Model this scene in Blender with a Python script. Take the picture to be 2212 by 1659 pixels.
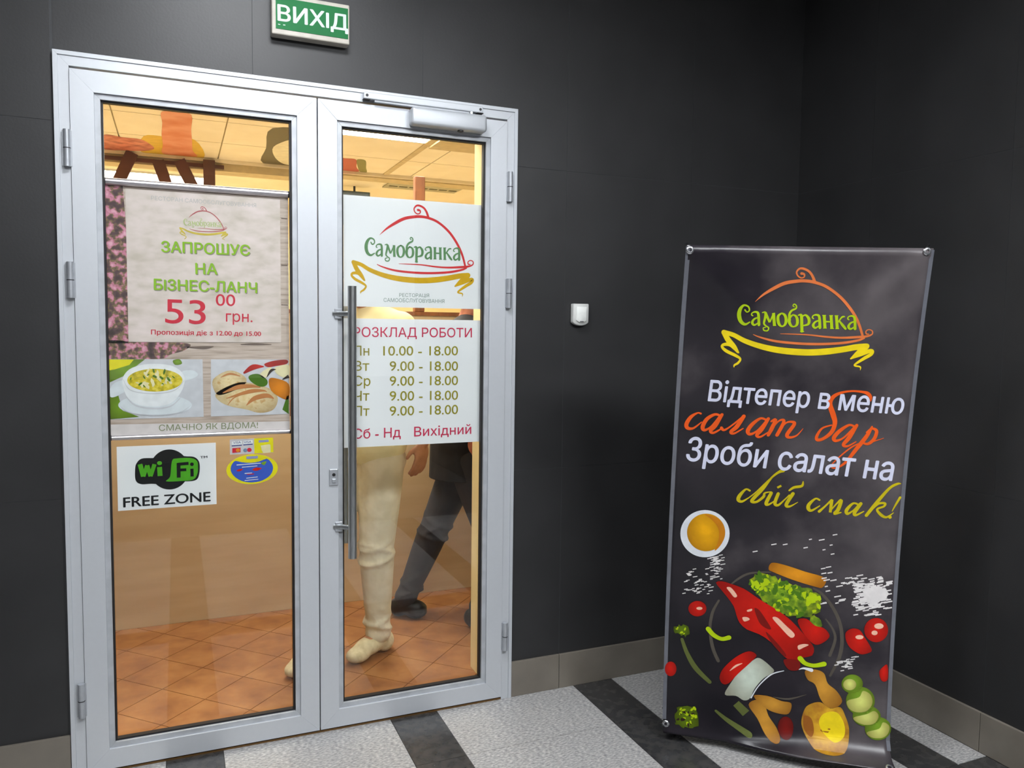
import bpy, bmesh, math, random
from mathutils import Vector, Matrix
from mathutils.geometry import tessellate_polygon, interpolate_bezier, delaunay_2d_cdt

# ------------------------------------------------------------ scene, camera, world, light level
for o in list(bpy.data.objects):
    bpy.data.objects.remove(o, do_unlink=True)
scene = bpy.context.scene
COL = scene.collection

cam_data = bpy.data.cameras.new('camera')
cam_data.sensor_fit = 'HORIZONTAL'
cam_data.sensor_width = 36.0
cam_data.lens = 1709.08 / 2212 * 36.0
cam_data.clip_start = 0.02
cam = bpy.data.objects.new('camera', cam_data)
COL.objects.link(cam)
yaw, pitch, roll = 0.4017, -0.0696, 0.0119
cy, sy, cp, sp = math.cos(yaw), math.sin(yaw), math.cos(pitch), math.sin(pitch)
fwd = Vector((sy * cp, cy * cp, sp))
rgt = Vector((cy, -sy, 0))
upv = rgt.cross(fwd)
r2 = math.cos(roll) * rgt + math.sin(roll) * upv
u2 = -math.sin(roll) * rgt + math.cos(roll) * upv
M = Matrix((r2, u2, -fwd)).transposed().to_4x4()
M.translation = Vector((0.3324, -2.8317, 1.469))
cam.matrix_world = M
scene.camera = cam

world = bpy.data.worlds.new('world')
scene.world = world
world.use_nodes = True
world.node_tree.nodes['Background'].inputs[0].default_value = (0.75, 0.85, 1.0, 1)
world.node_tree.nodes['Background'].inputs[1].default_value = 0.02

scene.view_settings.view_transform = 'Standard'
scene.view_settings.look = 'None'
scene.view_settings.gamma = 1.0
scene.view_settings.use_curve_mapping = False
scene.view_settings.exposure = 0.13

CORRIDOR_LAMP = 52.0      # emission of the ceiling panels outside
ENTRANCE_FILL = 16.0  # emission of the unseen fill panels added over the entrance
DINING_LAMP = 34.0          # emission of the other ceiling panels inside, added ones among them

random.seed(7)

# ------------------------------------------------------------ materials
def lin(c):
    return tuple(((v / 255) / 12.92 if v / 255 <= 0.04045 else ((v / 255 + 0.055) / 1.055) ** 2.4) for v in c)

MATS = {}
def mat(name, rgb, rough=0.5, metal=0.0, rgb2=None, scale=20.0, detail=4.0, stretch=(1, 1, 1),
        bump=0.0, bscale=None, lo=0.4, hi=0.6, spec=0.5, emit=0.0, coat=0.0):
    if name in MATS:
        return MATS[name]
    m = bpy.data.materials.new(name)
    m.use_nodes = True
    nt = m.node_tree
    b = nt.nodes['Principled BSDF']
    c1 = lin(rgb)
    b.inputs['Base Color'].default_value = (*c1, 1)
    b.inputs['Roughness'].default_value = rough
    b.inputs['Metallic'].default_value = metal
    b.inputs['Specular IOR Level'].default_value = spec
    b.inputs['Coat Weight'].default_value = coat
    if emit:
        b.inputs['Emission Color'].default_value = (*c1, 1)
        b.inputs['Emission Strength'].default_value = emit
    tc = nt.nodes.new('ShaderNodeTexCoord')
    mp = nt.nodes.new('ShaderNodeMapping')
    mp.inputs['Scale'].default_value = stretch
    nt.links.new(tc.outputs['Object'], mp.inputs['Vector'])
    if rgb2 is None:
        rgb2 = tuple(max(0, v * 0.94) for v in rgb)
    nz = nt.nodes.new('ShaderNodeTexNoise')
    nz.inputs['Scale'].default_value = scale
    nz.inputs['Detail'].default_value = detail
    nt.links.new(mp.outputs['Vector'], nz.inputs['Vector'])
    rp = nt.nodes.new('ShaderNodeValToRGB')
    rp.color_ramp.elements[0].position = lo
    rp.color_ramp.elements[1].position = hi
    rp.color_ramp.elements[0].color = (*c1, 1)
    rp.color_ramp.elements[1].color = (*lin(rgb2), 1)
    nt.links.new(nz.outputs['Fac'], rp.inputs['Fac'])
    nt.links.new(rp.outputs['Color'], b.inputs['Base Color'])
    if bump:
        n2 = nt.nodes.new('ShaderNodeTexNoise')
        n2.inputs['Scale'].default_value = bscale or scale
        n2.inputs['Detail'].default_value = 3
        nt.links.new(mp.outputs['Vector'], n2.inputs['Vector'])
        bp = nt.nodes.new('ShaderNodeBump')
        bp.inputs['Strength'].default_value = bump
        bp.inputs['Distance'].default_value = 0.01
        nt.links.new(n2.outputs['Fac'], bp.inputs['Height'])
        nt.links.new(bp.outputs['Normal'], b.inputs['Normal'])
    MATS[name] = m
    return m

def ramp_mat(name, stops, rough=0.5, scale=20.0, detail=6.0, stretch=(1, 1, 1)):
    m = mat(name, stops[0][1], rough, scale=scale, detail=detail, stretch=stretch)
    rp = [n for n in m.node_tree.nodes if n.type == 'VALTORGB'][0].color_ramp
    while len(rp.elements) > 1:
        rp.elements.remove(rp.elements[-1])
    rp.elements[0].position = stops[0][0]
    rp.elements[0].color = (*lin(stops[0][1]), 1)
    for p, c in stops[1:]:
        e = rp.elements.new(p)
        e.color = (*lin(c), 1)
    return m

def glass_mat():
    m = bpy.data.materials.new('pane_glass')
    m.use_nodes = True
    nt = m.node_tree
    nt.nodes.clear()
    out = nt.nodes.new('ShaderNodeOutputMaterial')
    mix = nt.nodes.new('ShaderNodeMixShader')
    tr = nt.nodes.new('ShaderNodeBsdfTransparent')
    tr.inputs[0].default_value = (0.97, 0.985, 0.975, 1)
    gl = nt.nodes.new('ShaderNodeBsdfGlossy')
    gl.inputs['Roughness'].default_value = 0.0
    geo = nt.nodes.new('ShaderNodeNewGeometry')
    dot = nt.nodes.new('ShaderNodeVectorMath'); dot.operation = 'DOT_PRODUCT'
    nt.links.new(geo.outputs['Incoming'], dot.inputs[0])
    nt.links.new(geo.outputs['Normal'], dot.inputs[1])
    ab = nt.nodes.new('ShaderNodeMath'); ab.operation = 'ABSOLUTE'
    nt.links.new(dot.outputs['Value'], ab.inputs[0])
    om = nt.nodes.new('ShaderNodeMath'); om.operation = 'SUBTRACT'
    om.inputs[0].default_value = 1.0
    nt.links.new(ab.outputs[0], om.inputs[1])
    pw = nt.nodes.new('ShaderNodeMath'); pw.operation = 'POWER'
    pw.inputs[1].default_value = 5.0
    nt.links.new(om.outputs[0], pw.inputs[0])
    ma = nt.nodes.new('ShaderNodeMath'); ma.operation = 'MULTIPLY_ADD'
    ma.inputs[1].default_value = 0.95
    ma.inputs[2].default_value = 0.045
    nt.links.new(pw.outputs[0], ma.inputs[0])
    nt.links.new(ma.outputs[0], mix.inputs[0])
    nt.links.new(tr.outputs[0], mix.inputs[1])
    nt.links.new(gl.outputs[0], mix.inputs[2])
    nt.links.new(mix.outputs[0], out.inputs[0])
    return m

def lamp_mat(name, rgb, strength):
    m = bpy.data.materials.new(name)
    m.use_nodes = True
    b = m.node_tree.nodes['Principled BSDF']
    b.inputs['Base Color'].default_value = (0.8, 0.8, 0.8, 1)
    b.inputs['Emission Color'].default_value = (*lin(rgb), 1)
    b.inputs['Emission Strength'].default_value = strength
    return m

M_ALU = mat('silver_aluminium', (196, 200, 205), 0.42, 0.3, (195, 199, 204), 60, bump=0.01, bscale=400)
M_BEAD = mat('bead_aluminium', (182, 186, 191), 0.45, 0.3)
M_STEEL = mat('brushed_steel', (186, 188, 190), 0.28, 0.9, (168, 172, 172), 40, stretch=(8, 8, 0.6))
M_HINGE = mat('hinge_metal', (178, 182, 188), 0.35, 0.45)
M_GASKET = mat('black_gasket', (14, 12, 14), 0.6)
M_GLASS = glass_mat()
M_TILE = mat('charcoal_wall_tile', (44, 44, 45), 0.46, 0, (35, 35, 36), 3.5, 8, (1, 1, 1), 0.03, 120, 0.3, 0.7, spec=0.5)
M_GROUT = mat('dark_joint', (74, 75, 77), 0.9)
M_SKIRT = mat('grey_skirting_stone', (120, 114, 104), 0.3, 0, (108, 102, 93), 8, 8, lo=0.3, hi=0.7)
M_GRANITE = ramp_mat('grey_granite', [(0.3, (112, 112, 113)), (0.5, (158, 157, 156)), (0.66, (192, 190, 187))], 0.42, 75, 5, (1, 2.5, 1))
M_DARKFLOOR = mat('black_floor_stone', (50, 50, 51), 0.25, 0, (62, 61, 60), 30)
M_TERRA = ramp_mat('terracotta_tile', [(0.25, (120, 72, 36)), (0.5, (146, 95, 50)), (0.72, (164, 114, 66))], 0.5, 9, 7, (1, 1, 1))
M_TERRAGROUT = mat('terracotta_joint', (120, 80, 50), 0.9)
M_WHITEPL = mat('white_plaster', (225, 224, 220), 0.8)
M_TANBOARD = mat('tan_partition_board', (208, 182, 144), 0.55, 0, (201, 174, 136), 2, 3, (1, 1, 8))
M_YELLOWWALL = mat('yellow_plaster', (240, 222, 172), 0.8, 0, (234, 216, 164), 3)
M_BEAM = mat('beige_beam', (204, 186, 146), 0.7)
M_CREAMCEIL = mat('cream_ceiling_tile', (244, 234, 214), 0.55, 0, (239, 228, 206), 5)
M_POST = mat('brown_wood', (150, 92, 52), 0.5, 0, (128, 76, 42), 6, 6, (6, 6, 0.8))
M_SLAT = mat('dark_brown_wood', (96, 60, 44), 0.6, 0, (84, 52, 38), 8)
M_PAPER = mat('white_sheet', (236, 235, 238), 0.45, 0, (232, 231, 235), 4)
M_PLASTIC = mat('white_plastic', (208, 209, 206), 0.4)
M_SIGNBOX = mat('sign_plastic', (200, 194, 182), 0.5)
M_GREEN = mat('exit_green', (6, 116, 58), 0.55, 0, (5, 108, 54), 6, spec=0.25)
M_BRASS = mat('threshold_brass', (120, 90, 50), 0.4, 0.5)
M_BLACK = mat('black_plastic', (22, 22, 24), 0.4)

PRINT = dict(red=(214, 48, 52), gold=(214, 168, 8), leaf=(96, 140, 92), greygreen=(120, 140, 130), pinkred=(205, 48, 84),
    olive=(150, 140, 36), maroon=(190, 90, 96), palegold=(208, 184, 72), palegreen=(188, 200, 140), palegrey=(186, 182, 182),
    greyink=(150, 140, 130), lime=(142, 190, 32), crimson=(210, 36, 62), mossink=(128, 136, 96), offwhite=(222, 212, 212),
    darkwood=(110, 92, 84), photowhite=(208, 207, 214), grass=(122, 160, 40), yellow=(232, 220, 20), china=(222, 226, 232),
    white=(236, 236, 240), cream=(234, 222, 178), leafdark=(74, 116, 22), orange=(228, 138, 30), tomato=(206, 26, 12),
    char=(48, 34, 26), crust=(196, 128, 76), black=(20, 20, 22), wifigreen=(78, 168, 30), navy=(40, 52, 130), steel=(120, 140, 170),
    lavender=(150, 152, 196), blue=(58, 92, 196), glowwhite=(214, 228, 222), copper=(226, 122, 66), sun=(240, 214, 28),
    limeb=(176, 206, 22), lilacwhite=(214, 216, 236), vermil=(236, 92, 28), mustard=(196, 180, 16), amber=(236, 172, 8),
    amberdark=(196, 122, 14), wire=(84, 78, 70), pasta=(226, 150, 28), limelight=(178, 206, 14), rose=(240, 186, 160),
    darkred=(120, 18, 12), mossgreen=(94, 120, 16), celery=(92, 100, 50), paleblade=(204, 216, 200), wood=(206, 148, 52),
    potato=(232, 180, 40), brown=(150, 90, 30), flesh=(216, 222, 120), salt=(226, 222, 220))
PHOTO = {'tomato', 'darkred', 'potato', 'wood', 'pasta', 'flesh', 'amber', 'grass', 'orange', 'chicken', 'paleblade', 'lettuce', 'mossgreen'}
def pmat(key, photo=False):
    if photo:                     # photographed food: the printed picture darkens towards each outline
        n = 'photo_print_' + key
        if n in MATS:
            return MATS[n]
        src = pmat(key)
        m = src.copy()
        m.name = n
        nt = m.node_tree
        b = nt.nodes['Principled BSDF']
        rp = [q for q in nt.nodes if q.type == 'VALTORGB'][0]
        tc = [q for q in nt.nodes if q.type == 'TEX_COORD'][0]
        ds = nt.nodes.new('ShaderNodeVectorMath'); ds.operation = 'DISTANCE'
        ds.inputs[1].default_value = (0.5, 0.5, 0.56)
        nt.links.new(tc.outputs['Generated'], ds.inputs[0])
        r2_ = nt.nodes.new('ShaderNodeValToRGB')
        r2_.color_ramp.elements[0].position = 0.12
        r2_.color_ramp.elements[0].color = (1, 1, 1, 1)
        r2_.color_ramp.elements[1].position = 0.72
        r2_.color_ramp.elements[1].color = (0.5, 0.44, 0.4, 1)
        nt.links.new(ds.outputs['Value'], r2_.inputs['Fac'])
        mx = nt.nodes.new('ShaderNodeMix'); mx.data_type = 'RGBA'; mx.blend_type = 'MULTIPLY'
        mx.inputs[0].default_value = 1.0
        nt.links.new(rp.outputs['Color'], mx.inputs[6])
        nt.links.new(r2_.outputs['Color'], mx.inputs[7])
        nt.links.new(mx.outputs[2], b.inputs['Base Color'])
        MATS[n] = m
        return m
    n = 'print_' + key
    if n in MATS:
        return MATS[n]
    if key == 'heather':
        return ramp_mat(n, [(0.34, (58, 40, 40)), (0.45, (92, 60, 66)), (0.5, (120, 104, 62)), (0.55, (196, 116, 142)), (0.68, (228, 172, 190))], 0.5, 42, 5)
    if key == 'soup':
        return ramp_mat(n, [(0.3, (150, 140, 12)), (0.5, (214, 190, 20)), (0.65, (236, 214, 90))], 0.5, 60, 5)
    if key == 'lettuce':
        return ramp_mat(n, [(0.32, (66, 104, 12)), (0.5, (120, 160, 14)), (0.66, (178, 206, 20))], 0.45, 40, 5)
    if key == 'chicken':
        return ramp_mat(n, [(0.3, (226, 196, 140)), (0.55, (238, 216, 170)), (0.7, (214, 170, 110))], 0.5, 50, 4)
    if key == 'potato':
        return ramp_mat(n, [(0.3, (190, 126, 30)), (0.55, (232, 180, 40))], 0.45, 24, 4)
    c = PRINT[key]
    return mat(n, c, 0.45, 0, tuple(v * 0.96 for v in c), 30, spec=0.25)

# ------------------------------------------------------------ object helpers
BASE = {}
def link(o, parent=None):
    COL.objects.link(o)
    if parent is not None:
        o.parent = parent
        BASE[o.name] = BASE.get(parent.name, Vector((0, 0, 0)))
    return o

def tag(o, label=None, cat=None, group=None, kind=None):
    if label: o['label'] = label
    if cat: o['category'] = cat
    if group: o['group'] = group
    if kind: o['kind'] = kind
    return o

def thing(name, loc, label=None, cat=None, group=None, kind=None):
    o = bpy.data.objects.new(name, None)
    o.empty_display_size = 0.05
    o.location = loc
    COL.objects.link(o)
    BASE[o.name] = Vector(loc)
    return tag(o, label, cat, group, kind)

def obj(name, bm, material, parent=None, smooth=False, base=None):
    """bm holds world coordinates; the object is placed relative to its thing's base"""
    me = bpy.data.meshes.new(name)
    b = BASE.get(parent.name, Vector((0, 0, 0))) if parent is not None else (Vector(base) if base else None)
    if b is not None and b.length > 0:
        bmesh.ops.translate(bm, verts=bm.verts, vec=-b)
    bm.to_mesh(me)
    bm.free()
    me.materials.append(material)
    if smooth:
        for p in me.polygons:
            p.use_smooth = True
    o = bpy.data.objects.new(name, me)
    if parent is None and base:
        o.location = base
    link(o, parent)
    if parent is None and base:
        BASE[o.name] = Vector(base)
    return o

def shaded(o, ang=40):
    for p in o.data.polygons:
        p.use_smooth = True
    o.data.set_sharp_from_angle(angle=math.radians(ang))
    return o

def box(x0, x1, y0, y1, z0, z1, bevel=0.0, bm=None, seg=2):
    own = bm is None
    b2 = bmesh.new()
    bmesh.ops.create_cube(b2, size=1.0, matrix=Matrix.Translation(((x0 + x1) / 2, (y0 + y1) / 2, (z0 + z1) / 2)) @ Matrix.Diagonal((abs(x1 - x0), abs(y1 - y0), abs(z1 - z0), 1)))
    if bevel:
        bmesh.ops.bevel(b2, geom=b2.edges[:], offset=bevel, segments=seg, profile=0.5, affect='EDGES')
    if own:
        return b2
    merge(bm, b2)
    return bm

def merge(bm, b2):
    me = bpy.data.meshes.new('tmp')
    b2.to_mesh(me)
    b2.free()
    bm.from_mesh(me)
    bpy.data.meshes.remove(me)

def prism(poly, y0, y1, axis='y', bevel=0.0):
    """extrude a polygon in (x,z) along y, or in (y,z) along x"""
    bm = bmesh.new()
    f = (lambda a, b, t: (a, t, b)) if axis == 'y' else (lambda a, b, t: (t, a, b))
    if axis == 'z':
        f = lambda a, b, t: (a, b, t)
    v0 = [bm.verts.new(f(a, b, y0)) for a, b in poly]
    v1 = [bm.verts.new(f(a, b, y1)) for a, b in poly]
    bm.faces.new(v0)
    bm.faces.new(v1[::-1])
    n = len(poly)
    for i in range(n):
        bm.faces.new((v0[i], v1[i], v1[(i + 1) % n], v0[(i + 1) % n]))
    bmesh.ops.recalc_face_normals(bm, faces=bm.faces)
    if bevel:
        bmesh.ops.bevel(bm, geom=bm.edges[:], offset=bevel, segments=2, profile=0.5, affect='EDGES')
    return bm

def tube(pts, radii, n=14, caps=True, bm=None):
    own = bm is None
    if own:
        bm = bmesh.new()
    pts = [Vector(p) for p in pts]
    if not hasattr(radii, '__len__'):
        radii = [radii] * len(pts)
    rings = []
    t0 = (pts[1] - pts[0]).normalized()
    a = t0.orthogonal().normalized()
    for i, p in enumerate(pts):
        if i == 0: t = pts[1] - pts[0]
        elif i == len(pts) - 1: t = pts[-1] - pts[-2]
        else: t = (pts[i + 1] - p).normalized() + (p - pts[i - 1]).normalized()
        t.normalize()
        a = (a - t * a.dot(t)).normalized()
        b = t.cross(a)
        r = radii[i]
        rx, ry = (r, r) if not hasattr(r, '__len__') else r
        rings.append([bm.verts.new(p + a * (rx * math.cos(2 * math.pi * k / n)) + b * (ry * math.sin(2 * math.pi * k / n))) for k in range(n)])
    for i in range(len(rings) - 1):
        for k in range(n):
            bm.faces.new((rings[i][k], rings[i][(k + 1) % n], rings[i + 1][(k + 1) % n], rings[i + 1][k]))
    if caps:
        bm.faces.new(rings[0][::-1])
        bm.faces.new(rings[-1])
    return bm

def crom(pts, per, closed=False):
    n = len(pts)
    if n < 3 and not closed:
        return [tuple(a + (b - a) * t / per for a, b in zip(pts[0], pts[1])) for t in range(per + 1)]
    out = []
    rng = range(n) if closed else range(n - 1)
    for i in rng:
        if closed:
            p0, p1, p2, p3 = pts[(i - 1) % n], pts[i], pts[(i + 1) % n], pts[(i + 2) % n]
        else:
            p0, p1, p2, p3 = pts[max(i - 1, 0)], pts[i], pts[i + 1], pts[min(i + 2, n - 1)]
        for k in range(per):
            t = k / per
            out.append(tuple(0.5 * (2 * b + (c - a) * t + (2 * a - 5 * b + 4 * c - d) * t * t + (3 * b - a - 3 * c + d) * t ** 3) for a, b, c, d in zip(p0, p1, p2, p3)))
    if not closed:
        out.append(tuple(pts[-1]))
    return out

# ------------------------------------------------------------ flat print helpers (sheet millimetres)
TEXT_CACHE = {}
def text_mesh(txt):
    """letter outlines of the built-in font, filled contour by contour: (x, y, lift), faces"""
    if txt in TEXT_CACHE:
        return TEXT_CACHE[txt]
    cu = bpy.data.curves.new('t', 'FONT')
    cu.body = txt
    cu.size = 1.0
    o = bpy.data.objects.new('t', cu)
    COL.objects.link(o)
    dg = bpy.context.evaluated_depsgraph_get()
    cv = o.evaluated_get(dg).to_curve(dg)
    loops = []
    for sp in cv.splines:
        bp = list(sp.bezier_points)
        pts = []
        n = len(bp)
        for k in range(n):
            a, b = bp[k], bp[(k + 1) % n]
            straight = (a.handle_right - a.co).cross(b.co - a.co).length < 1e-5 and (b.handle_left - b.co).cross(b.co - a.co).length < 1e-5
            seg = [a.co] if straight else interpolate_bezier(a.co, a.handle_right, b.handle_left, b.co, 6)[:-1]
            pts += [(q[0], q[1]) for q in seg]
        if len(pts) > 2:
            loops.append(pts)
    o.evaluated_get(dg).to_curve_clear()
    bpy.data.objects.remove(o, do_unlink=True)
    bpy.data.curves.remove(cu)
    # letters: loops whose boxes overlap along the line; filled by non-zero winding
    boxes = sorted(((min(p[0] for p in l), max(p[0] for p in l), l) for l in loops), key=lambda b: b[0])
    letters = []
    for a, b, l in boxes:
        if letters and a < letters[-1][0]:
            letters[-1][1].append(l)
            letters[-1][0] = max(letters[-1][0], b)
        else:
            letters.append([b, [l]])
    V, Fc = [], []
    for _, ls in letters:
        pv, pe = [], []
        for l in ls:
            n = len(pv)
            pv += [Vector(p) for p in l]
            pe += [(n + k, n + (k + 1) % len(l)) for k in range(len(l))]
        cv_, _e, cf = delaunay_2d_cdt(pv, pe, [], 0, 1e-6)[:3]
        n0 = len(V)
        V += [(q.x, q.y, 0.0) for q in cv_]
        for t in cf:
            cx_ = sum(cv_[q].x for q in t) / len(t); cy_ = sum(cv_[q].y for q in t) / len(t)
            w = 0
            for l in ls:
                for (x0, y0), (x1, y1) in zip(l, l[1:] + l[:1]):
                    if (y0 <= cy_) != (y1 <= cy_) and (x1 - x0) * (cy_ - y0) / (y1 - y0) + x0 > cx_:
                        w += 1 if y1 > y0 else -1
            if w:
                Fc.append(tuple(q + n0 for q in t))
    TEXT_CACHE[txt] = (V, Fc)
    return V, Fc
CAP = max(p[1] for p in text_mesh('H')[0])
BOLD = {'headline': 0.018, 'invitation': 0.02, 'invitation_shadow': 0.02, 'exit_lettering': 0.022, 'caption': 0.02, 'heading': 0.006, 'closed_days': 0.008, 'validity_note': 0.02, 'amount': 0.004, 'timetable': 0.006}

def flat_items(items, bold=0.0):
    V, Fc = [], []
    for idx, (k, d) in enumerate(items):
        n0 = len(V)
        lift = 0.04 * (idx % 20)
        if k == 'T':
            txt, x0, y0, x1, y1, h = d
            v, f = text_mesh(txt)
            mn = min(p[0] for p in v); mx = max(p[0] for p in v)
            dx, dy = (x1 - x0) / (mx - mn), (y1 - y0) / (mx - mn)
            s = h / CAP
            ln = math.hypot(x1 - x0, y1 - y0)
            nx, ny = -(y1 - y0) / ln, (x1 - x0) / ln
            # heavier weights are struck several times with a small shift
            shifts = [(0, 0)] if not bold else [(0, 0), (bold, 0), (-bold, 0), (0, bold * 0.6), (0, -bold * 0.6)]
            for q, (ox, oy) in enumerate(shifts):
                n1 = len(V)
                V += [(x0 + (a + ox - mn) * dx + (b + oy) * s * nx, y0 + (a + ox - mn) * dy + (b + oy) * s * ny, z + 0.25 * q) for a, b, z in v]
                Fc += [tuple(i + n1 for i in t) for t in f]
        elif k == 'S':
            pts = [tuple(d[i:i + 3]) for i in range(0, len(d), 3)]
            c = crom(pts, 1 if len(pts) == 2 else 5)
            prev = None
            for i, (x, y, w) in enumerate(c):
                a = c[max(i - 1, 0)]; b = c[min(i + 1, len(c) - 1)]
                tx, ty = b[0] - a[0], b[1] - a[1]
                l = math.hypot(tx, ty) or 1
                nx, ny = -ty / l * w / 2, tx / l * w / 2
                V += [(x + nx, y + ny, lift), (x - nx, y - ny, lift)]
                if prev is not None:
                    Fc.append((prev, prev + 1, len(V) - 1, len(V) - 2))
                prev = len(V) - 2
            for x, y, w in (c[0], c[-1]):          # rounded ends
                if w > 2.0 and len(pts) > 2:
                    m0 = len(V)
                    V += [(x + w / 2 * math.cos(2 * math.pi * q / 10), y + w / 2 * math.sin(2 * math.pi * q / 10), lift + 0.02) for q in range(10)]
                    Fc.append(tuple(range(m0, m0 + 10)))
        else:
            pts = [tuple(d[i:i + 2]) for i in range(0, len(d), 2)]
            if k == 'P':
                pts = crom(pts, 4 if len(pts) < 16 else 2, True)
            V += [(a, b, lift) for a, b in pts]
            for t in tessellate_polygon([[Vector((a, b, 0)) for a, b in pts]]):
                Fc.append(tuple(i + n0 for i in t))
    return V, Fc

def flat_bm(V, Fc, cut=None):
    bm = bmesh.new()
    vs = [bm.verts.new(p) for p in V]
    for f in Fc:
        try:
            bm.faces.new([vs[i] for i in f])
        except ValueError:
            pass
    bmesh.ops.delete(bm, geom=[v for v in bm.verts if not v.link_faces], context='VERTS')
    for f in bm.faces:
        f.normal_update()
        if f.normal.z < 0:
            f.normal_flip()
    if cut:
        xs = [v.co.x for v in bm.verts]; ys = [v.co.y for v in bm.verts]
        for ax, lo, hi, st in ((1, min(ys), max(ys), cut[1]), (0, min(xs), max(xs), cut[0])):
            k = math.floor(lo / st) + 1
            while k * st < hi:
                co = [0, 0, 0]; co[ax] = k * st
                no = [0, 0, 0]; no[ax] = 1
                bmesh.ops.bisect_plane(bm, geom=bm.verts[:] + bm.edges[:] + bm.faces[:], plane_co=co, plane_no=no)
                k += 1
    return bm

def clusters(items):
    """printed marks that touch or nearly touch belong to one part"""
    bx = []
    for k, d in items:
        st = 3 if k == 'S' else 2
        xs, yy = d[0::st], d[1::st]
        bx.append((min(xs), max(xs), min(yy), max(yy)))
    grp = list(range(len(items)))
    def root(i):
        while grp[i] != i:
            i = grp[i]
        return i
    for i in range(len(items)):
        for j in range(i):
            a, b = bx[i], bx[j]
            gap = math.hypot(max(0, a[0] - b[1], b[0] - a[1]), max(0, a[2] - b[3], b[2] - a[3]))
            if gap <= 12:
                grp[root(i)] = root(j)
    out = {}
    for i, it in enumerate(items):
        out.setdefault(root(i), []).append(it)
    return list(out.values())

def prints(sheet, parent_of, mapper, cut=None):
    for s, name, colour, layer, items in ART:
        if s != sheet:
            continue
        salt = name == 'salt_grains_print'
        sets = [items] if salt else [[it] for it in items if it[0] == 'T']
        rest = [it for it in items if it[0] != 'T']
        if rest and not salt:
            sets += [[it] for it in rest] if name.endswith('_print') and all(it[0] != 'S' for it in rest) else clusters(rest)
        pieces = []
        for part_items in sets:
            V, Fc = flat_items(part_items, BOLD.get(name, 0.0))
            if part_items[0][0] != 'T':
                pieces.append((V, Fc))
                continue
            # a line of writing falls into words where the gaps are wide
            spans = sorted((min(V[i][0] for i in f), max(V[i][0] for i in f), f) for f in Fc)
            cur, right = [], None
            for a, b, f in spans:
                if right is not None and a - right > 18:
                    pieces.append((V, cur)); cur = []
                cur.append(f)
                right = b if right is None else max(right, b)
            pieces.append((V, cur))
        for V, Fc in pieces:
            bm = flat_bm(V, Fc, cut)
            for v in bm.verts:
                v.co = mapper(v.co.x / 1000, v.co.y / 1000, layer + v.co.z)
            o = obj(name, bm, pmat(colour, name.endswith('_print') and colour in PHOTO), parent_of)
            if salt:
                o['kind'] = 'stuff'

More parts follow.
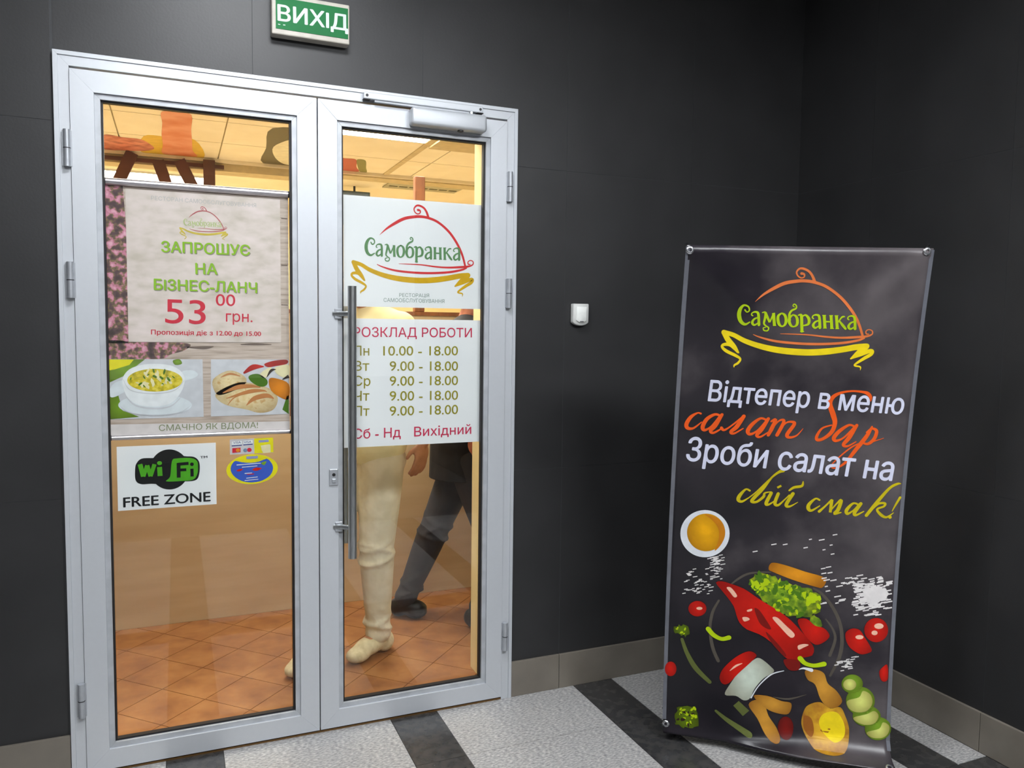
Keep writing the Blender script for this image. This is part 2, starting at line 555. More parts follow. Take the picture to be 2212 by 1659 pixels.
# ------------------------------------------------------------ printed artwork: (sheet, part, colour, layer, outlines in sheet millimetres)
ART = [
('logo','dome_outline','red',1,[('S',[1018.7,1803.1,0.7,1043.4,1826.4,6.5,1076.6,1849.3,10.5,1110.1,1867.6,11.2,1143.9,1876,10.6,1171.1,1879.1,10,1202,1876.2,9.4,1240.2,1862.8,8.8,1282.5,1830.6,8.9,1314.7,1789.1,9,1336.4,1746.7,8.3,1349.3,1702.9,7.7]),('S',[1202.7,1876.2,9.4,1196.8,1894.5,8.1,1186.4,1910.1,7.4,1171,1918.2,7.4,1157.3,1917.9,6.7,1147.8,1906.8,5,1150.6,1894.6,4.3,1160.8,1888.2,4.3,1170.4,1892.1,4.3,1170.3,1900.9,6,1162.5,1902.6,8.7]),('S',[1351.1,1701.9,8.4,1369.1,1706.1,6.3,1380.7,1713.3,4.6,1379.8,1723.4,3.9,1369,1727,3.8,1360,1720.8,3.8,1361.1,1712.5,4.5,1368.4,1711.8,3.8]),('S',[1090.3,1702.6,1.3,1127.4,1702.9,3.3,1178.7,1702.1,4.4,1230.7,1697.6,5.8,1283.4,1696.5,6.9,1351.1,1701.9,9.1]),('S',[1008.8,1697.5,2,1030.3,1688.7,4.9,1076.9,1677.6,7.3,1144.5,1672.7,8,1213.4,1673.1,8.2,1283.5,1679.1,8.3,1333.3,1689.4,7.6,1353.7,1697.7,5.6]),]),
('logo','ribbon','gold',1,[('S',[923.4,1701.2,14.7,951.7,1693.5,13.5,984.2,1675.6,14.9,1030.3,1659.6,17,1076.9,1650,19.2,1127.6,1645.2,20.7,1178.9,1644.4,20.9,1230.9,1648.8,21.1,1283.6,1657.4,20,1326.3,1666.3,20.1,1360.4,1670.2,19.6]),('S',[923.4,1701.8,14.1,935.6,1676.8,16.1,951.7,1655.1,14.2,964.6,1637,3.9]),('S',[962,1637.5,4.5,942,1661.1,10.9,922.6,1662,9.6,916.8,1654.4,7.7,929,1641.5,9.6,954.9,1628,9,968.5,1617.2,6.5,961.4,1604.1,7.1,950.6,1596.7,5.8,949,1589.3,1]),('S',[1360.4,1669.6,18.9,1337.2,1649.2,20.9,1308.7,1627.3,5.5]),('S',[1311.6,1628.8,6.2,1340.8,1643.2,14.6,1375,1655.5,13.3,1375.1,1644.4,11.9,1351.7,1629.4,11.2,1323.9,1609.9,7,1321.8,1603.5,5.6,1338.3,1599.9,4.9,1337.7,1588.4,1]),]),
('logo','lettering','leaf',2,[('S',[986.9,1775.1,4.5,992.5,1768.3,3.9,1000,1774.2,4.2,997.4,1785.9,4.9,985,1789.7,6.5,973.9,1778.2,10.3,969.3,1758.2,12.3,973.5,1738.6,11,985.9,1728.9,7.8,1000,1736.7,3.9]),('S',[1009.2,1757.7,3.9,1005.9,1760.7,3.9,1009.2,1767.3,3.9,1019.4,1770.1,5.9,1026.3,1763.3,7.8,1026.9,1728.9,8.5]),('S',[1026.3,1752.7,4.6,1013.8,1747,5.9,1007.2,1735.7,7.8,1013.1,1727.6,5.9,1025.6,1735.9,3.9]),('S',[1038.8,1768.8,3.3,1047.4,1769.9,5.2,1046.1,1752.4,7.2,1042.2,1734.5,5.9,1047.5,1726.6,4.6,1055.5,1720.5,4.3,1052.1,1711.3,3.9,1041.8,1711.5,3.9,1039.5,1719.2,3.3,1046.2,1721.7,3.3]),('S',[1047.4,1769.3,8.5,1059.4,1738.5,6.6]),('S',[1059.4,1738.5,4.6,1072.7,1768.3,5.3]),('S',[1072.1,1769.2,9.2,1073.5,1728.5,9.2]),('S',[1068.8,1728.3,2.6,1078.5,1728.7,2.6]),('S',[1097.5,1769.9,4.6,1086.8,1760.9,7.9,1084.8,1746.2,9.2,1088.9,1731.8,7.9,1097.6,1727,4.6,1106.4,1734.2,8,1109.7,1749.7,9.3,1106.3,1763.5,8,1097.5,1769.9,4.6]),('S',[1131.3,1766.4,4.7,1121.2,1756.1,8,1119.2,1743,9.3,1123.9,1730.8,7.3,1132.1,1727.3,4.7,1141.6,1733.6,8,1144.3,1747.5,9.4,1140.8,1761,7.3,1131.3,1766.4,4.7]),('S',[1120.5,1748,8.6,1120.5,1766.5,7.3,1127.9,1779.3,6.7,1141.4,1787.2,5.3,1142.8,1796.4,4,1136.6,1801.3,3.7,1132.6,1795.9,3.3,1136.7,1792.2,3]),('S',[1147.6,1765.3,3.3,1156.8,1765.1,8.7,1157.3,1738.3,9.4,1157,1713.3,8.7]),('S',[1151.2,1712.4,3,1163.5,1712.3,3]),('S',[1158.6,1760.6,4,1170.2,1767.1,6,1179.8,1754.1,9.4,1177.2,1737.6,8.1,1161.4,1731.9,4]),('S',[1194.3,1756.5,4,1190.8,1759.6,4,1194.3,1766.4,4,1204.9,1769.2,6.1,1212.3,1762.3,8.1,1213.1,1727,8.8]),('S',[1212.3,1751.4,4.7,1199.2,1745.5,6.1,1192.3,1734,8.1,1198.6,1725.7,6.1,1211.7,1734.2,4.1]),('S',[1227.9,1768.7,9.2,1228.8,1726.4,9.2]),('S',[1249.1,1769.1,9.2,1250.1,1726,9.2]),('S',[1228.7,1748.2,4.8,1249.3,1747.9,4.8]),('S',[1221.9,1768.4,2.7,1233.8,1769,2.7]),('S',[1243.5,1768.5,2.7,1255.4,1769.1,2.7]),('S',[1222.9,1725.8,2.7,1234.7,1726.3,2.7]),('S',[1244.5,1725.4,2.7,1256.4,1726,2.7]),('S',[1266,1769.3,9.2,1267.3,1726.1,9.3]),('S',[1260.4,1769,2.7,1272.3,1769.6,2.7]),('S',[1261.3,1725.5,2.7,1273.3,1726.1,2.7]),('S',[1269.6,1746.2,4.1,1282.9,1764.8,5.5,1290.7,1767.2,4.8]),('S',[1274.5,1752.1,4.8,1284.9,1737.6,8.2,1293.8,1726.7,6.9]),('S',[1304.9,1757.6,4.1,1301.4,1760.7,4.1,1304.9,1767.6,4.1,1315.9,1770.5,6.2,1323.4,1763.5,8.3,1324.4,1727.7,9]),('S',[1323.5,1752.4,4.8,1310,1746.5,6.2,1303,1734.8,8.3,1309.4,1726.3,6.2,1322.9,1735,4.2]),]),
('logo','subtitle','greygreen',1,[('T',['РЕСТОРАЦlЯ',1092.2,1581.8,1206.9,1583.2,12.4]),('T',['САМООБСЛУГОВУВАННЯ',1033.7,1562.1,1266.6,1563,13]),]),
('hours','heading','pinkred',1,[('T',['РОЗКЛАД РОБОТИ',923.2,1433.4,1378,1434.8,33.2]),]),
('hours','timetable','olive',1,[('T',['Пн',924.5,1365.5,980.6,1365.7,33.6]),('T',['10.00 - 18.00',1032.7,1365.6,1322,1366.1,34.1]),('T',['Вт',924.4,1310.5,980.6,1310.3,33.7]),('T',['9.00 - 18.00',1056.9,1309.5,1322.4,1307.7,34.3]),('T',['Ср',924.3,1256,984.4,1255.3,33.8]),('T',['9.00 - 18.00',1057,1254,1322.8,1252.4,34.4]),('T',['Чт',924.1,1201.3,980.5,1200.3,33.9]),('T',['9.00 - 18.00',1057.1,1198.4,1323.2,1195.9,34.5]),('T',['Пт',924,1146.2,980.5,1144.7,34]),('T',['9.00 - 18.00',1057.1,1142.3,1323.7,1141,34.6]),]),
('hours','closed_days','pinkred',1,[('T',['Сб - Нд',922.5,1062,1098.8,1061.1,34.1]),('T',['Вихідний',1151,1061.1,1378.5,1061.8,34.1]),]),
('price','dome_outline','maroon',1,[('S',[377.5,1822.9,0.3,384.6,1830.8,2.2,394.4,1838.5,3.5,404.5,1844.7,3.7,415,1847.6,3.5,423.6,1848.7,3.3,433.6,1847.8,3,446.2,1843.6,2.8,460.8,1833.2,2.8,472.5,1819.8,2.9,481,1806.1,2.6,486.8,1792,2.4]),('S',[433.8,1847.8,3,431.1,1853.8,2.6,427.2,1859,2.4,421.9,1861.6,2.4,417.6,1861.5,2.2,415,1857.8,1.6,416.4,1853.8,1.4,419.9,1851.7,1.4,422.8,1853,1.4,422.4,1855.9,2,419.8,1856.4,2.8]),('S',[487.4,1791.7,2.7,492.8,1793.2,2,496,1795.6,1.4,495.4,1798.8,1.2,491.9,1799.9,1.2,489.4,1797.9,1.2,490.1,1795.2,1.4,492.3,1795,1.2]),('S',[405,1789.9,0.4,417,1790.3,1.1,433.4,1790.4,1.4,450,1789.4,1.9,466.6,1789.4,2.2,487.4,1791.7,2.9]),('S',[378.8,1787.6,0.6,386.2,1784.8,1.6,401.8,1781.5,2.4,423.7,1780.5,2.6,445.6,1781.2,2.6,467.3,1783.7,2.6,482.4,1787.5,2.4,488.4,1790.3,1.8]),]),
('price','ribbon','palegold',1,[('S',[350.4,1788.1,4.9,360.2,1785.8,4.5,371.7,1780.1,5,387.4,1775.1,5.6,402.9,1772.4,6.3,419.4,1771.3,6.7,435.8,1771.5,6.8,452.1,1773.4,6.8,468.3,1776.7,6.4,481.2,1779.9,6.4,491.5,1781.5,6.2]),('S',[350.4,1788.3,4.7,355.5,1780,5.4,361.8,1772.9,4.7,366.9,1767,1.3]),('S',[366,1767.1,1.5,358.3,1774.8,3.7,351.9,1774.9,3.2,350.3,1772.4,2.6,354.9,1768.1,3.2,364,1763.8,3,369,1760.4,2.2,367.2,1755.9,2.4,364,1753.3,1.9,363.8,1750.8,0.3]),('S',[491.6,1781.3,6,485.2,1774.5,6.6,477.3,1767.1,1.8]),('S',[478.1,1767.6,2,486.6,1772.6,4.6,496.6,1776.9,4.2,497.1,1773.3,3.8,490.5,1768.2,3.5,482.7,1761.6,2.2,482.3,1759.5,1.8,487.6,1758.5,1.5,487.8,1754.8,0.3]),]),
('price','logo_lettering','palegreen',2,[('S',[368.3,1813.4,1.5,370.4,1811.1,1.3,372.6,1813.1,1.4,371.2,1817,1.6,367,1818.2,2.1,363.8,1814.3,3.4,363.2,1807.6,4.1,365.4,1801,3.7,369.9,1797.9,2.6,374.2,1800.6,1.3]),('S',[376.3,1807.7,1.3,375.1,1808.7,1.3,375.9,1810.9,1.3,379.1,1811.9,1.9,381.7,1809.7,2.6,383.4,1798.2,2.8]),('S',[382.1,1806.1,1.5,378.3,1804.1,1.9,376.6,1800.3,2.6,378.9,1797.7,1.9,382.6,1800.5,1.3]),('S',[385.5,1811.6,1.1,388.3,1812,1.7,388.6,1806.1,2.4,388.1,1800.1,1.9,390.2,1797.6,1.5,393,1795.6,1.4,392.3,1792.5,1.3,389,1792.5,1.3,387.9,1795,1.1,389.9,1795.9,1.1]),('S',[388.3,1811.8,2.8,393.5,1801.6,2.2]),('S',[393.5,1801.6,1.5,396.6,1811.6,1.7]),('S',[396.3,1811.9,3,398.5,1798.4,3]),('S',[397,1798.3,0.9,400.1,1798.5,0.9]),('S',[404.5,1812.3,1.5,401.5,1809.2,2.6,401.4,1804.3,3,403.4,1799.6,2.6,406.4,1798.1,1.5,408.9,1800.5,2.6,409.3,1805.7,3,407.6,1810.2,2.6,404.5,1812.3,1.5]),('S',[415.6,1811.3,1.5,412.7,1807.9,2.6,412.6,1803.5,3,414.7,1799.5,2.4,417.5,1798.4,1.5,420.2,1800.5,2.6,420.5,1805.1,3,418.8,1809.6,2.4,415.6,1811.3,1.5]),('S',[412.9,1805.1,2.8,412.1,1811.3,2.4,413.9,1815.6,2.2,417.9,1818.2,1.7,418,1821.3,1.3,415.8,1822.9,1.2,414.7,1821.1,1.1,416.2,1819.9,1]),('S',[420.8,1811,1.1,423.8,1811,2.8,425,1802.2,3,426,1794,2.8]),('S',[424.2,1793.6,1,428.1,1793.7,1]),('S',[424.5,1809.6,1.3,428,1811.8,2,431.6,1807.6,3.1,431.4,1802.1,2.6,426.6,1800.1,1.3]),('S',[436.1,1808.4,1.3,434.8,1809.4,1.3,435.7,1811.7,1.3,438.9,1812.7,2,441.5,1810.4,2.6,443.3,1798.9,2.8]),('S',[442,1806.9,1.5,438.1,1804.8,2,436.4,1801,2.6,438.7,1798.3,2,442.5,1801.2,1.3]),('S',[446.2,1812.6,3,448.2,1798.8,3]),('S',[452.9,1812.9,3,454.9,1798.8,3]),('S',[447.3,1805.9,1.5,453.8,1805.9,1.5]),('S',[444.3,1812.5,0.9,448,1812.8,0.9]),('S',[451.1,1812.7,0.9,454.9,1812.9,0.9]),('S',[446.4,1798.5,0.9,450.1,1798.8,0.9]),('S',[453.2,1798.6,0.9,456.9,1798.8,0.9]),('S',[458.2,1813,3,460.3,1799,3]),('S',[456.4,1812.9,0.9,460.1,1813.2,0.9]),('S',[458.5,1798.7,0.9,462.2,1799,0.9]),('S',[460.3,1805.5,1.3,463.6,1811.7,1.8,466,1812.5,1.5]),('S',[461.5,1807.5,1.5,465.4,1802.8,2.6,468.6,1799.3,2.2]),('S',[470.8,1809.4,1.3,469.6,1810.5,1.3,470.4,1812.7,1.3,473.7,1813.7,2,476.3,1811.5,2.6,478.1,1799.8,2.9]),('S',[476.8,1807.9,1.5,472.8,1805.9,2,471.1,1802,2.6,473.5,1799.3,2,477.3,1802.2,1.3]),]),
('price','subtitle','palegrey',1,[('T',['РЕСТОРАН САМООБСЛУГОВУВАННЯ',265.3,1873.4,591.3,1871.8,12.2]),]),
('price','invitation_shadow','greyink',1,[('T',['ЗАПРОШУЄ',295.6,1704.4,571.4,1705.5,33.4]),('T',['НА',399.1,1636.2,466.6,1637.6,34]),('T',['БlЗНЕС-ЛАНЧ',271.4,1580.5,593.4,1578.6,33.5]),]),
('price','invitation','lime',2,[('T',['ЗАПРОШУЄ',293.3,1706.8,568.8,1708,33.4]),('T',['НА',396.7,1638.7,464.2,1640.1,34]),('T',['БlЗНЕС-ЛАНЧ',269.1,1583,590.9,1581.2,33.5]),]),
('price','amount','crimson',1,[('T',['53',300.8,1474.7,424.6,1472.7,78.2]),('T',['00',458.2,1535.5,519.9,1535.4,38.3]),('T',['грн.',489.5,1482.2,575.2,1481.5,34.8]),]),
('price','validity_note','crimson',1,[('T',['Пропозиція діє з 12.00 до 15.00',257.5,1436.8,602.7,1434.2,14.6]),]),
('hang','slogan','mossink',2,[('T',['СМАЧНО ЯК ВДОМА!',275.3,1116.6,589.9,1115,19.4]),]),
('hang','white_band','offwhite',1,[('K',[128.4,1143.2,697.8,1134.3,697.6,1100.6,127.5,1103.1]),]),
('hang','heather_print','heather',1,[('K',[131.9,1914.4,183,1913.3,192.3,1731.2,189.1,1407.2,127.5,1407]),('P',[127.6,1414.2,215.5,1411,367.3,1407.9,360.1,1385.5,315.3,1370.7,281.2,1356,128,1356.6]),]),
('hang','plank_line','darkwood',1,[('S',[673.9,1840.7,3.8,694.4,1840.1,3.8]),('S',[672.6,1679.9,4.6,693.2,1679.6,3.8]),('S',[671.4,1543,3.8,694,1542.3,3.1]),('S',[363.7,1394.8,3.6,419.3,1393.1,10.9,447.5,1396.9,3.7]),('S',[537.2,1404,3,581,1405.6,7.5,636.6,1404.3,2.3]),]),
('hang','soup_photo','photowhite',2,[('K',[131.2,1356.1,413.5,1354.2,414.2,1159.4,130.3,1159.5]),]),
('hang','greens_print','grass',3,[('K',[131.2,1355.4,237.6,1354.9,207.3,1329.5,173.9,1300.7,130.6,1279.5]),('K',[130.3,1235.9,156.3,1239,168.4,1187.6,217.5,1165.8,130.3,1160.3]),('P',[321.8,1350.9,342.4,1354.5,349,1339.6,328.4,1336]),]),
('hang','corn_print','yellow',4,[('K',[132.2,1354.7,204.5,1354.3,191,1336.9,148.3,1322.7,131.4,1319.3]),]),
('hang','saucer_print','china',4,[('P',[378,1200.3,372.2,1189.3,355.8,1179.8,330.5,1172.7,299,1168.6,264.4,1168,230.2,1170.8,199.8,1176.8,175.9,1185.2,160.7,1195.3,155.7,1206.2,161.2,1216.8,176.7,1226.1,200.9,1233.2,231.5,1237.5,265.6,1238.5,300.1,1236,331.5,1230.3,356.5,1221.8,372.6,1211.5]),('P',[130.7,1254.1,147.4,1279.2,176.9,1286,179.6,1256.8,159.6,1238.9,135.1,1232.2]),('P',[348.6,1313.4,383.3,1316.8,398.7,1301.6,375.9,1286.9,348.1,1283.5]),]),
('hang','soup_bowl_print','white',5,[('P',[170.5,1293.4,190.7,1322.3,227.3,1336.7,267.4,1340.1,314.7,1334.2,345.2,1315.3,356.8,1287.2,347.6,1249.8,319.5,1213,278.4,1199.2,224.8,1202.5,188.8,1223.7,173,1256.9]),]),
('hang','soup_print','soup',6,[('P',[350.2,1284.6,345.9,1272.9,333.6,1262.5,314.7,1254.4,291,1249.5,265.1,1248.1,239.5,1250.5,216.6,1256.3,198.6,1264.9,187.2,1275.5,183.5,1287,187.7,1298.5,199.5,1308.7,217.7,1316.8,240.8,1321.9,266.5,1323.5,292.3,1321.4,315.7,1315.8,334.3,1307.2,346.2,1296.5]),]),
('hang','soup_bit','cream',7,[('K',[260.8,1263.2,257.4,1264.9,255.9,1277,260,1283.4,264.1,1276.7,263.1,1266.6]),('K',[220,1275.2,216.5,1274.7,210.6,1276.3,207.9,1280.5,213,1280.6,218.2,1278.3]),('K',[299.8,1271.5,296.8,1273.6,296.5,1282.3,299,1286.1,301.6,1282.3,302.7,1273.8]),('K',[228,1261.3,225.4,1262.2,223.6,1267.7,223.8,1271.8,227,1271.3,230.5,1263.2]),('K',[315.7,1271.9,310.8,1273.6,305.1,1285.1,308.6,1288.7,312.8,1285.8,319,1276.2]),('K',[224.4,1269.5,229.2,1275.1,241.4,1279.7,249.3,1276.1,243,1269.1,229.5,1265.1]),('K',[247.9,1255.5,239.9,1261.3,233.2,1273.7,235.7,1279.3,241.1,1276.1,249.5,1265.1]),('K',[261.8,1265.5,257,1271.4,252.3,1283.7,255.3,1293.3,262,1286.3,266.1,1270.7]),('K',[284.1,1266.7,284.7,1271.2,290.1,1276.3,295.2,1278,294.4,1272.7,288.1,1266.5]),('K',[246,1294.1,238.9,1298.9,232.4,1307.8,233.4,1313.7,238.8,1313.1,247.3,1301.9]),('K',[221.1,1268.7,222.1,1275.9,233.3,1282.1,238.9,1281.2,237.7,1275.2,227.4,1266.6]),('K',[296.9,1275.7,295.6,1282.1,300.1,1294.5,307.2,1298.7,308.1,1289.7,302,1280.4]),('K',[285.1,1278.5,275.2,1287.1,268.1,1297.9,265.6,1311,275.6,1304.4,285.4,1290.3]),('K',[272,1290.9,269.4,1299.4,269.9,1309.4,273.8,1321.2,278.8,1312.4,277.8,1295.2]),('K',[237.3,1307.2,240.7,1315.7,245.8,1322.7,253.2,1326.9,249.6,1318.1,244.1,1308.2]),('K',[299.2,1285.3,304,1289.7,312.3,1293.9,316.7,1291,314.7,1285.8,303,1281.3]),]),
('hang','soup_herb','leafdark',7.5,[('K',[242.4,1301.3,241.6,1303.4,246.6,1306.4,250.4,1306.6,248.7,1303,244.4,1300.9]),('K',[237.4,1261,234,1263.4,230.4,1267.7,230.1,1272.3,233.9,1269.5,236.6,1265.3]),('K',[193.1,1286.3,192.1,1289.7,193.2,1295,195.5,1297.3,197,1294.6,195.4,1289]),('K',[327.8,1290.6,323.7,1292.3,319.2,1295.4,317.9,1299.7,322.2,1298.5,325.4,1294.8]),('K',[291.8,1288,287.2,1287.5,279.9,1294.3,280,1299.1,284.4,1299.4,292.3,1292.9]),('K',[264.1,1308.9,261.5,1312.9,259.8,1318.2,260.2,1325.1,264.2,1321.1,266.5,1312]),('K',[313,1280.3,306.9,1282.6,301.4,1291.7,302,1296.9,306.8,1295.5,313.1,1287.2]),('K',[237.4,1289.3,233.2,1292.2,231,1297.8,229.6,1303.5,233.7,1300.9,237.6,1294.6]),('K',[272.5,1294.1,268.1,1293,258.9,1298.2,260,1302.5,263.9,1303.6,271.6,1298.9]),('K',[293.1,1302.7,291.2,1308.5,292.7,1317,296.6,1324.3,299.7,1317.9,296.4,1308.2]),('K',[215.6,1270.4,217.7,1275.1,223.4,1278.8,228.7,1279.8,227.4,1274.8,219.4,1268.2]),('K',[293.4,1272.4,292.1,1270.6,287.5,1272.7,286,1275,288,1276.6,292.3,1274.3]),]),
('hang','bowl_shade','photowhite',5.5,[('S',[175.9,1238.6,1.4,204.9,1204.9,4.9,258.1,1192.3,5.7,312.4,1198.3,5,347.3,1231.1,1.4]),('S',[158.9,1206.1,1,188,1181.5,2.8,264.4,1169.9,3.5,339.5,1176.9,2.9,374.6,1200.3,1.1]),('S',[172.1,1289.7,1,189.4,1256.6,2.8,228.9,1244.1,3.5,279.2,1241.9,3.5,327,1252.1,2.9,355,1283.4,1.1]),]),
('hang','chicken_photo','photowhite',2,[('K',[439.9,1354.1,695.3,1352.3,693.8,1160.2,437.2,1159.8]),]),
('hang','chicken_print','chicken',3,[('P',[446,1285.9,489.2,1313.9,525.2,1309.7,554.1,1284.4,535.5,1257.7,470.3,1232.2,449.1,1247.9]),('P',[456.1,1240.1,524.8,1273.3,579.6,1268.6,635.2,1248.1,657.4,1216.3,642,1177.5,597.1,1167.1,552.9,1180.1,498.5,1193.2,462.9,1213.3]),]),
('hang','chicken_crust','crust',4,[('S',[477.5,1239.7,3.7,524.6,1257.9,14.9,568.5,1261,11.3,598,1256.6,3.8]),('S',[488,1220.3,2.2,560.9,1241.8,13.6,605.3,1244.8,7.6,620.1,1240.6,2.3]),('S',[553.1,1195.6,3,579.1,1218.2,15.1,620,1227,15.3,642.4,1216.7,3.8]),('S',[471,1293.2,2.2,499.9,1304.3,7.4,532.3,1296.2,3]),('S',[491.4,1197.2,1.5,509.7,1219.8,3.7,535.2,1230.8,1.5]),]),
('hang','carrot_print','orange',4,[('P',[628,1283.4,650.5,1287,694.6,1266.7,694.2,1215.5,672.6,1216,635.1,1244.2]),]),
('hang','pepper_print','tomato',4,[('P',[613.6,1337.9,651,1349.4,688.8,1351.1,688.7,1337.4,650.9,1329.9,624.7,1326.2]),('S',[547,1307.6,7.5,576.5,1326.6,18.8,609.8,1328.2,3.8]),]),
('hang','salad_print','leafdark',4,[('P',[561.5,1295.9,591,1303.2,620.5,1283.5,620.3,1264,598,1258.6,568.6,1276.5]),('K',[687.8,1223.5,694.3,1227.3,693.8,1160.2,672.2,1176.6]),]),
('hang','aubergine_print','char',5,[('S',[620.6,1291.2,1.5,635.8,1314.4,9.2,650.8,1318.2,2.3]),('S',[673.1,1282.7,2.3,694.8,1294.2,11.6]),]),
('hang','mushroom_print','cream',4,[('P',[650.8,1326,695.1,1333.5,694.8,1294.2,673.2,1290.6,650.7,1306.5]),('P',[598.4,1303.2,632.1,1326.1,635.7,1310.5,613.1,1287.5]),]),
('wifi','cloud_badge','black',1,[('P',[365.3,982,362,961,353,942.4,339.3,928.2,322.3,919.6,303.6,917.5,285.2,922.1,268.7,932.9,255.9,948.7,247.8,968.1,245.3,989.1,248.6,1009.7,257.3,1028,270.7,1042.2,287.4,1051,305.9,1053.4,324.4,1049.1,341.1,1038.6,354.3,1022.8,362.6,1003.3]),('P',[206.2,1012.6,221.5,1026.6,255.1,1026.7,309.5,1021.9,308.2,942.6,246.8,941,216.6,941.9,201.8,957,201.5,994.2]),('P',[309.6,1025.7,361.5,1026.7,385.9,1021.6,398.9,1001.8,397.3,963.6,384.7,943.4,342.7,942.3,304.7,942.8]),]),
('wifi','badge_panel','wifigreen',2,[('P',[294.5,946.2,306.8,961.6,313.5,1014.1,330.1,1021.6,371.8,1020.8,391,1009.9,394.2,990.6,391.3,964,377.7,946.5,342.8,944.2]),]),
('wifi','badge_lettering','wifigreen',2,[('S',[216.1,1008.3,14.1,225.4,966.7,14.2]),('S',[225.4,966.7,12.1,237.8,1003.3,12.1]),('S',[237.8,1003.3,12.1,247.3,966.1,12.8]),('S',[247.3,966.1,12.1,259.8,1005.8,12.8]),('S',[274.9,995.6,15,276.1,965.4,15.1]),('P',[282.6,1008.3,282.2,1006.2,281.1,1004.4,279.4,1003,277.3,1002.2,275,1002,272.7,1002.4,270.6,1003.5,269,1005.1,268,1007,267.7,1009.1,268.1,1011.2,269.1,1013,270.8,1014.4,272.9,1015.3,275.2,1015.5,277.5,1015,279.6,1013.9,281.2,1012.4,282.3,1010.4]),]),
('wifi','badge_initial','black',3,[('S',[333.4,1006.2,11.6,333.2,956.2,11.6]),('S',[331.6,1001.8,10.1,364.6,1003,10.2]),('S',[333,982,9.4,357.3,982.1,9.5]),('S',[374.8,984.1,10.2,375.1,957.4,10.3]),('P',[381,999,380.6,997.1,379.8,995.5,378.4,994.2,376.8,993.4,374.9,993.2,373.1,993.7,371.4,994.6,370.1,996,369.3,997.8,369.1,999.7,369.4,1001.5,370.3,1003.2,371.6,1004.5,373.3,1005.2,375.1,1005.4,376.9,1005,378.6,1004.1,379.9,1002.7,380.7,1000.9]),]),
('wifi','caption','black',1,[('T',['FREE ZONE',164.6,868.1,431.5,868.9,31.9]),('T',['TM',401.6,1017.7,423.9,1018.1,7.6]),]),
('card','yellow_panel','yellow',1,[('K',[576.3,1078.1,640.2,1078.9,640.8,1026.8,576.9,1025.9]),]),
('card','card_blank','white',1,[('K',[503.7,1070.9,536.5,1072.3,536.3,1059.5,503.5,1058.1]),('K',[540.9,1072.1,571.8,1073.1,571.7,1060.8,540.7,1059.3]),]),
('card','card_lettering','navy',2,[('T',['VISA',507.9,1062.5,533.1,1063.5,7.2]),('T',['VISA',543,1063,567.3,1063.9,7.2]),]),
('card','card_bar','navy',1,[('K',[503,1057,536.3,1058.3,536.3,1055.4,502.9,1054.1]),('K',[540.7,1058.7,571.7,1060.2,571.6,1057.2,540.7,1055.8]),]),
('card','red_card','crimson',1,[('K',[504.5,1047.6,531.8,1048.6,531.6,1032.3,504.3,1031.1]),('P',[568.1,1038.7,567.7,1036.5,566.6,1034.6,564.9,1033.1,562.7,1032.2,560.3,1032,557.9,1032.5,555.8,1033.6,554.1,1035.2,553,1037.2,552.6,1039.4,553,1041.6,554.2,1043.5,555.9,1044.9,558.1,1045.8,560.4,1046.1,562.8,1045.6,565,1044.5,566.7,1042.9,567.8,1040.8]),]),
('card','orange_disc','orange',2,[('P',[529.8,1039.4,529.4,1037.4,528.4,1035.7,526.9,1034.3,525,1033.5,522.9,1033.3,520.8,1033.7,518.9,1034.7,517.4,1036.2,516.5,1038,516.2,1040,516.5,1042,517.5,1043.7,519,1045.1,520.9,1045.9,523,1046.1,525.1,1045.7,527,1044.7,528.5,1043.2,529.4,1041.4]),]),
('card','blue_disc','steel',2,[('P',[554,1038.2,553.6,1036.2,552.6,1034.5,551.1,1033.1,549.2,1032.3,547,1032.1,544.9,1032.5,543,1033.5,541.6,1035,540.6,1036.9,540.3,1038.9,540.6,1040.8,541.6,1042.6,543.2,1043.9,545.1,1044.7,547.2,1044.9,549.3,1044.5,551.2,1043.5,552.7,1042,553.6,1040.2]),]),
('card','name_tab','lavender',2,[('K',[591.8,1071.4,625.4,1071.9,625.4,1064.2,591.7,1063.1]),]),
('card','cream_panel','cream',2,[('K',[598.3,1052.5,626.4,1055.9,630.9,1053.3,631.2,1026.1,607,1025.5,601.5,1035.8]),]),
('oval','blue_field','blue',1,[('P',[514.9,1002.8,536.7,996.9,564.3,993.7,592.2,996.2,618.1,1005.5,632.6,991.6,638.7,977,638,962.8,629.9,946.7,614,934.6,593.7,926.4,569.1,924.5,544.8,927.8,522.9,938.1,506.6,953.1,498.7,969.9,499.9,985,506.1,996.3]),]),
('oval','name_tab','lavender',2,[('K',[550.2,1016.7,589,1017,587.8,1008.3,551.2,1007.3]),]),
('oval','script_line','white',2,[('S',[518,988.6,2.9,597.7,990.6,2.8]),('S',[535.4,979.7,2.3,586.5,981.8,2.1]),('S',[544,957.3,2.7,568.4,958.1,2.3]),('S',[549.4,940.5,2.5,587.2,942.8,2.3]),('S',[543.7,932.6,2.3,589.3,934.4,2.1]),]),
('oval','red_mark','tomato',2,[('P',[569.6,969.8,580.8,975.7,592,975,600.9,972.1,587.4,965.2,576.3,965.3]),('P',[516.7,968.9,527.7,974.1,538.7,972.8,527.6,965.9]),('S',[551.7,953.3,2.3,575,954.2,3]),]),
('oval','green_mark','grass',2,[('P',[598.8,990,609,995.3,616.8,994.9,613.4,986.8,607.7,983]),]),
('exit','exit_lettering','glowwhite',1,[('T',['ВИХlД',660.2,2477.5,889.9,2479.3,48.4]),]),
('exit','maker_mark','glowwhite',1,[('S',[660.1,2465.4,2.3,667.3,2465.2,2.3]),('S',[676.2,2465.5,2.6,683.5,2465.8,2.6]),]),
